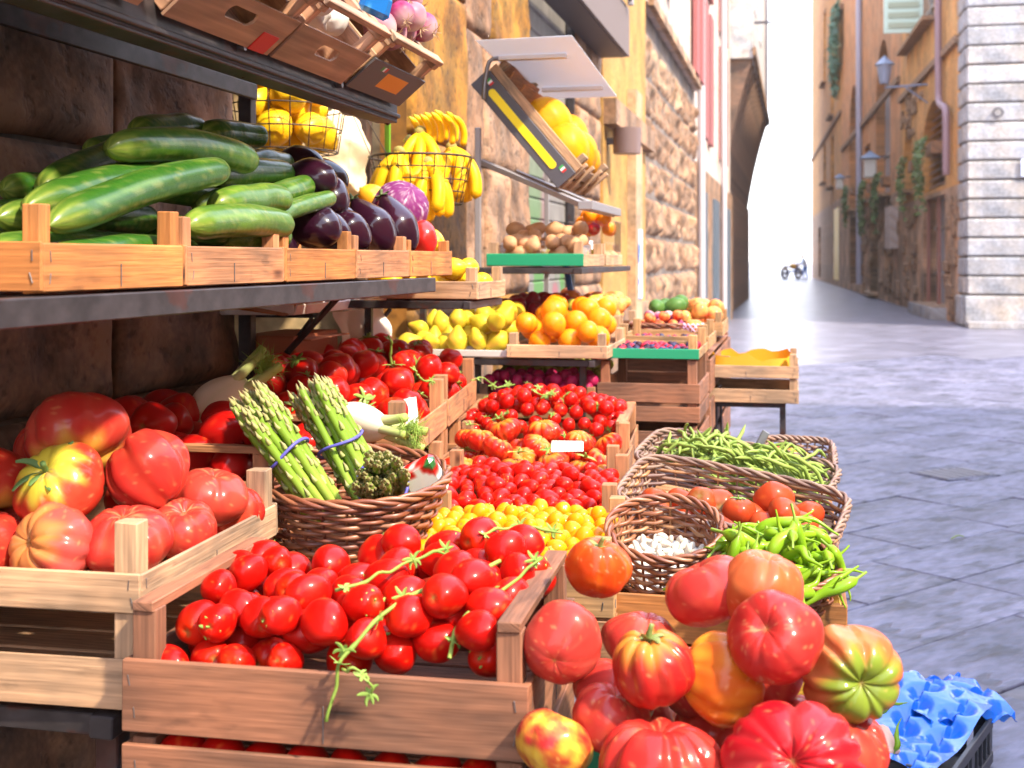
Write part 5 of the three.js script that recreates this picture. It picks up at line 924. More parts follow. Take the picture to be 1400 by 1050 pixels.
{
  const wb = wireBasket('hanging wire basket of bananas in front of the stone pilaster', V(-1.155, 1.575, 3.75), 0.128, 0.145, 0.145, { flare: 1.25, n: 26 });
  for (const e of [-1, 1]) mesh('hanger', tube([new THREE.Vector3(-0.12, 0.125, e * 0.1), new THREE.Vector3(-0.24, 0.35, e * 0.05)], 0.002, { seg: 4 }), wire, wb);
  const q = rng(61);
  const hand = (p, dir, n, label) => {
    const o = thing('banana_bunch', label, 'bananas', 'banana bunches in the wire basket', p);
    const cr = mesh('stem', body(8, 6, (th, ph) => ({ p: [Math.sin(th) * Math.cos(ph) * 0.016, Math.cos(th) * 0.02, Math.sin(th) * Math.sin(ph) * 0.022] })), mat({ color: rgb(0.30, 0.24, 0.05), roughness: 0.7 }), o);
    for (let i = 0; i < n; i++) { const b = mesh('banana', bananaGeos[i % 2], skinSoft, o), a = (i - (n - 1) / 2) * 0.30; b.rotation.order = 'YXZ'; b.rotation.set(0.35 * (i % 2) - 0.3, a * 1.1, -1.0 - 0.25 * (i % 2)); b.position.copy(new THREE.Vector3(0.092, -0.014, 0).applyEuler(b.rotation)); b.scale.setScalar(rnd(0.9, 1.1, q)); }
    o.quaternion.copy(new THREE.Quaternion().setFromEuler(new THREE.Euler(...dir, 'YXZ')));
  };
  hand(V(-1.21, 1.78, 3.80), [0.0, 0.2, -0.2], 6, 'bunch of ripe bananas curving down over the basket rim');
  hand(V(-1.15, 1.80, 3.73), [0.1, -0.9, -0.2], 6, 'bunch of ripe bananas in the middle of the wire basket');
  hand(V(-1.08, 1.76, 3.84), [0.1, -0.5, -0.1], 6, 'bunch of bananas leaning on the front wires of the basket');
  hand(V(-1.19, 1.73, 3.64), [0.0, -1.8, -0.3], 6, 'bunch of bananas hanging over the near wires of the basket');
  hand(V(-1.20, 1.70, 3.78), [0.1, -0.2, 0.0], 6, 'bunch of bananas deep in the wire basket by the pilaster');
  hand(V(-1.11, 1.70, 3.68), [0.1, -1.2, 0.0], 6, 'bunch of bananas low in the wire basket');
  for (let i = 0; i < 9; i++) { const g = fruit('baby_banana', bananaGeos[i % 2], skinSoft, V(-1.17 + (i % 5) * 0.036, 1.81 + 0.012 * (i > 4) - Math.abs(i % 5 - 2) * 0.006, 3.72 + Math.floor(i / 5) * 0.045), 0.55, new THREE.Quaternion().setFromEuler(new THREE.Euler(0.2, 0.9 + rnd(-0.2, 0.2, q), -1.3)), 'small banana standing on top of the heaped wire basket', 'banana', 'small bananas on top'); }
  const lb = wireBasket('wire basket of lemons hanging in the dark doorway', V(-1.46, 1.715, 3.40), 0.15, 0.17, 0.19, { flare: 1.2, n: 18, rings: 3 });
  heap({ w: 0.30, d: 0.34, round: true, top: () => 0.30, floor: 0.005, r: (r) => rnd(0.046, 0.054, r), seed: 3, most: 40, layers: 3, tries: 120 }).forEach(([x, y, z, r], i) => fruit('lemon', lemonGeos[i % 2], peel, V(-1.46 + x, 1.715 + y, 3.40 - z), r, randQuat(q), 'yellow lemon in the hanging doorway basket', 'lemon', 'lemons in the hanging basket'));
}

// ------------------------------------------------------------------ lower tier: big pink tomatoes
const toQ = (x, y, t, spin = 0) => rotTo(new THREE.Vector3(x, y, -t), spin);
{
  const c1 = crate('pale wood crate of large pink tomatoes, on top of an empty crate', { w: 0.50, d: 0.50, h: 0.056, postH: 0.118, post: 0.034, tint: WOOD.pale, seed: 31, p: V(-1.115, 0.924, 1.745), yaw: 0.04, rows: [[0.003, 0.053]] });
  const c0 = crate('empty pale wood crate under the pink tomatoes on the steel table', { w: 0.50, d: 0.50, h: 0.07, postH: 0.128, post: 0.034, tint: WOOD.pale, seed: 32, p: V(-1.115, 0.7945, 1.745), yaw: 0.04, rows: [[0.003, 0.067]] });
  const c2 = crate('brown wood crate of red pointed tomatoes and fennel behind the pink ones', { w: 0.46, d: 0.48, h: 0.06, postH: 0.125, post: 0.03, rails: 'x', tint: WOOD.tan, seed: 33, p: V(-1.16, 0.925, 2.30), yaw: 0.05 });
  const c2b = crate('wood crate standing under the pointed tomato crate', { w: 0.46, d: 0.48, h: 0.07, postH: 0.126, post: 0.03, tint: WOOD.tan, seed: 34, p: V(-1.16, 0.7945, 2.30), yaw: 0.05, staples: false });
  const yel = [0.72, 0.50, 0.06], grn = [0.40, 0.40, 0.06];
  const B = (seed, opt, p, r, q, label, calyx) => { const f = fruit('beef_tomato', beefGeo(seed, opt), skinBeef, p, r, q, label, 'tomato'); if (calyx) { const c = mesh('calyx', calyxGeo(seed, 7, calyx, 0.11), mat({ color: rgb(0.10, 0.19, 0.05), roughness: 0.6 }), f); c.position.y = 0.50; } return f; };
  B(1, { ribs: 7, depth: 0.05, squash: 0.78, green: 0.55, shoulder: yel, streak: [0.504, 0.085, 0.048] }, V(-1.105, 1.125, 1.75), 0.082, toQ(0.35, -0.75, -0.5), 'huge ribbed pink tomato, topmost of the heap in the pale crate');
  B(2, { ribs: 9, depth: 0.05, squash: 0.85, green: 1, shoulder: [0.62, 0.50, 0.05], base: [0.446, 0.032, 0.016] }, V(-1.075, 1.062, 1.66), 0.066, toQ(-0.1, 0.75, -0.75), 'tomato with yellow shoulders and a curled green calyx facing up', 0.75);
  B(3, { ribs: 6, depth: 0.04, base: [0.432, 0.024, 0.013], green: 0.7, shoulder: [0.70, 0.30, 0.04] }, V(-1.20, 1.055, 1.68), 0.066, toQ(0.3, -0.8, -0.2), 'red tomato shading to orange beside the yellow shouldered one');
  B(4, { ribs: 6, depth: 0.10, squash: 0.92 }, V(-0.985, 1.07, 1.76), 0.066, toQ(-0.6, 0.6, 0.1), 'pink tomato with a deep double fold leaning on the heap');
  B(5, { ribs: 9, depth: 0.05 }, V(-1.165, 0.983, 1.60), 0.062, toQ(-0.1, 0.9, -0.2), 'pale pink ribbed tomato low behind the crate front');
  B(6, { ribs: 8, depth: 0.06, base: [0.504, 0.074, 0.064], green: 0.3, shoulder: yel }, V(-1.045, 0.985, 1.60), 0.066, toQ(-0.4, 0.3, -0.7), 'pale pink tomato with its scar turned to the front corner post');
  B(7, { ribs: 8, depth: 0.06, base: [0.461, 0.027, 0.021] }, V(-0.965, 0.985, 1.66), 0.064, toQ(0, 1, -0.25), 'red ribbed tomato sitting by the crate corner');
  B(8, { ribs: 6, depth: 0.04, base: [0.475, 0.040, 0.027] }, V(-0.935, 1.01, 1.87), 0.064, toQ(0.1, 0.8, 0.1), 'smooth pink tomato against the side board');
  B(9, { ribs: 7, depth: 0.05, base: [0.432, 0.021, 0.016] }, V(-1.19, 1.04, 1.82), 0.064, toQ(-0.2, 0.8, 0.3), 'dark red tomato half hidden at the back of the pale crate');
  B(10, { ribs: 7, depth: 0.05 }, V(-1.06, 0.985, 1.88), 0.064, toQ(0.3, 0.8, 0.3), 'pink tomato hidden under the topmost one');
  B(11, { ribs: 7, depth: 0.05 }, V(-1.15, 0.99, 1.73), 0.062, toQ(0.3, 0.8, 0.3), 'pink tomato in the middle of the pale crate');
  B(12, { ribs: 7, depth: 0.05 }, V(-1.27, 0.985, 1.62), 0.062, toQ(0.3, 0.8, 0.3), 'pink tomato at the wall side of the pale crate');
  B(13, { ribs: 7, depth: 0.05, base: [0.432, 0.027, 0.019] }, V(-0.925, 0.985, 1.76), 0.056, toQ(0.2, 0.8, -0.3), 'pink tomato squeezed along the side board of the pale crate');
  B(14, { ribs: 8, depth: 0.06 }, V(-1.20, 1.095, 1.83), 0.062, toQ(-0.2, 0.7, -0.4), 'pink tomato behind the topmost one at the wall side');
  B(15, { ribs: 8, depth: 0.06, base: [0.418, 0.016, 0.011] }, V(-0.925, 0.98, 1.93), 0.055, toQ(0.1, 0.9, 0.1), 'small red tomato at the back corner post of the pale crate');
  // pointed red tomatoes
  const long = [41, 42, 43].map((s) => tomatoGeo(s, { long: 1.22, n: 4, lobes: 0.06, amount: 0.25, tip: 0.10, base: [0.396, 0.005, 0.004] }));
  const li = heap({ w: 0.44, d: 0.46, top: (x, z) => 0.14 + 0.05 * (x > 0 ? 1 - x * 2 : 1) , floor: 0.015, r: (r) => rnd(0.036, 0.043, r), seed: 12, most: 46, layers: 1.5 });
  spill(c2, li.filter(([x, y, z]) => !(z < -0.05 && x > -0.05 && x < 0.15 && y > 0.12)), { name: 'pointed_tomato', geos: long, material: skinGloss, label: 'red pointed tomato in the crate behind the pink tomatoes', category: 'tomato', group: 'pointed tomatoes behind the pink ones', lie: true, seed: 3 });
}
// ---- fennel
function fennel(label, p, quat, s, seed) {
  const o = thing('fennel', label, 'fennel', undefined, p); o.quaternion.copy(quat); o.scale.setScalar(s);
  mesh('bulb', body(32, 20, (th, ph) => { const S = Math.sin(th), c = Math.cos(th), l = 1 - 0.06 * Math.pow(Math.abs(Math.cos(ph * 2)), 8); return { p: [S * Math.cos(ph) * l, c * 1.25 + 0.3 * Math.max(0, c) ** 4, S * Math.sin(ph) * l * 0.72], c: mix3([0.80, 0.74, 0.58], [0.55, 0.60, 0.30], smooth(0.6, 0.1, th) + 0.25 * smooth(0.2, 0.7, noise(ph * 8, th, seed))) }; }), skinSoft, o);
  const q = rng(seed);
  for (let i = 0; i < 4; i++) { const a = i / 4 * 6.28 + 0.4, x = Math.cos(a) * 0.45, z = Math.sin(a) * 0.25, L = rnd(0.9, 2.3, q), e = rnd(0.2, 0.8, q); mesh('stalk', tube(curve([new THREE.Vector3(x * 0.7, 0.9, z * 0.7), new THREE.Vector3(x * 1.1, 1.6, z * 1.1), new THREE.Vector3(x * (1.2 + e), 1.6 + L * 0.7, z * (1.2 + e))], 9), (t) => 0.24 - 0.05 * t, { seg: 8, color: (t) => mix3([0.62, 0.62, 0.32], [0.34, 0.44, 0.10], t) }), skinSoft, o); }
  const fr = []; for (let i = 0; i < 150; i++) { const a = q() * 6.28, b = new THREE.Vector3(rnd(-0.5, 0.6, q), 2.0 + q() * 0.8, rnd(-0.3, 0.3, q)), d = new THREE.Vector3(Math.cos(a) * 0.7, rnd(-0.2, 0.9, q), Math.sin(a) * 0.7); fr.push(tube([b, b.clone().addScaledVector(d, 0.5), b.clone().addScaledVector(d, 1).add(new THREE.Vector3(0, -0.12, 0))], (t) => 0.022 * (1.1 - t), { seg: 3, cap: false })); }
  const f = mesh('fronds', mergeGeometries(fr), mat({ color: rgb(0.26, 0.40, 0.05), roughness: 0.6 }), o); f.userData.kind = 'stuff';
  return o;
}
fennel('fennel bulb in shade at the back of the pointed tomato crate', V(-1.20, 1.095, 2.43), toQ(0.55, 0.55, 0.45), 0.052, 3);
fennel('white fennel bulb with feathery fronds behind the asparagus', V(-0.905, 1.055, 2.50), toQ(0.95, -0.12, -0.15, 0.6), 0.05, 5);
// ---- asparagus basket
{
  const b = basket('deep oval wicker basket holding bunches of green asparagus', { a: 0.118, b: 0.118, h: 0.135, flare: 1.5, rows: 13, stakes: 24, thick: 0.0046, seed: 3, p: V(-0.815, 0.860, 2.20), yaw: 0.3, dip: (an) => 0.10 * Math.cos(an + 1.2) });
  b.rotation.z = -0.05; b.rotation.x = 0.06;
  const riser = crate('wood crate turned bottom up under the asparagus basket', { w: 0.30, d: 0.34, h: 0.10, postH: 0.098, tint: WOOD.tan, seed: 77, staples: false, p: V(-0.83, 0.752, 2.20), rows: [[0.0, 0.048], [0.052, 0.046]], floorY: 0.101 });
  const q = rng(31);
  const spear = (L, seed) => { const parts = [], r = rng(seed); parts.push(tube([0, 0.2, 0.45, 0.7, 0.86, 0.96, 1].map((s) => new THREE.Vector3(0.004 * noise(s * 3, seed), L * s, 0.004 * noise(s * 3, seed + 5))), (s) => 0.0085 * (s > 0.7 ? 1.12 - 0.9 * Math.pow((s - 0.7) / 0.3, 1.6) : 1), { seg: 8, color: (s) => mix3(mix3([0.29, 0.38, 0.055], [0.165, 0.28, 0.022], smooth(0, 0.4, s)), [0.20, 0.18, 0.085], 0.5 * smooth(0.75, 1, s)) }));
    for (let i = 0; i < 26; i++) { const s = i < 10 ? 0.14 + i * 0.062 : 0.74 + (i - 10) * 0.0165, a = i * 2.4, rr = 0.0085 * (s > 0.7 ? 1.12 - 0.9 * Math.pow((s - 0.7) / 0.3, 1.6) : 1), c = new THREE.Vector3(Math.cos(a) * rr, L * s, Math.sin(a) * rr); parts.push(tube([c, c.clone().add(new THREE.Vector3(Math.cos(a) * 0.0022, 0.007, Math.sin(a) * 0.0022)), c.clone().add(new THREE.Vector3(Math.cos(a) * 0.0002, 0.017, Math.sin(a) * 0.0002))], (t) => 0.0044 * (1 - t * t) + 0.0004, { seg: 5, cap: false, color: (t) => mix3([0.32, 0.36, 0.10], [0.26, 0.20, 0.11], t) })); }
    return mergeGeometries(parts); };
  const spears = [spear(0.24, 1), spear(0.23, 2), spear(0.245, 3)], bandMat = mat({ color: rgb(0.10, 0.09, 0.42), roughness: 0.5 });
  const bunch = (label, p, dir, n, R0, spin) => {
    const o = thing('asparagus_bunch', label, 'asparagus', 'asparagus bunches in the basket', p); o.quaternion.copy(rotTo(dir, spin));
    for (let i = 0; i < n; i++) { const a = i * 2.4, r = R0 * Math.sqrt((i + 0.3) / n), m = mesh('spear', spears[i % 3], skinSoft, o); m.position.set(Math.cos(a) * r, rnd(-0.012, 0.016, q), Math.sin(a) * r); m.rotation.set(Math.sin(a) * 0.05, a, -Math.cos(a) * 0.05); }
    for (const y of [0.125]) { const ring = []; for (let i = 0; i < 30; i++) { const a = i / 30 * 2 * PI; ring.push(new THREE.Vector3(Math.cos(a) * (R0 + 0.0125), y + 0.006 * Math.sin(a * 2 + spin), Math.sin(a) * (R0 + 0.0125))); } mesh('rubber_band', tube(ring, 0.0032, { seg: 6, closed: true }), bandMat, o); }
  };
  bunch('slanting bunch of green asparagus with a violet band, at the basket side', V(-0.835, 0.945, 2.12), new THREE.Vector3(-0.55, 0.80, 0.12), 20, 0.036, 0.2);
  bunch('bunch of asparagus with brownish tips in the middle of the basket', V(-0.775, 0.945, 2.22), new THREE.Vector3(-0.50, 0.80, 0.0), 18, 0.034, 1.2);
  bunch('bunch of asparagus lying with its tips towards the front of the basket', V(-0.775, 0.948, 2.28), new THREE.Vector3(0.30, 0.36, 1.0), 18, 0.034, 2.2);
  const bag = solo('snack_bag', board(0.07, 0.085, 0.025, { c: 0.011, wobble: 0.006 }), phys({ map: makeTexture(64, 64, (u, v) => { const n = fbm(u * 6, v * 6, 2, 3); return n > 0.0 ? [0.9, 0.88, 0.85] : n > -0.18 ? [0.75, 0.10, 0.08] : [0.16, 0.42, 0.2]; }), roughness: 0.25, clearcoat: 1 }), 'crumpled shiny red and white bag in the asparagus basket', 'bag'); bag.position.copy(V(-0.69, 0.985, 2.25)); bag.rotation.set(0.4, 0.3, 0.35);
}
// ---- dark vine tomatoes on the upper step, half in the shelf's shade
{
  const c = [], T = [2.815, 3.43], X = [-1.085, -1.165];
  for (let i = 0; i < 2; i++) c.push(crate(i ? 'wood crate of vine tomatoes, the one farther up the street' : 'wood crate of vine tomatoes beside the fennel', { w: 0.46, d: 0.60, h: 0.075, postH: 0.135, post: 0.034, tint: WOOD.salmon, seed: 51 + i, p: V(X[i], 0.955, T[i]), yaw: 0.13, group: 'vine tomato crates' }));
  for (let i = 0; i < 2; i++) crate(i ? 'lower wood crate under the farther vine tomatoes' : 'lower wood crate under the vine tomatoes', { w: 0.46, d: 0.60, h: 0.085, postH: 0.157, post: 0.034, tint: WOOD.salmon, seed: 53 + i, p: V(X[i], 0.7945, T[i]), yaw: 0.13, group: 'crates under the vine tomatoes', staples: false });
  c.forEach((o, i) => {
    const li = heap({ w: 0.45, d: 0.58, top: (x, z) => 0.175 + 0.035 * Math.cos(x * 6) - (x > 0 ? x * 0.2 : 0) - (i ? 0 : 0.12 * Math.max(0, z)), floor: 0.02, r: (r) => rnd(0.037, 0.045, r), seed: 20 + i, most: 80 });
    spill(o, li, { name: 'vine_tomato', geos: roundGeos, material: skinGloss, label: i ? 'round red tomato on the vine in the farther salmon crate' : 'round red tomato on the vine in the crate beside the fennel', category: 'tomato', group: i ? 'vine tomatoes in the farther crate' : 'vine tomatoes beside the fennel', tilt: 1.4, seed: 9 + i, calyx: 0.4 });
  });
  const vine = (label, pts, r, nodes) => { const o = thing('tomato_vine', label, 'vine', 'cut tomato vines', V(0, 0, 0)); const cv = curve(pts, 30); mesh('stem', tube(cv.map((p, i) => p.clone().add(new THREE.Vector3(0.003 * noise(i * 0.35, pts[0].x * 90), 0.004 * noise(i * 0.3, 7, pts[0].z * 50), 0.003 * noise(i * 0.35, 3, pts[0].x * 70)))), (s) => r * (0.52 - 0.17 * s + 0.22 * Math.max(0, noise(s * 14, r * 900))), { seg: 8, color: (s) => mix3([0.25, 0.32, 0.055], [0.16, 0.25, 0.03], s) }), skinMatte, o); nodes.forEach((s, i) => { const p = cv[Math.floor(s * 30)], c = mesh('calyx', calyces[i % 3], stemMat, o); c.position.copy(p).add(new THREE.Vector3(0.006 * Math.sin(i * 3), 0.002, 0.006 * Math.cos(i * 5))); c.scale.setScalar(0.0165); c.rotation.set(i * 1.3, i * 2.1, i * 0.9 + 2.4); }); return o; };
  vine('short green vine stub standing up from the dark vine tomatoes', [V(-1.04, 1.10, 3.14), V(-1.045, 1.14, 3.12), V(-1.035, 1.185, 3.10), V(-1.042, 1.20, 3.09)], 0.0075, [0.9]);
  vine('green vine stalk between the lit vine tomatoes', [V(-0.95, 1.13, 3.02), V(-0.94, 1.10, 3.04), V(-0.91, 1.085, 3.07)], 0.006, [0.1, 0.9]);
  // paper scrap
  const t = solo('paper_label', board(0.04, 0.06, 0.001, { c: 0.0002, wobble: 0.004 }), paperWhite, 'curled white paper label tucked among the vine tomatoes', 'label'); t.position.copy(V(-0.885, 1.045, 2.78)); t.rotation.set(-0.3, 0.3, 0.25);

  // ---- front crate of plum tomatoes with its twin below
  const o1 = { w: 0.535, d: 0.40, h: 0.098, postH: 0.158, post: 0.032, rails: 'z', tint: WOOD.brown, thick: 0.009, yaw: 0.035, rows: [[0.004, 0.094]] };
  const fr = crate('brown crate of plum tomatoes on the vine, topmost of two', { ...o1, seed: 61, p: V(-0.592, 0.785, 1.665), group: 'stacked plum tomato crates' });
  const un = crate('brown crate of plum tomatoes, lower of two', { ...o1, seed: 62, postH: 0.104, rails: '', p: V(-0.592, 0.6755, 1.665), group: 'stacked plum tomato crates' });
  const li = heap({ w: 0.50, d: 0.37, top: (x, z) => 0.160 + 0.035 * smooth(-0.2, 0.2, x) + 0.03 * smooth(0.2, -0.2, z), floor: 0.013, r: (r) => rnd(0.025, 0.032, r), seed: 31, most: 170, layers: 2.0 });
  spill(fr, li, { name: 'plum_tomato', geos: plumGeos, material: skinGloss, label: 'red plum tomato in the brown front crate', category: 'tomato', group: 'plum tomatoes in the brown crate', lie: true, seed: 6, scale: 0.98, calyx: 0.35 });
  const lo = []; for (let i = 0; i < 8; i++) lo.push([-0.20 + i * 0.057, 0.075, 0.165, 0.028]);
  spill(un, lo, { name: 'plum_tomato', geos: plumGeos, material: skinGloss, label: 'red plum tomato showing through the gap of the lower brown crate', category: 'tomato', group: 'plum tomatoes in the lower brown crate', lie: true, seed: 16 });
  vine('green vine hanging over the front board of the plum tomato crate', [V(-0.40, 0.985, 1.66), V(-0.45, 0.972, 1.58), V(-0.505, 0.958, 1.52), V(-0.530, 0.93, 1.475), V(-0.552, 0.900, 1.448), V(-0.556, 0.865, 1.442), V(-0.562, 0.835, 1.438)], 0.0058, [0.08, 0.2, 0.32, 0.45, 0.6, 0.68]);
  vine('short vine twig with calyxes beside the hanging vine', [V(-0.545, 0.895, 1.447), V(-0.525, 0.90, 1.436), V(-0.505, 0.888, 1.432), V(-0.508, 0.865, 1.436)], 0.0036, [0.5, 0.95]);
  vine('long vine curving over the plum tomatoes by the crate rail', [V(-0.425, 0.905, 1.50), V(-0.418, 0.94, 1.55), V(-0.375, 0.965, 1.62), V(-0.348, 0.985, 1.70)], 0.0056, [0.15, 0.55, 0.95]);
  vine('vine along the back of the plum tomatoes', [V(-0.46, 0.992, 1.78), V(-0.405, 1.0, 1.82), V(-0.345, 0.985, 1.84)], 0.0045, [0.1, 0.5, 0.9]);
  vine('vine lying across the middle of the plum tomatoes', [V(-0.60, 0.958, 1.56), V(-0.555, 0.972, 1.60), V(-0.51, 0.985, 1.66), V(-0.47, 0.99, 1.70)], 0.0048, [0.1, 0.6, 0.9]);

  // ---- row of small tomatoes running up the street
  const row = [
    ['yellow', 2.275, -0.515, 0.40, 0.41, 0.865, 0.0155, yellowGeos, 'yellow cherry tomato', 'pale crate of yellow cherry tomatoes behind the plum tomatoes', 1.15, 0.03],
    ['red', 2.70, -0.585, 0.44, 0.42, 0.880, 0.017, datterinoGeos, 'small oblong red tomato', 'crate of small oblong red tomatoes with a price card', 1.05, 0.035],
    ['ribbed', 3.165, -0.665, 0.48, 0.46, 0.89, 0.05, ribRedGeos, 'ribbed red tomato', 'crate of ribbed red tomatoes', 1.0, 0.085],
    ['vine', 3.68, -0.735, 0.52, 0.50, 0.875, 0.0215, cherryGeos, 'round red cherry tomato on the vine', 'crate heaped with cherry tomatoes on the vine', 1.0, 0.145],
  ];
  row.forEach(([key, t, x, w, d, rim, r, geos, what, label, sc, mound], i) => {
    const o = crate(label, { w, d, h: 0.075, postH: 0.135, post: 0.03, tint: i ? WOOD.salmon : WOOD.pine, seed: 70 + i, p: V(x, rim - 0.075, t), yaw: 0.07, rails: i === 3 ? 'z' : '' });
    crate('wood crate supporting the ' + ['yellow cherry', 'oblong red', 'ribbed', 'vine cherry'][i] + ' tomatoes', { w, d, h: rim - 0.075 - 0.67 - 0.004, postH: rim - 0.075 - 0.672, tint: WOOD.tan, seed: 80 + i, p: V(x, 0.6715, t), yaw: 0.07, staples: false, name: 'support_crate' });
    const big = r > 0.04;
    const pts = heap({ w: w - 0.03, d: d - 0.03, top: (a, b) => 0.075 + mound * (1 - 2.0 * (a / w) ** 2 - (b / d) ** 2) * (i > 1 ? smooth(d / 2, d / 2 - 0.17, b) : 1) + (i < 2 ? 0.025 * smooth(0.2, -0.2, b) : 0), floor: 0.012, r: big ? (q) => rnd(0.036, 0.052, q) : (q) => r * rnd(0.9, 1.12, q), seed: 90 + i, most: [150, 150, 30, 260][i], layers: big ? 1.6 : i === 3 ? 1.6 : 1.25 });
    spill(o, pts, { name: key + '_tomato', geos, material: skinGloss, label: what + ' in its crate', category: 'tomato', group: key + ' tomatoes in the row of crates', scale: sc, tilt: big ? 0.8 : PI, seed: 40 + i, calyx: i === 3 ? 0.4 : i === 0 ? 0.2 : i === 1 ? 0.18 : 0.3, lie: i === 1 });
  });
  vine('yellow-green vine arching over the heaped cherry tomatoes', [V(-0.93, 1.045, 3.52), V(-0.90, 1.05, 3.55), V(-0.85, 1.03, 3.50), V(-0.81, 1.035, 3.56)], 0.005, [0.2, 0.6, 0.9]);
  vine('thin vine between the cherry tomatoes', [V(-0.74, 1.035, 3.46), V(-0.70, 1.02, 3.44), V(-0.66, 1.025, 3.47)], 0.004, [0.2, 0.8]);
  const pc = solo('price_card', board(0.075, 0.026, 0.001, { c: 0.0002, wobble: 0.002 }), mat({ map: (() => { const cv = document.createElement('canvas'); cv.width = 128; cv.height = 48; const x = cv.getContext('2d'); x.fillStyle = '#f3f1ea'; x.fillRect(0, 0, 128, 48); x.strokeStyle = '#333'; x.lineWidth = 2; x.beginPath(); x.moveTo(40, 12); x.lineTo(52, 6); x.lineTo(56, 14); x.stroke(); const t = new THREE.CanvasTexture(cv); t.colorSpace = THREE.SRGBColorSpace; return t; })(), roughness: 0.8 }), 'white price card standing between the oblong and ribbed tomatoes', 'price card'); pc.position.copy(V(-0.535, 0.955, 2.92)); pc.rotation.set(-0.45, 0.1, 0.08);
}
// ---- wicker baskets in their crates
{
  const o1 = crate('orange-brown crate holding the two small round wicker baskets', { w: 0.42, d: 0.52, h: 0.085, postH: 0.082, post: 0.022, tint: WOOD.orange, seed: 91, p: V(-0.128, 0.735, 2.41), staples: false, thick: 0.009 });
  const o2 = crate('orange-brown crate holding the flat wicker trays', { w: 0.42, d: 0.62, h: 0.085, postH: 0.082, post: 0.022, tint: WOOD.orange, seed: 92, p: V(-0.128, 0.735, 3.0), staples: false, thick: 0.009 });
  const y1 = crate('yellow wooden crate standing under the wicker baskets', { w: 0.42, d: 0.52, h: 0.20, postH: 0.198, post: 0.024, tint: WOOD.yellow, seed: 93, p: V(-0.122, 0.5335, 2.405), rows: [[0.004, 0.09], [0.108, 0.09]], thick: 0.009, staples: false });
  const y2 = crate('yellow wooden crate standing under the flat trays', { w: 0.42, d: 0.62, h: 0.20, postH: 0.198, post: 0.024, tint: WOOD.yellow, seed: 94, p: V(-0.128, 0.5335, 3.0), rows: [[0.004, 0.09], [0.108, 0.09]], thick: 0.009, staples: false });
  const tip = (o, rx, rz) => { o.rotation.order = 'YXZ'; o.rotation.x = rx; o.rotation.z = rz; o.updateMatrixWorld(true); return o; };
  const bean = tip(basket('round wicker basket of white beans', { a: 0.082, b: 0.082, h: 0.115, flare: 1.26, rows: 12, stakes: 20, thick: 0.0042, seed: 5, p: V(-0.238, 0.800, 2.315), set: [...wickers.slice(0, 3), wickersPale[1]] }), 0.36, -0.03);
  const q = rng(8);
  heap({ w: 0.165, d: 0.165, round: true, top: (x, z) => 0.072 - 1.6 * (x * x + z * z), floor: 0.03, r: 0.0082, seed: 4, most: 230, layers: 1.3 }).forEach(([x, y, z, r]) => fruit('white_bean', whiteBeanGeo, skinSoft, new THREE.Vector3(x, y, z).applyMatrix4(bean.matrixWorld), r * 1.15, randQuat(q), 'plump white bean in the round wicker basket', 'bean', 'white beans in the wicker basket'));
  const inner = mesh('lining', new THREE.CylinderGeometry(0.088, 0.082, 0.004, 28), paperWhite, bean); inner.position.y = 0.034;
  const pb = tip(basket('round wicker basket heaped with bright green peppers', { a: 0.078, b: 0.078, h: 0.075, flare: 1.3, rows: 8, stakes: 20, thick: 0.0042, seed: 6, p: V(-0.035, 0.805, 2.20), set: wickers }), 0.25, -0.05);
  for (let i = 0; i < 76; i++) {
    const a = q() * 6.28, e = Math.sqrt(q()) * 0.098, y = 0.058 + 0.066 * (1 - (e / 0.1) ** 2) * Math.pow(q(), 0.4) + 0.004, m = fruit('green_pepper', chilliGeos[i % 4], skinGloss, new THREE.Vector3(Math.cos(a) * e, y, Math.sin(a) * e).applyMatrix4(pb.matrixWorld), rnd(0.72, 1.0, q), new THREE.Quaternion().setFromEuler(new THREE.Euler(rnd(-0.35, 0.35, q) + (i % 3) * 1.6, q() * 6.28, rnd(-0.3, 0.3, q))), 'curly bright green pepper in the round wicker basket', 'pepper', 'green peppers in the wicker basket');
  }
  fruit('green_pepper', chilliGeos[2], skinGloss, V(-0.145, 0.838, 2.08), 0.95, new THREE.Quaternion().setFromEuler(new THREE.Euler(0.3, 2.9, 0.1)), 'green pepper hanging over the basket edge towards the beans', 'pepper');
  fruit('green_pepper', chilliGeos[1], skinGloss, V(0.062, 0.875, 2.17), 0.8, new THREE.Quaternion().setFromEuler(new THREE.Euler(0.1, -0.2, -1.2)), 'green pepper drooping over the street side of its basket', 'pepper');
  // flat trays
  const tray = (label, p, a, b, h, yaw, rx, rz, seed, set) => tip(basket(label, { a, b, h, flare: 1.10, pw: 5, rows: Math.round(h / 0.0095), stakes: 34, thick: 0.0042, seed, p, yaw, set }), rx, rz);
  const dk = tray('long shallow wicker tray with dark red-brown tomatoes', V(-0.135, 0.835, 2.63), 0.205, 0.105, 0.075, -0.24, 0.30, -0.13, 11, [...wickersGrey, wickersPale[1]]);
  const wovenFloor = (tr, a, b, set) => { for (let i = 0; i < 15; i++) { const z = -b + (i + 0.5) * 2 * b / 15; mesh('floor_cane', tube(curve([-1, -0.5, 0, 0.5, 1].map((s) => new THREE.Vector3(s * a * 0.96, 0.016 + 0.003 * noise(s * 2, i), z + 0.003 * noise(s * 3, i, 4))), 10), 0.0062, { seg: 6 }), set[i % set.length], tr); } };
  wovenFloor(dk, 0.2, 0.1, wickersPale);
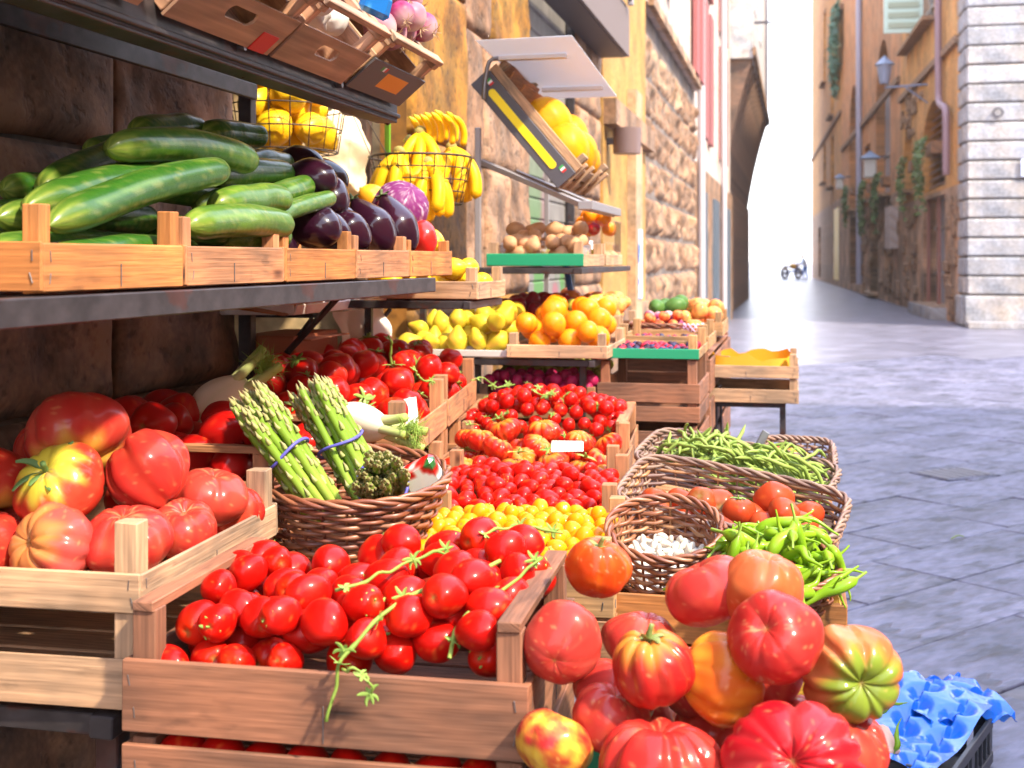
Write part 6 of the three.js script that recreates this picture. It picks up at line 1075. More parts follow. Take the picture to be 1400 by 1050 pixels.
  [[-0.135, 0.05, 0.065, 0.030], [-0.075, 0.05, 0.06, 0.033], [-0.020, 0.065, 0.035, 0.042], [0.005, 0.055, 0.075, 0.036], [0.085, 0.085, -0.005, 0.042], [0.085, 0.060, 0.065, 0.038], [0.148, 0.06, 0.035, 0.038], [0.135, 0.052, 0.085, 0.03], [-0.04, 0.045, 0.0, 0.033], [0.15, 0.055, -0.03, 0.034], [-0.10, 0.06, 0.035, 0.034], [0.045, 0.06, 0.025, 0.036], [-0.155, 0.055, 0.035, 0.031], [0.03, 0.085, 0.06, 0.034], [0.12, 0.095, 0.05, 0.034], [-0.05, 0.085, 0.055, 0.032]].forEach(([x, y, z, r], i) => { const f = fruit('dark_tomato', darkGeos[i % 3], skinGloss, new THREE.Vector3(x, y, z).applyMatrix4(dk.matrixWorld), r, randQuat(q, 1.3), 'brownish red tomato with a green tinge in the long wicker tray', 'tomato', 'dark tomatoes in the wicker tray'); if (i % 3 === 1) addCalyx(f, 0.72, 0.55, i); });
  const gb = tray('long shallow wicker tray overflowing with green beans', V(-0.145, 0.852, 2.98), 0.205, 0.105, 0.07, -0.26, 0.22, -0.15, 12, wickersGrey);
  wovenFloor(gb, 0.2, 0.1, wickersGrey);
  for (let i = 0; i < 240; i++) {
    let x, y, z, e;
    if (i < 150) { x = rnd(-0.16, 0.17, q); z = rnd(-0.08, 0.075, q); y = 0.045 + 0.065 * Math.pow(q(), 0.5) * (1 - (x * 3.2) ** 2 * 0.5); e = new THREE.Euler(rnd(-0.3, 0.3, q) + (i % 2) * 3.1, q() * 6.28, rnd(-0.35, 0.35, q)); }
    else { const s = q(); x = 0.08 + rnd(-0.08, 0.11, q); z = 0.09 + s * 0.075; y = 0.115 - s * 0.085; e = new THREE.Euler(rnd(-0.5, 0.5, q), rnd(-0.6, 0.6, q) + 0.3, -1.0 + rnd(-0.5, 0.5, q)); e.order = 'YXZ'; }
    fruit('green_bean', greenBeanGeos[i % 4], skinSoft, new THREE.Vector3(x, y, z).applyMatrix4(gb.matrixWorld), rnd(0.85, 1.15, q), new THREE.Quaternion().setFromEuler(e), 'slim green bean heaped in the long wicker tray', 'bean', 'green beans in the wicker tray');
  }
  const tc = solo('tray_clip', board(0.02, 0.05, 0.006, { c: 0.002 }), mat({ color: rgb(0.2, 0.21, 0.23), roughness: 0.4, metalness: 0.5 }), 'grey metal clip on the rim between the bean tray and the last tray', 'clip'); tc.position.copy(V(-0.085, 0.955, 3.12)); tc.rotation.set(0, 0.3, -0.5);
  const ls = tray('small wicker tray with a yellow and a red tomato at the end of the crate', V(0.0, 0.838, 3.24), 0.082, 0.14, 0.065, 0.0, 0.12, -0.02, 13, wickersGrey);
  wovenFloor(ls, 0.075, 0.13, wickersPale);
  fruit('yellow_tomato', beefGeo(71, { base: [0.576, 0.306, 0.020], streak: [0.560, 0.204, 0.020], green: 0.5, shoulder: [0.42, 0.42, 0.05], ribs: 8 }), skinGloss, V(0.0, 0.900, 3.16), 0.044, toQ(0.4, 0.7, 0.1), 'yellow ribbed tomato in the small wicker tray', 'tomato');
  fruit('small_red_tomato', roundGeos[0], skinGloss, V(-0.055, 0.903, 3.20), 0.036, toQ(0, 1, 0), 'red tomato beside the yellow one in the small tray', 'tomato');
  // yellow paper corners between the baskets
  for (const [x, y, t, r, l] of [[-0.135, 0.815, 2.185, 0.4, 'yellow paper scrap between the two round baskets'], [0.055, 0.812, 2.19, -0.5, 'yellow paper scrap at the street side of the pepper basket']]) { const s = solo('paper_scrap', board(0.045, 0.05, 0.002, { c: 0.0005, wobble: 0.006 }), mat({ color: rgb(0.72, 0.46, 0.08), roughness: 0.7 }), l, 'paper'); s.position.copy(V(x, y, t)); s.rotation.set(-0.3, r, 0.2); }
}
// ---- big beef tomatoes in the foreground
{
  const bx = thing('green_box', 'low green plastic box heaped with huge beef tomatoes', 'crate', undefined, V(-0.115, 0.490, 1.60));
  const gm = mat({ color: rgb(0.08, 0.36, 0.20), roughness: 0.4 });
  boxAt('bottom', 0, 0.01, 0, 0.42, 0.012, 0.34, gm, bx); for (const s of [-1, 1]) { boxAt('side', s * 0.212, 0.105, 0, 0.008, 0.19, 0.348, gm, bx); boxAt('side', 0, 0.105, s * 0.178, 0.416, 0.19, 0.008, gm, bx); boxAt('rim', s * 0.214, 0.2, 0, 0.016, 0.012, 0.364, gm, bx); boxAt('rim', 0, 0.2, s * 0.18, 0.41, 0.0118, 0.016, gm, bx); }
  const yl = [0.80, 0.50, 0.05], B = (seed, opt, x, y, t, r, dir, label, cal) => { const f = fruit('beef_tomato', beefGeo(seed, opt), skinBeef, V(x, y, t), r, toQ(...dir), label, 'tomato'); if (cal) { const c = mesh('calyx', calyxGeo(seed, 5, 0.45, 0.12), mat({ color: rgb(0.20, 0.24, 0.06), roughness: 0.6 }), f); c.position.y = cal; } return f; };
  const base = [0.432, 0.032, 0.024];
  B(31, { ribs: 5, depth: 0.03, base, streak: [0.475, 0.080, 0.053], squash: 0.9 }, -0.285, 0.922, 1.52, 0.052, [0.05, 0.2, 1.0, 1], 'smooth pink-red tomato with a small scar, beside the crate corner');
  B(32, { ribs: 5, depth: 0.04, base: [0.518, 0.048, 0.006], streak: [0.533, 0.106, 0.011], squash: 0.95 }, -0.262, 0.985, 1.66, 0.044, [0.1, 1, -0.2, 0], 'orange tomato propped against the crate rail', 0.6);
  B(33, { ribs: 5, depth: 0.05, base: [0.360, 0.016, 0.016], streak: [0.432, 0.064, 0.042], blotch: 1, shoulder: yl }, -0.283, 0.822, 1.46, 0.050, [0.3, 0.9, 0.4, 2], 'dark red tomato with yellow blotches under the pink one');
  B(34, { ribs: 8, depth: 0.11, base: [0.418, 0.012, 0.011], streak: [0.475, 0.053, 0.027], squash: 1.0, green: 0.35, shoulder: yl }, -0.168, 0.915, 1.48, 0.050, [-0.1, 1, -0.25, 0.4], 'upright ribbed red tomato with a green stub', 0.7);
  B(35, { ribs: 11, depth: 0.09, base: [0.432, 0.019, 0.016], streak: [0.475, 0.064, 0.037], squash: 0.80 }, -0.155, 0.815, 1.43, 0.072, [0.0, 1, 0.10, 0.2], 'broad ribbed red tomato low in the heap');
  B(36, { ribs: 6, depth: 0.03, base: [0.432, 0.032, 0.027] }, -0.115, 0.960, 1.66, 0.058, [-0.4, 0.8, 0.1, 1], 'pink-red tomato at the back of the heap');
  B(37, { ribs: 8, depth: 0.09, base: [0.504, 0.090, 0.009], streak: [0.576, 0.204, 0.020], green: 0.5, shoulder: yl, squash: 0.9 }, -0.085, 0.895, 1.52, 0.054, [-0.9, 0.15, 0.0, 0.5], 'ribbed orange tomato wedged in the middle of the heap', 0.5);
  B(38, { ribs: 6, depth: 0.025, base: [0.403, 0.019, 0.016], streak: [0.446, 0.053, 0.042], squash: 0.93 }, -0.028, 0.958, 1.49, 0.054, [-0.2, 0.5, -0.85, 0], 'smooth glossy red tomato, topmost of the heap');
  B(39, { ribs: 7, depth: 0.04, base: [0.475, 0.085, 0.027], streak: [0.518, 0.148, 0.042], squash: 0.9 }, -0.045, 0.975, 1.64, 0.055, [0.2, 0.9, 0.1, 0], 'orange-pink tomato behind the topmost one');
  B(40, { ribs: 12, depth: 0.09, base: [0.432, 0.006, 0.013], streak: [0.475, 0.053, 0.053], squash: 0.85, scar: 0.55 }, -0.005, 0.838, 1.42, 0.075, [0.0, -0.42, 0.90, 0.3], 'largest crimson tomato, ribs radiating from its star scar');
  B(41, { ribs: 9, depth: 0.08, base: [0.446, 0.106, 0.037], streak: [0.560, 0.204, 0.054], green: 1, shoulder: [0.17, 0.23, 0.025], squash: 0.9 }, 0.062, 0.905, 1.55, 0.060, [0.35, -0.10, -0.95, 0.3], 'half ripe green and orange ribbed tomato on the street side');
  B(42, { ribs: 8, depth: 0.05, base }, -0.225, 0.855, 1.56, 0.052, [0.2, 0.9, 0.1, 0], 'red tomato glimpsed between the pink and ribbed ones');
  B(43, { ribs: 8, depth: 0.05, base }, -0.085, 0.80, 1.60, 0.062, [0.2, 0.9, 0.1, 0], 'red tomato in the depth of the heap');
  B(44, { ribs: 8, depth: 0.05, base }, 0.02, 0.80, 1.62, 0.060, [0.2, 0.9, 0.1, 0], 'red tomato under the half ripe one');
  B(45, { ribs: 8, depth: 0.05, base }, -0.21, 0.79, 1.66, 0.060, [0.2, 0.9, 0.1, 0], 'red tomato in the box corner by the brown crate');
  B(46, { ribs: 8, depth: 0.05, base }, -0.12, 0.86, 1.60, 0.055, [0.2, 0.9, 0.1, 0], 'red tomato under the ribbed orange one');
  B(47, { ribs: 8, depth: 0.05, base }, -0.04, 0.875, 1.62, 0.052, [0.2, 0.9, 0.1, 0], 'red tomato under the orange-pink one');
  B(48, { ribs: 8, depth: 0.05, base }, -0.20, 0.895, 1.64, 0.050, [0.2, 0.9, 0.1, 0], 'red tomato behind the upright ribbed one');
  B(49, { ribs: 7, depth: 0.05, base }, -0.222, 0.845, 1.50, 0.050, [0.3, 0.9, -0.1, 0], 'red tomato wedged between the blotched and the upright ones');
  B(53, { ribs: 7, depth: 0.05, base }, 0.055, 0.815, 1.55, 0.055, [0.3, 0.9, -0.1, 0], 'red tomato at the street side under the half ripe one');
  for (const [x, t, l] of [[-0.24, 1.50, 'red tomato at the bottom of the green box by the brown crate'], [-0.10, 1.48, 'red tomato at the bottom of the green box under the broad one'], [0.03, 1.49, 'red tomato at the bottom of the green box under the crimson one']]) B(50 + Math.round(x * 100), { ribs: 8, depth: 0.05, base }, x, 0.71, t, 0.062, [0.2, 0.9, 0.1, 0], l);
}
// ---- blue fruit trays in a black crate on the paving
{
  const c = thing('black_crate', 'black plastic crate standing on the paving beside the stall', 'crate', undefined, V(0.305, 0.001, 3.50), -0.35);
  const bm = mat({ color: rgb(0.035, 0.037, 0.045), roughness: 0.45 });
  boxAt('bottom', 0, 0.008, 0, 0.30, 0.012, 0.44, bm, c);
  for (const s of [-1, 1]) { for (const y of [0.02, 0.115]) { boxAt('rail', s * 0.15, y, 0, 0.012, 0.03, 0.46, bm, c); boxAt('rail', 0, y, s * 0.226, 0.288, 0.029, 0.012, bm, c); } for (let i = 0; i < 9; i++) boxAt('slat', s * 0.15, 0.068, -0.21 + i * 0.0525, 0.009, 0.066, i % 4 ? 0.012 : 0.03, bm, c); for (let i = 0; i < 7; i++) boxAt('slat', -0.12 + i * 0.04, 0.068, s * 0.226, i % 3 ? 0.012 : 0.03, 0.066, 0.009, bm, c); }
  const cups = (label, p, e, w, d, seed) => {
    const nx = 72, nz = 110, pos = [], idx = [];
    for (let j = 0; j <= nz; j++) for (let i = 0; i <= nx; i++) { const x = (i / nx - 0.5) * w, z = (j / nz - 0.5) * d, u = x / 0.108, v = z / 0.108 + (Math.floor(u + 20) % 2 ? 0.5 : 0), fu = u - Math.round(u), fv = v - Math.round(v), r = Math.hypot(fu, fv) / 0.5, an = Math.atan2(fv, fu), cup = -0.032 * (0.5 + 0.5 * Math.cos(PI * Math.min(1, r))) * (1 + 0.06 * Math.cos(an * 10)), crinkle = 0.0006 * noise(x * 90, z * 90, seed) + 0.014 * noise(x * 7, z * 7, seed); pos.push(x, cup + crinkle + 0.03 * noise(x * 4, z * 4, seed + 3), z); }
    for (let j = 0; j < nz; j++) for (let i = 0; i < nx; i++) { const a = j * (nx + 1) + i; idx.push(a, a + nx + 1, a + 1, a + 1, a + nx + 1, a + nx + 2); }
    const top = fromArrays(pos, idx), o = solo('fruit_tray', top, phys({ color: rgb(0.006, 0.17, 0.72), roughness: 0.25, clearcoat: 0.6, clearcoatRoughness: 0.1, side: THREE.DoubleSide }), label, 'tray', 'blue fruit trays');
    o.position.copy(p); o.rotation.set(...e); return o;
  };
  cups('crumpled blue moulded fruit tray lying on the black crate', V(0.275, 0.172, 3.50), [0.10, -0.42, -0.05], 0.33, 0.52, 2);
  cups('second blue moulded fruit tray jutting out over the street side', V(0.41, 0.150, 3.70), [0.0, -0.95, -0.10], 0.24, 0.30, 6);
  const cs = solo('cardboard_scrap', board(0.09, 0.012, 0.10, { c: 0.003, wobble: 0.008 }), mat({ color: rgb(0.72, 0.45, 0.33), roughness: 0.8 }), 'torn pink cardboard scrap on the crate corner beside the blue tray', 'cardboard'); cs.position.copy(V(0.20, 0.175, 3.30)); cs.rotation.set(0.5, 0.4, -0.2);
  fruit('fallen_pepper', chilliGeos[0], skinGloss, V(0.25, 0.185, 3.50), 0.8, new THREE.Quaternion().setFromEuler(new THREE.Euler(0, 0.4, 0.3)), 'small green pepper fallen on the blue tray', 'pepper');
  fruit('fallen_bean', greenBeanGeos[1], skinSoft, V(0.78, 0.007, 6.55), 0.8, new THREE.Quaternion().setFromEuler(new THREE.Euler(0, 0.7, 0)), 'short piece of yellow-green bean lying on the bare paving', 'bean');
  fruit('fallen_pepper', chilliGeos[1], skinGloss, V(0.25, 0.185, 3.30), 0.75, new THREE.Quaternion().setFromEuler(new THREE.Euler(0.2, 1.3, 0.5)), 'curved green pepper at the corner of the blue tray', 'pepper');
}

// ------------------------------------------------------------------ farther stalls
{
  const q = rng(301);
  const greenStripe = mat({ color: rgb(0.008, 0.27, 0.125), roughness: 0.5 });
  // lemons
  const rk = thing('side_rack', 'steel rack by the pilaster carrying lemons, pears and oranges', 'rack');
  for (const [y, t0, t1, x1] of [[1.275, 3.28, 3.66, -0.88], [1.066, 3.93, 5.0, -0.64]]) { for (const t of [t0 + 0.03, t1 - 0.03]) bar(rk, 'rail', V(-1.30, y, t), V(x1, y, t), [0.02, 0.022]); bar(rk, 'edge_rail', V(x1, y, t0), V(x1, y, t1), [0.02, 0.022]); }
  for (const [x, t, y1] of [[-0.68, 4.0, 1.055], [-1.26, 3.56, 1.28], [-0.68, 4.94, 1.055], [-1.29, 4.22, 1.28]]) bar(rk, 'leg', V(x, 0, t), V(x, y1, t), [0.022, 0.022]);
  const lc = crate('pale crate of lemons on the rack below the bananas', { w: 0.36, d: 0.34, h: 0.052, postH: 0.088, post: 0.028, tint: WOOD.pale, seed: 201, p: V(-1.035, 1.288, 3.47) });
  spill(lc, heap({ w: 0.34, d: 0.32, top: (x, z) => 0.11 - 0.4 * x * x, floor: 0.014, r: 0.031, seed: 51, most: 46 }), { name: 'lemon', geos: lemonGeos, material: peel, label: 'yellow lemon in the pale crate below the bananas', category: 'lemon', group: 'lemons in the crate', lie: true, seed: 4 });
  // white tray shelf with grapes in the doorway
  const ts = thing('white_tray', 'long white tray with grapes in front of the shop doorway', 'tray', undefined, V(-1.335, 1.262, 3.42));
  const wt = mat({ color: rgb(0.80, 0.72, 0.68), roughness: 0.35 });
  boxAt('bottom', 0, 0, 0, 0.20, 0.006, 0.98, wt, ts); for (const s of [-1, 1]) { const r = boxAt('lip', s * 0.105, 0.012, 0, 0.006, 0.026, 0.99, wt, ts); r.rotation.z = -s * 0.4; boxAt('lip', 0, 0.012, s * 0.492, 0.2, 0.026, 0.006, wt, ts); }
  for (const t of [3.1, 3.75]) { bar(ts, 'bracket', new THREE.Vector3(-0.1, -0.01, 3.42 - t), new THREE.Vector3(0.1, -0.01, 3.42 - t), [0.014, 0.014]); bar(ts, 'strut', new THREE.Vector3(-0.1, -0.24, 3.42 - t), new THREE.Vector3(0.08, -0.018, 3.42 - t), [0.012, 0.012]); }
  const stemMap = (n, w, d, h, seed) => heap({ w, d, top: (x, z) => h - 1.5 * x * x, floor: 0.0, r: 0.0105, seed, most: n });
  const bunchOf = (label, p, w, d, n, seed, tint, m) => { const o = thing('grape_bunch', label, 'grapes', 'grape bunches on the white tray', p); stemMap(n, w, d, 0.06, seed).forEach(([x, y, z, r]) => { const g = mesh('grape', grapeGeo, m, o); g.position.set(x, y, z); g.scale.setScalar(r * 1.05); g.quaternion.copy(randQuat(q)); }); mesh('stem', tube(curve([new THREE.Vector3(0, 0.05, -d * 0.45), new THREE.Vector3(0, 0.062, 0), new THREE.Vector3(0.01, 0.055, d * 0.4)], 6), 0.003, { seg: 5 }), stemMat, o); };
  const darkGrape = waxy({ roughness: 0.4, clearcoat: 0.3 }), paleGrape = phys({ color: rgb(0.62, 0.56, 0.10), roughness: 0.35, clearcoat: 0.5 });
  bunchOf('bunch of dark blue grapes on the white tray', V(-1.30, 1.266, 3.30), 0.13, 0.20, 60, 3, 0, darkGrape); bunchOf('bunch of yellow-green grapes beside the dark ones', V(-1.31, 1.266, 3.56), 0.13, 0.20, 56, 5, 0, paleGrape); bunchOf('bunch of yellow-green grapes at the tray end by the pilaster', V(-1.31, 1.266, 3.78), 0.13, 0.18, 50, 7, 0, paleGrape); bunchOf('yellow-green grapes at the wall end of the tray', V(-1.33, 1.266, 3.14), 0.11, 0.12, 30, 9, 0, paleGrape);
  const cb = solo('cardboard_sheet', board(0.16, 0.004, 0.26, { c: 0.001, wobble: 0.005 }), mat({ color: rgb(0.52, 0.19, 0.06), roughness: 0.8 }), 'orange-brown cardboard sheet at the wall end of the white tray', 'cardboard'); cb.position.copy(V(-1.325, 1.285, 3.02)); cb.rotation.set(0.12, 0, -0.15);
  // cloth hanging under the tray, cardboard box behind the vine tomatoes, paper bag in the doorway
  { const pos = [], idx = [], n = 30, m = 16; for (let j = 0; j <= m; j++) for (let i = 0; i <= n; i++) { const s = i / n, v = j / m; pos.push(-0.02 + 0.03 * Math.sin(s * 17) * (0.3 + v) + 0.02 * noise(s * 5, v * 3), -v * (0.20 + 0.05 * noise(s * 3, 2)), -s * 0.46); } for (let j = 0; j < m; j++) for (let i = 0; i < n; i++) { const a = j * (n + 1) + i; idx.push(a, a + 1, a + n + 1, a + 1, a + n + 2, a + n + 1); } const c = solo('white_cloth', fromArrays(pos, idx), mat({ color: rgb(0.82, 0.72, 0.62), roughness: 0.9, side: THREE.DoubleSide }), 'cream cloth hanging in folds under the white tray', 'cloth'); c.position.copy(V(-1.26, 1.25, 3.36)); }
  const cbx = thing('cardboard_box', 'red-brown cardboard box in shade under the white tray', 'box', undefined, V(-1.36, 1.0, 3.2)); boxAt('body', 0, 0.1, 0, 0.16, 0.2, 0.30, mat({ color: rgb(0.42, 0.12, 0.05), roughness: 0.8 }), cbx, { c: 0.004, wobble: 0.004 }); boxAt('flap', 0.09, 0.19, 0, 0.06, 0.004, 0.29, mat({ color: rgb(0.48, 0.16, 0.07), roughness: 0.8 }), cbx);
  { const g = body(56, 36, (th, ph) => { const s = Math.sin(th), c = Math.cos(th), k = Math.pow(Math.abs(s), 0.5), n = 0.30 * (1 - 2.2 * Math.abs(fbm(Math.cos(ph) * 0.9 + 5, th * 1.1, Math.sin(ph) * 0.9, 4))); return { p: [Math.cos(ph) * k * 0.08 * (1 + n), c * 0.14 * (1 + 0.5 * n), Math.sin(ph) * k * 0.22 * (1 + n)] }; }); const o = solo('paper_bag', g, mat({ color: rgb(0.84, 0.66, 0.42), roughness: 0.8 }), 'large crumpled cream paper sack hanging in the doorway', 'bag'); o.position.copy(V(-1.52, 1.74, 3.92)); const g2 = solo('door_notice', board(0.004, 0.16, 0.10, { c: 0.0005 }), mat({ map: makeTexture(64, 64, (u, v) => Math.hypot(u - 0.5, v - 0.55) < 0.2 ? [0.62, 0.80, 0.2] : [0.38, 0.62, 0.06], true), roughness: 0.5 }), 'green notice card on the door frame beside the paper sack', 'notice'); g2.position.copy(V(-1.41, 1.80, 4.18)); g2.rotation.y = 0.5; }
  // pears and oranges
  const pt = thing('pear_tray', 'shallow metal tray of yellow pears on the side rack', 'tray', undefined, V(-1.125, 1.079, 4.17)); boxAt('bottom', 0, 0.003, 0, 0.40, 0.005, 0.44, mat({ color: rgb(0.55, 0.50, 0.46), roughness: 0.4, metalness: 0.4 }), pt); boxAt('lip', 0, 0.014, 0.222, 0.41, 0.022, 0.005, mat({ color: rgb(0.66, 0.60, 0.56), roughness: 0.4 }), pt); boxAt('lip', 0, 0.014, -0.222, 0.41, 0.022, 0.005, mat({ color: rgb(0.66, 0.60, 0.56), roughness: 0.4 }), pt);
  spill(pt, heap({ w: 0.40, d: 0.42, top: (x, z) => 0.115 + 0.05 * (x > 0 ? 1 : 0) - 0.18 * (z > 0 ? z : 0), floor: 0.006, r: (r) => rnd(0.033, 0.038, r), seed: 61, most: 60 }), { name: 'pear', geos: pearGeos, material: skinSoft, label: 'ripe yellow pear in the metal tray', category: 'pear', group: 'pears in the tray', tilt: 2.2, seed: 5, scale: 0.95 });
  const oc = crate('pale shallow crate of oranges at the street end of the rack', { w: 0.33, d: 0.44, h: 0.045, postH: 0.08, post: 0.026, tint: WOOD.pale, seed: 202, p: V(-0.755, 1.079, 4.15) });
  spill(oc, heap({ w: 0.32, d: 0.42, top: (x, z) => 0.20 - 0.35 * Math.max(0, z) - 0.5 * x * x, floor: 0.012, r: (r) => rnd(0.037, 0.043, r), seed: 64, most: 44 }), { name: 'orange', geos: orangeGeos, material: peel, label: 'bright orange in the pale crate', category: 'orange', group: 'oranges in the crate', seed: 6 });
  // dark, green and red apples behind
  const ac = crate('pale crate of dark red and green apples behind the oranges', { w: 0.46, d: 0.44, h: 0.06, postH: 0.10, tint: WOOD.pale, seed: 203, p: V(-0.90, 1.079, 4.64) });
  const al = heap({ w: 0.45, d: 0.42, top: (x, z) => 0.165 + 0.03 * Math.cos(x * 7), floor: 0.015, r: (r) => rnd(0.034, 0.039, r), seed: 66, most: 56 });
  spill(ac, al.filter(([x]) => x < 0.08), { name: 'dark_apple', geos: appleDark, material: skinGloss, label: 'dark red apple behind the oranges', category: 'apple', group: 'dark apples', tilt: 1.2, seed: 7 }); spill(ac, al.filter(([x]) => x >= 0.08), { name: 'green_apple', geos: appleGreen, material: skinGloss, label: 'yellow-green apple beside the dark apples', category: 'apple', group: 'green apples', tilt: 1.2, seed: 8 });
  const pc = crate('pale crate heaped with red and yellow peaches near the blue pole', { w: 0.38, d: 0.44, h: 0.06, postH: 0.10, tint: WOOD.pale, seed: 204, p: V(-0.86, 1.079, 5.12) });
  spill(pc, heap({ w: 0.37, d: 0.42, top: (x, z) => 0.185, floor: 0.015, r: (r) => rnd(0.035, 0.04, r), seed: 68, most: 46 }), { name: 'peach', geos: [...peachGeos, ...appleRed], material: skinSoft, label: 'red and yellow peach in the heaped crate', category: 'peach', group: 'peaches', tilt: 1.2, seed: 9 });
  // plums under the rack
  const pl = crate('wood crate of purple and green plums under the orange rack', { w: 0.40, d: 0.50, h: 0.08, postH: 0.11, tint: WOOD.tan, seed: 205, p: V(-0.835, 0.875, 4.24) }); crate('wood crate standing under the plums', { w: 0.40, d: 0.50, h: 0.20, postH: 0.198, tint: WOOD.tan, seed: 206, p: V(-0.835, 0.6715, 4.24), rows: [[0.004, 0.09], [0.105, 0.09]], staples: false, name: 'support_crate' }); crate('low wood crate at the foot of the plum crates', { w: 0.40, d: 0.50, h: 0.66, postH: 0.66, tint: WOOD.tan, seed: 207, p: V(-0.835, 0.005, 4.24), rows: [[0.01, 0.12], [0.18, 0.12], [0.35, 0.12], [0.52, 0.12]], staples: false, name: 'support_crate' });
  const pli = heap({ w: 0.39, d: 0.48, top: (x, z) => 0.15 + 0.03 * (z < 0 ? 1 : 0), floor: 0.02, r: (r) => rnd(0.019, 0.023, r), seed: 69, most: 170 });
  spill(pl, pli.filter(([x, y, z]) => z > 0.02), { name: 'purple_plum', geos: plumFruitGeos, material: skinSoft, label: 'magenta plum in the crate under the rack', category: 'plum', group: 'purple plums', seed: 10 }); spill(pl, pli.filter(([x, y, z]) => z <= 0.02), { name: 'green_plum', geos: greenPlumGeos, material: skinSoft, label: 'green plum in the crate under the rack', category: 'plum', group: 'green plums', seed: 11 });
  // blue pole
  const bp = thing('blue_pole', 'bright blue metal pole leaning between the peach and berry crates', 'pole'); mesh('pole', tube([V(-0.945, 1.48, 5.02), V(-0.66, 0.005, 5.02)], 0.013, { seg: 10 }), mat({ color: rgb(0.02, 0.13, 0.52), roughness: 0.35 }), bp); mesh('foot', new THREE.CylinderGeometry(0.02, 0.024, 0.03, 10), mat({ color: rgb(0.02, 0.02, 0.02), roughness: 0.8 }), bp).position.copy(V(-0.658, 0.016, 5.02));
  // ---- rack with potatoes and melons
  const zinc = mat({ color: rgb(0.30, 0.28, 0.29), roughness: 0.5, metalness: 0.4 });
  const pr = thing('market_rack', 'steel rack with uprights carrying potato boxes and tilted melons', 'rack');
  for (const [x, t] of [[-1.085, 4.20], [-1.085, 5.42]]) bar(pr, 'upright', V(x, 0, t), V(x, 1.86, t), [0.02, 0.02], zinc);
  for (const x of [-1.07, -0.73]) bar(pr, 'shelf_rail', V(x, 1.362, 4.18), V(x, 1.362, 5.45), [0.03, 0.022]);
  for (const t of [4.2, 4.8, 5.42]) bar(pr, 'cross_rail', V(-1.07, 1.361, t), V(-0.73, 1.361, t), [0.02, 0.02]);
  for (const t of [4.24, 4.80]) bar(pr, 'melon_arm', V(-1.085, 1.745, t), V(-0.69, 1.575, t), [0.016, 0.022], zinc);
  bar(pr, 'melon_rail', V(-0.70, 1.585, 4.16), V(-0.70, 1.585, 4.86), [0.05, 0.03], zinc);
  const crA = crate('shallow crate with a green stripe holding plastic boxes of potatoes', { w: 0.345, d: 0.48, h: 0.046, postH: 0.086, post: 0.03, tint: WOOD.pale, seed: 210, p: V(-0.888, 1.3745, 4.46), staples: false, materials: { front: greenStripe } });
  const crB = crate('pale crate of kiwis and small oranges behind the potatoes', { w: 0.345, d: 0.46, h: 0.046, postH: 0.086, post: 0.03, tint: WOOD.pale, seed: 211, p: V(-0.888, 1.3745, 4.96), staples: false });
  const clear = phys({ color: rgb(0.97, 0.97, 0.97), roughness: 0.05, transmission: 1, thickness: 0, ior: 1.45, side: THREE.DoubleSide });
  const punnet = (label, p, w, d, h, tiltx, fill, geos, m, what, cat, group, r) => { const o = thing('plastic_box', label, 'box', 'clear plastic boxes on the rack', p, rnd(-0.1, 0.1, q)); o.rotation.x = tiltx; boxAt('bottom', 0, 0.002, 0, w, 0.002, d, clear, o, { c: 0.0003, wobble: 0 }); for (const s of [-1, 1]) { boxAt('side', s * w / 2, h / 2, 0, 0.0015, h, d, clear, o, { c: 0.0003, wobble: 0 }); boxAt('side', 0, h / 2, s * d / 2, w, h, 0.0015, clear, o, { c: 0.0003, wobble: 0 }); boxAt('rim', s * w / 2, h, 0, 0.006, 0.003, d + 0.006, clear, o, { c: 0.0005, wobble: 0 }); boxAt('rim', 0, h, s * d / 2, w, 0.0032, 0.006, clear, o, { c: 0.0005, wobble: 0 }); } o.updateMatrixWorld(true);
    spill(o, heap({ w: w - 0.004, d: d - 0.004, top: () => h * fill, floor: 0.004, r: typeof r === 'number' ? r : r, seed: Math.round(p.z * -100), most: 20 }), { name: what[0], geos, material: m, label: what[1], category: cat, group, lie: true, seed: 12 }); };
  const pot = ['potato', 'brown potato in the clear boxes on the rack'], pg = 'potatoes in clear boxes';
  punnet('clear plastic box of potatoes at the front edge of the green striped crate', V(-0.955, 1.39, 4.34), 0.15, 0.18, 0.06, 0, 1.5, potatoGeos, skinMatte, pot, 'potato', pg, 0.027); punnet('clear plastic box of potatoes beside the pale corner post', V(-0.80, 1.39, 4.34), 0.14, 0.18, 0.06, 0, 1.5, potatoGeos, skinMatte, pot, 'potato', pg, 0.027); punnet('tilted clear box of potatoes propped up by the upright', V(-0.99, 1.43, 4.56), 0.15, 0.18, 0.06, 0.35, 1.6, potatoGeos, skinMatte, pot, 'potato', pg, 0.027); punnet('clear box heaped with potatoes at the back of the crate', V(-0.83, 1.41, 4.58), 0.16, 0.18, 0.06, 0, 2.0, potatoGeos, skinMatte, pot, 'potato', pg, 0.027);
  punnet('tall clear box of oranges and tomatoes above the kiwis', V(-0.79, 1.43, 4.94), 0.18, 0.20, 0.12, 0, 1.35, [orangeGeos[0], orangeGeos[1], roundGeos[0]], skinGloss, ['tangerine', 'small orange or red fruit in the tall clear box'], 'fruit', 'fruit in the tall clear box', 0.029);
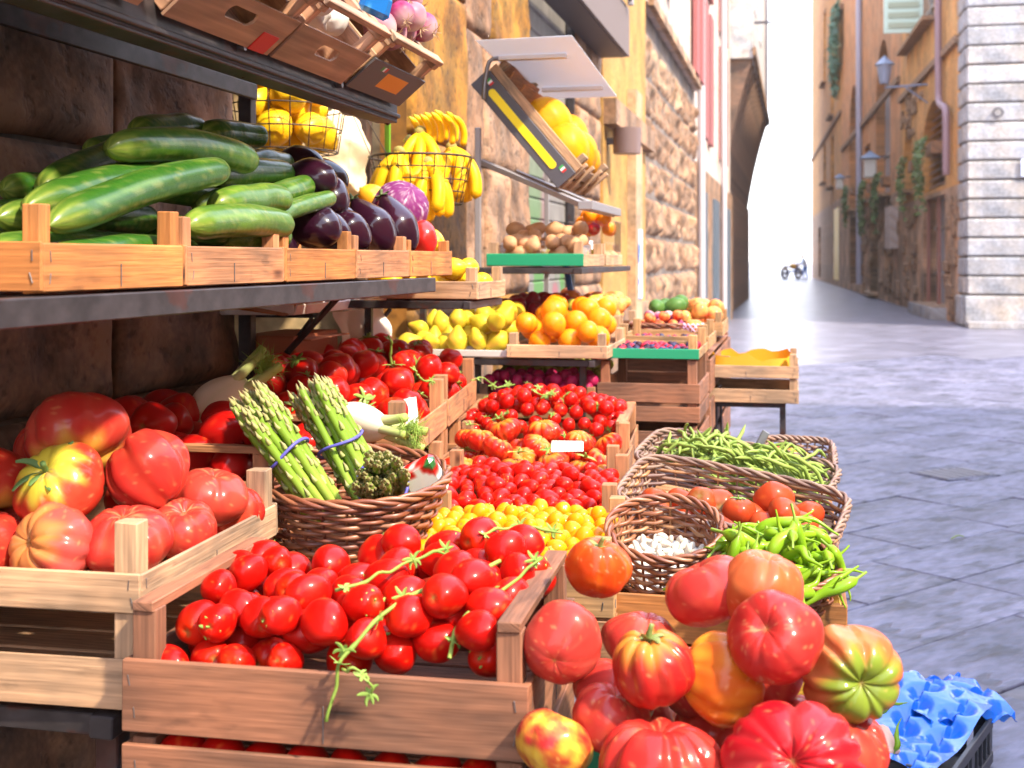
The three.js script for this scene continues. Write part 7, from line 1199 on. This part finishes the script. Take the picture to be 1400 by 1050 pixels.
  spill(crB, heap({ w: 0.33, d: 0.44, top: (x, z) => 0.075, floor: 0.012, r: 0.026, seed: 70, most: 50 }).filter(([x, y, z]) => !(Math.abs(x - 0.098) < 0.12 && Math.abs(z - 0.02) < 0.13)), { name: 'kiwi', geos: [potatoGeos[0], appleGreen[0]], material: skinMatte, label: 'brown-green kiwi in the crate behind the potatoes', category: 'kiwi', group: 'kiwis', lie: true, seed: 14 });
  // tilted melon crate with its dark printed side board
  const mc = thing('melon_crate', 'steeply tilted crate of yellow melons with a dark printed side', 'crate', undefined, V(-0.808, 1.648, 4.47)); mc.rotation.z = -rad(50);
  const W = wood(WOOD.pale), dk = mat({ color: rgb(0.075, 0.07, 0.085), roughness: 0.5 });
  boxAt('bottom', -0.235, 0.004, 0, 0.47, 0.006, 0.52, W[0], mc); boxAt('side_board', -0.235, 0.042, 0.262, 0.48, 0.082, 0.006, dk, mc); boxAt('side_board', -0.235, 0.042, -0.262, 0.48, 0.082, 0.006, dk, mc);
  { const s = new THREE.Shape(); const a = 0.165, b = 0.014; s.moveTo(-a, -b); s.lineTo(a, -b); s.absarc(a, 0, b, -PI / 2, PI / 2, false); s.lineTo(-a, b); s.absarc(-a, 0, b, PI / 2, PI * 1.5, false); const g = new THREE.ExtrudeGeometry(s, { depth: 0.002, bevelEnabled: false }); const m = mesh('yellow_print', g, mat({ color: rgb(0.86, 0.66, 0.01), roughness: 0.5 }), mc); m.position.set(-0.235, 0.040, 0.2655); for (const e of [-1, 1]) for (let i = 0; i < 3; i++) boxAt('flag_print', -0.235 + e * 0.20 + (i - 1) * 0.008, 0.058, 0.2662, 0.008, 0.018, 0.0016, mat({ color: rgb(...[[0.04, 0.35, 0.08], [0.8, 0.8, 0.78], [0.6, 0.03, 0.03]][i]), roughness: 0.6 }), mc, { c: 0.0003, wobble: 0 }); }
  boxAt('wood_edge', -0.235, 0.100, 0.252, 0.475, 0.032, 0.010, W[1], mc); boxAt('wood_edge', -0.235, 0.100, -0.252, 0.475, 0.032, 0.010, W[2], mc);
  for (const x of [-0.005, -0.465]) for (let i = 0; i < 2; i++) boxAt('end_board', x, 0.02 + i * 0.058, 0, 0.006, 0.045, 0.51, W[i], mc); for (const x of [-0.022, -0.45]) for (const z of [-0.235, 0.235]) boxAt('post', x, 0.075, z, 0.026, 0.14, 0.026, W[2], mc); for (const z of [-0.235, -0.09, 0.09, 0.235]) boxAt('end_slat', 0.004, 0.07, z, 0.014, 0.12, 0.02, W[1], mc); for (const x of [-0.34, -0.40, -0.46]) { const s = boxAt('divider', x, 0.11, 0.02, 0.006, 0.07, 0.44, wood(WOOD.orange)[0], mc); s.rotation.z = 0.35; }
  mc.updateMatrixWorld(true);
  for (const [x, y, z, r, l] of [[-0.10, 0.095, 0.15, 0.088, 'yellow melon low in the tilted crate at its printed side'], [-0.22, 0.11, 0.12, 0.086, 'large yellow melon in the middle of the tilted crate'], [-0.10, 0.10, -0.03, 0.085, 'yellow melon between the others in the tilted crate'], [-0.28, 0.09, -0.06, 0.08, 'small yellow melon high in the tilted crate'], [-0.09, 0.095, -0.17, 0.07, 'yellow melon at the street end of the tilted crate'], [-0.19, 0.11, -0.17, 0.078, 'yellow melon far back in the tilted crate']]) fruit('melon', melonGeos[Math.round(r * 1000) % 2], skinSoft, new THREE.Vector3(x, y, z).applyMatrix4(mc.matrixWorld), r, randQuat(q, 1.4), l, 'melon');
  // plastic sheet roof over the melons
  const sh = thing('plastic_sheet', 'flat white plastic sheet fixed as a roof over the melon crate', 'sheet', undefined, V(-0.875, 2.095, 4.50)); sh.rotation.x = -0.065;
  const g = board(0.325, 0.005, 1.02, { c: 0.001, wobble: 0.003 }); mesh('sheet', g, phys({ color: rgb(0.80, 0.82, 0.88), roughness: 0.6, transmission: 0.45, thickness: 0 }), sh);
  for (const z of [0.28, -0.28]) boxAt('batten', 0.0 - 0.02 * Math.sign(z), -0.011, z, 0.24, 0.016, 0.026, mat({ color: rgb(0.75, 0.72, 0.72), roughness: 0.4, metalness: 0.3 }), sh);
  mesh('hook', tube(curve([new THREE.Vector3(-0.13, -0.012, 0.28), new THREE.Vector3(-0.165, -0.02, 0.30), new THREE.Vector3(-0.18, -0.09, 0.31), new THREE.Vector3(-0.185, -0.16, 0.31)], 8), 0.008, { seg: 6 }), stapleMat, sh);
  // ---- berry crates on a stack of brown crates
  for (let k = 0; k < 4; k++) crate(`brown slatted crate under the berries, ${['topmost', 'second', 'third', 'lowest'][k]} of the stack`, { w: 0.335, d: 0.46, h: 0.19, postH: 0.20, post: 0.03, tint: WOOD.brown, seed: 220 + k, p: V(-0.475, 0.868 - k * 0.212 + 0.0, 4.28), rows: k ? [[0.004, 0.085], [0.10, 0.085]] : [[0.004, 0.05], [0.066, 0.062]], staples: false, thick: 0.009, group: 'brown crates under the berries' });
  crate('brown slatted crate stack behind the berry stack', { w: 0.335, d: 1.4, h: 1.05, postH: 1.055, post: 0.03, tint: WOOD.brown, seed: 226, p: V(-0.475, 0.005, 5.26), rows: [0, 1, 2, 3, 4, 5, 6].map((i) => [0.01 + i * 0.15, 0.12]), floorY: 1.04, staples: false, thick: 0.009 });
  const b1 = crate('green striped crate of berry punnets on the brown crates', { w: 0.33, d: 0.42, h: 0.036, postH: 0.082, post: 0.028, tint: WOOD.pine, seed: 230, p: V(-0.475, 1.0735, 4.26), staples: false, materials: { front: greenStripe } });
  const b2 = crate('green edged crate of berries behind the striped one', { w: 0.33, d: 0.42, h: 0.05, postH: 0.09, post: 0.028, tint: WOOD.pine, seed: 231, p: V(-0.475, 1.0735, 4.72), staples: false });
  for (const [o, n, nm] of [[b1, 90, 'striped'], [b2, 70, 'green edged']]) { const pts = heap({ w: 0.30, d: 0.38, top: () => 0.045, floor: 0.012, r: 0.0135, seed: n, most: Math.round(n * 0.7) }); [['raspberry', [0.50, 0.02, 0.05], 0], ['blueberry', [0.04, 0.04, 0.10], 1], ['blackberry', [0.035, 0.012, 0.03], 2]].forEach(([b, c, j]) => { const gg = simple(j + 40, 12, 9, (th, s, cc) => [s, cc], (th, ph, nn) => c.map((v) => v * (1 + 0.3 * nn))); spill(o, pts.filter((_, i) => (Math.floor(i / 9)) % 3 === j), { name: b, geos: [gg], material: skinSoft, label: `${b} in the ${nm} berry crate`, category: 'berry', group: `${b} heap in the ${nm} crate`, seed: 3 + j }); }); }
  const rb = basket('small wicker basket heaped with radishes behind the berries', { a: 0.10, b: 0.10, h: 0.06, flare: 1.15, pw: 4, rows: 6, stakes: 20, seed: 21, p: V(-0.55, 1.0735, 5.12) }); rb.updateMatrixWorld(true);
  spill(rb, heap({ w: 0.21, d: 0.21, round: true, top: () => 0.12, floor: 0.01, r: 0.026, seed: 72, most: 30 }), { name: 'radish', geos: [appleRed[0], onionGeos[0]], material: skinSoft, label: 'pinkish red radish in the small wicker basket', category: 'radish', group: 'radishes', seed: 15 });
  const fa = crate('pale crate of tomatoes and avocados at the far end of the berry stack', { w: 0.335, d: 0.46, h: 0.06, postH: 0.10, tint: WOOD.pine, seed: 232, p: V(-0.475, 1.0735, 5.56) });
  const fl = heap({ w: 0.32, d: 0.44, top: (x, z) => 0.155, floor: 0.015, r: (r) => rnd(0.034, 0.042, r), seed: 74, most: 40 });
  spill(fa, fl.filter(([x]) => x > 0.0), { name: 'far_tomato', geos: peachGeos, material: skinGloss, label: 'orange-red tomato in the far pale crate', category: 'tomato', group: 'tomatoes in the far crate', seed: 16 });
  const avo = simple(48, 16, 14, (th, s, c) => [s * (1 - 0.25 * Math.max(0, c)), c * 1.35], (th, ph, n) => mix3([0.05, 0.13, 0.03], [0.10, 0.2, 0.04], 0.5 + 0.5 * n));
  spill(fa, fl.filter(([x]) => x <= 0.0), { name: 'avocado', geos: [avo], material: skinSoft, label: 'dark green avocado in the far pale crate', category: 'avocado', group: 'avocados', lie: true, seed: 17 });
  { const m = fruit('netted_peach', peachGeos[0], skinSoft, V(-0.40, 1.135, 4.96), 0.036, toQ(0, 1, 0), 'peach sitting in a pink foam net beside the radish basket', 'peach'); const n = mesh('foam_net', (() => { const a = []; for (let i = 0; i < 12; i++) { const p = []; for (let k = 0; k <= 8; k++) { const th = PI * (0.40 + 0.55 * k / 8), ph = i / 12 * 6.28 + k * 0.2; p.push(new THREE.Vector3(Math.sin(th) * Math.cos(ph) * 1.12, Math.cos(th) * 1.12, Math.sin(th) * Math.sin(ph) * 1.12)); } a.push(tube(p, 0.07, { seg: 5 })); const p2 = p.map((v) => new THREE.Vector3(v.x, v.y, -v.z)); a.push(tube(p2, 0.07, { seg: 5 })); } return mergeGeometries(a); })(), mat({ color: rgb(0.78, 0.48, 0.72), roughness: 0.8 }), m); }
  // ---- small stand with yellow papered crate
  const st = thing('steel_stand', 'small steel stand under the yellow papered crates', 'stand'); for (const x of [-0.31, -0.055]) for (const t of [4.86, 5.16]) bar(st, 'leg', V(x, 0, t), V(x, 0.84, t), [0.02, 0.02]); for (const t of [4.86, 5.16]) bar(st, 'rail', V(-0.32, 0.843, t), V(-0.045, 0.843, t), [0.02, 0.018]);
  crate('empty pale crate under the yellow papered one on the steel stand', { w: 0.375, d: 0.44, h: 0.055, postH: 0.093, post: 0.026, tint: WOOD.pale, seed: 240, p: V(-0.183, 0.853, 5.02) });
  const yc = crate('pale crate lined with yellow paper on the steel stand', { w: 0.375, d: 0.44, h: 0.05, postH: 0.09, post: 0.026, tint: WOOD.pale, seed: 241, p: V(-0.183, 0.9475, 5.02) });
  { const pos = [], idx = [], n = 40, m = 4; for (let i = 0; i <= n; i++) for (let j = 0; j <= m; j++) { const a = i / n * 2 * PI, c = Math.cos(a), s = Math.sin(a), k = Math.pow(Math.pow(Math.abs(c), 6) + Math.pow(Math.abs(s), 6), -1 / 6), v = j / m, zz = Math.abs(s) ; pos.push(c * k * (0.168 - 0.006 * v), 0.014 + v * (0.055 + 0.03 * noise(i * 0.6, 3) + (s < 0 ? 0.02 : 0)), s * k * (0.20 - 0.006 * v)); } for (let i = 0; i < n; i++) for (let j = 0; j < m; j++) { const a = i * (m + 1) + j; idx.push(a, a + 1, a + m + 1, a + 1, a + m + 2, a + m + 1); } const o = solo('yellow_paper', fromArrays(pos, idx), mat({ color: rgb(0.66, 0.30, 0.008), roughness: 0.6, side: THREE.DoubleSide }), 'yellow paper lining standing up round the crate on the stand', 'paper'); o.position.copy(V(-0.183, 0.9475, 5.02)); const b = solo('yellow_paper', board(0.32, 0.002, 0.39, { c: 0.0004, wobble: 0.003 }), mat({ color: rgb(0.62, 0.28, 0.015), roughness: 0.6 }), 'flat yellow paper sheet on the bottom of the crate on the stand', 'paper'); b.position.copy(V(-0.183, 0.966, 5.02)); }
  const sc = thing('scale_dish', 'round metal dish standing in the yellow papered crate', 'dish', undefined, V(-0.30, 0.97, 4.90)); mesh('dish', new THREE.CylinderGeometry(0.045, 0.04, 0.04, 24, 1, false), mat({ color: rgb(0.5, 0.46, 0.42), roughness: 0.3, metalness: 0.7 }), sc).position.y = 0.03; mesh('band', new THREE.TorusGeometry(0.045, 0.004, 6, 24).rotateX(PI / 2), mat({ color: rgb(0.2, 0.12, 0.06), roughness: 0.5 }), sc).position.y = 0.05;
}

// ------------------------------------------------------------------ bright summer haze up the street
scene.fog = new THREE.FogExp2(0xfff4e6, 0.0008);

renderer.render(scene, camera);
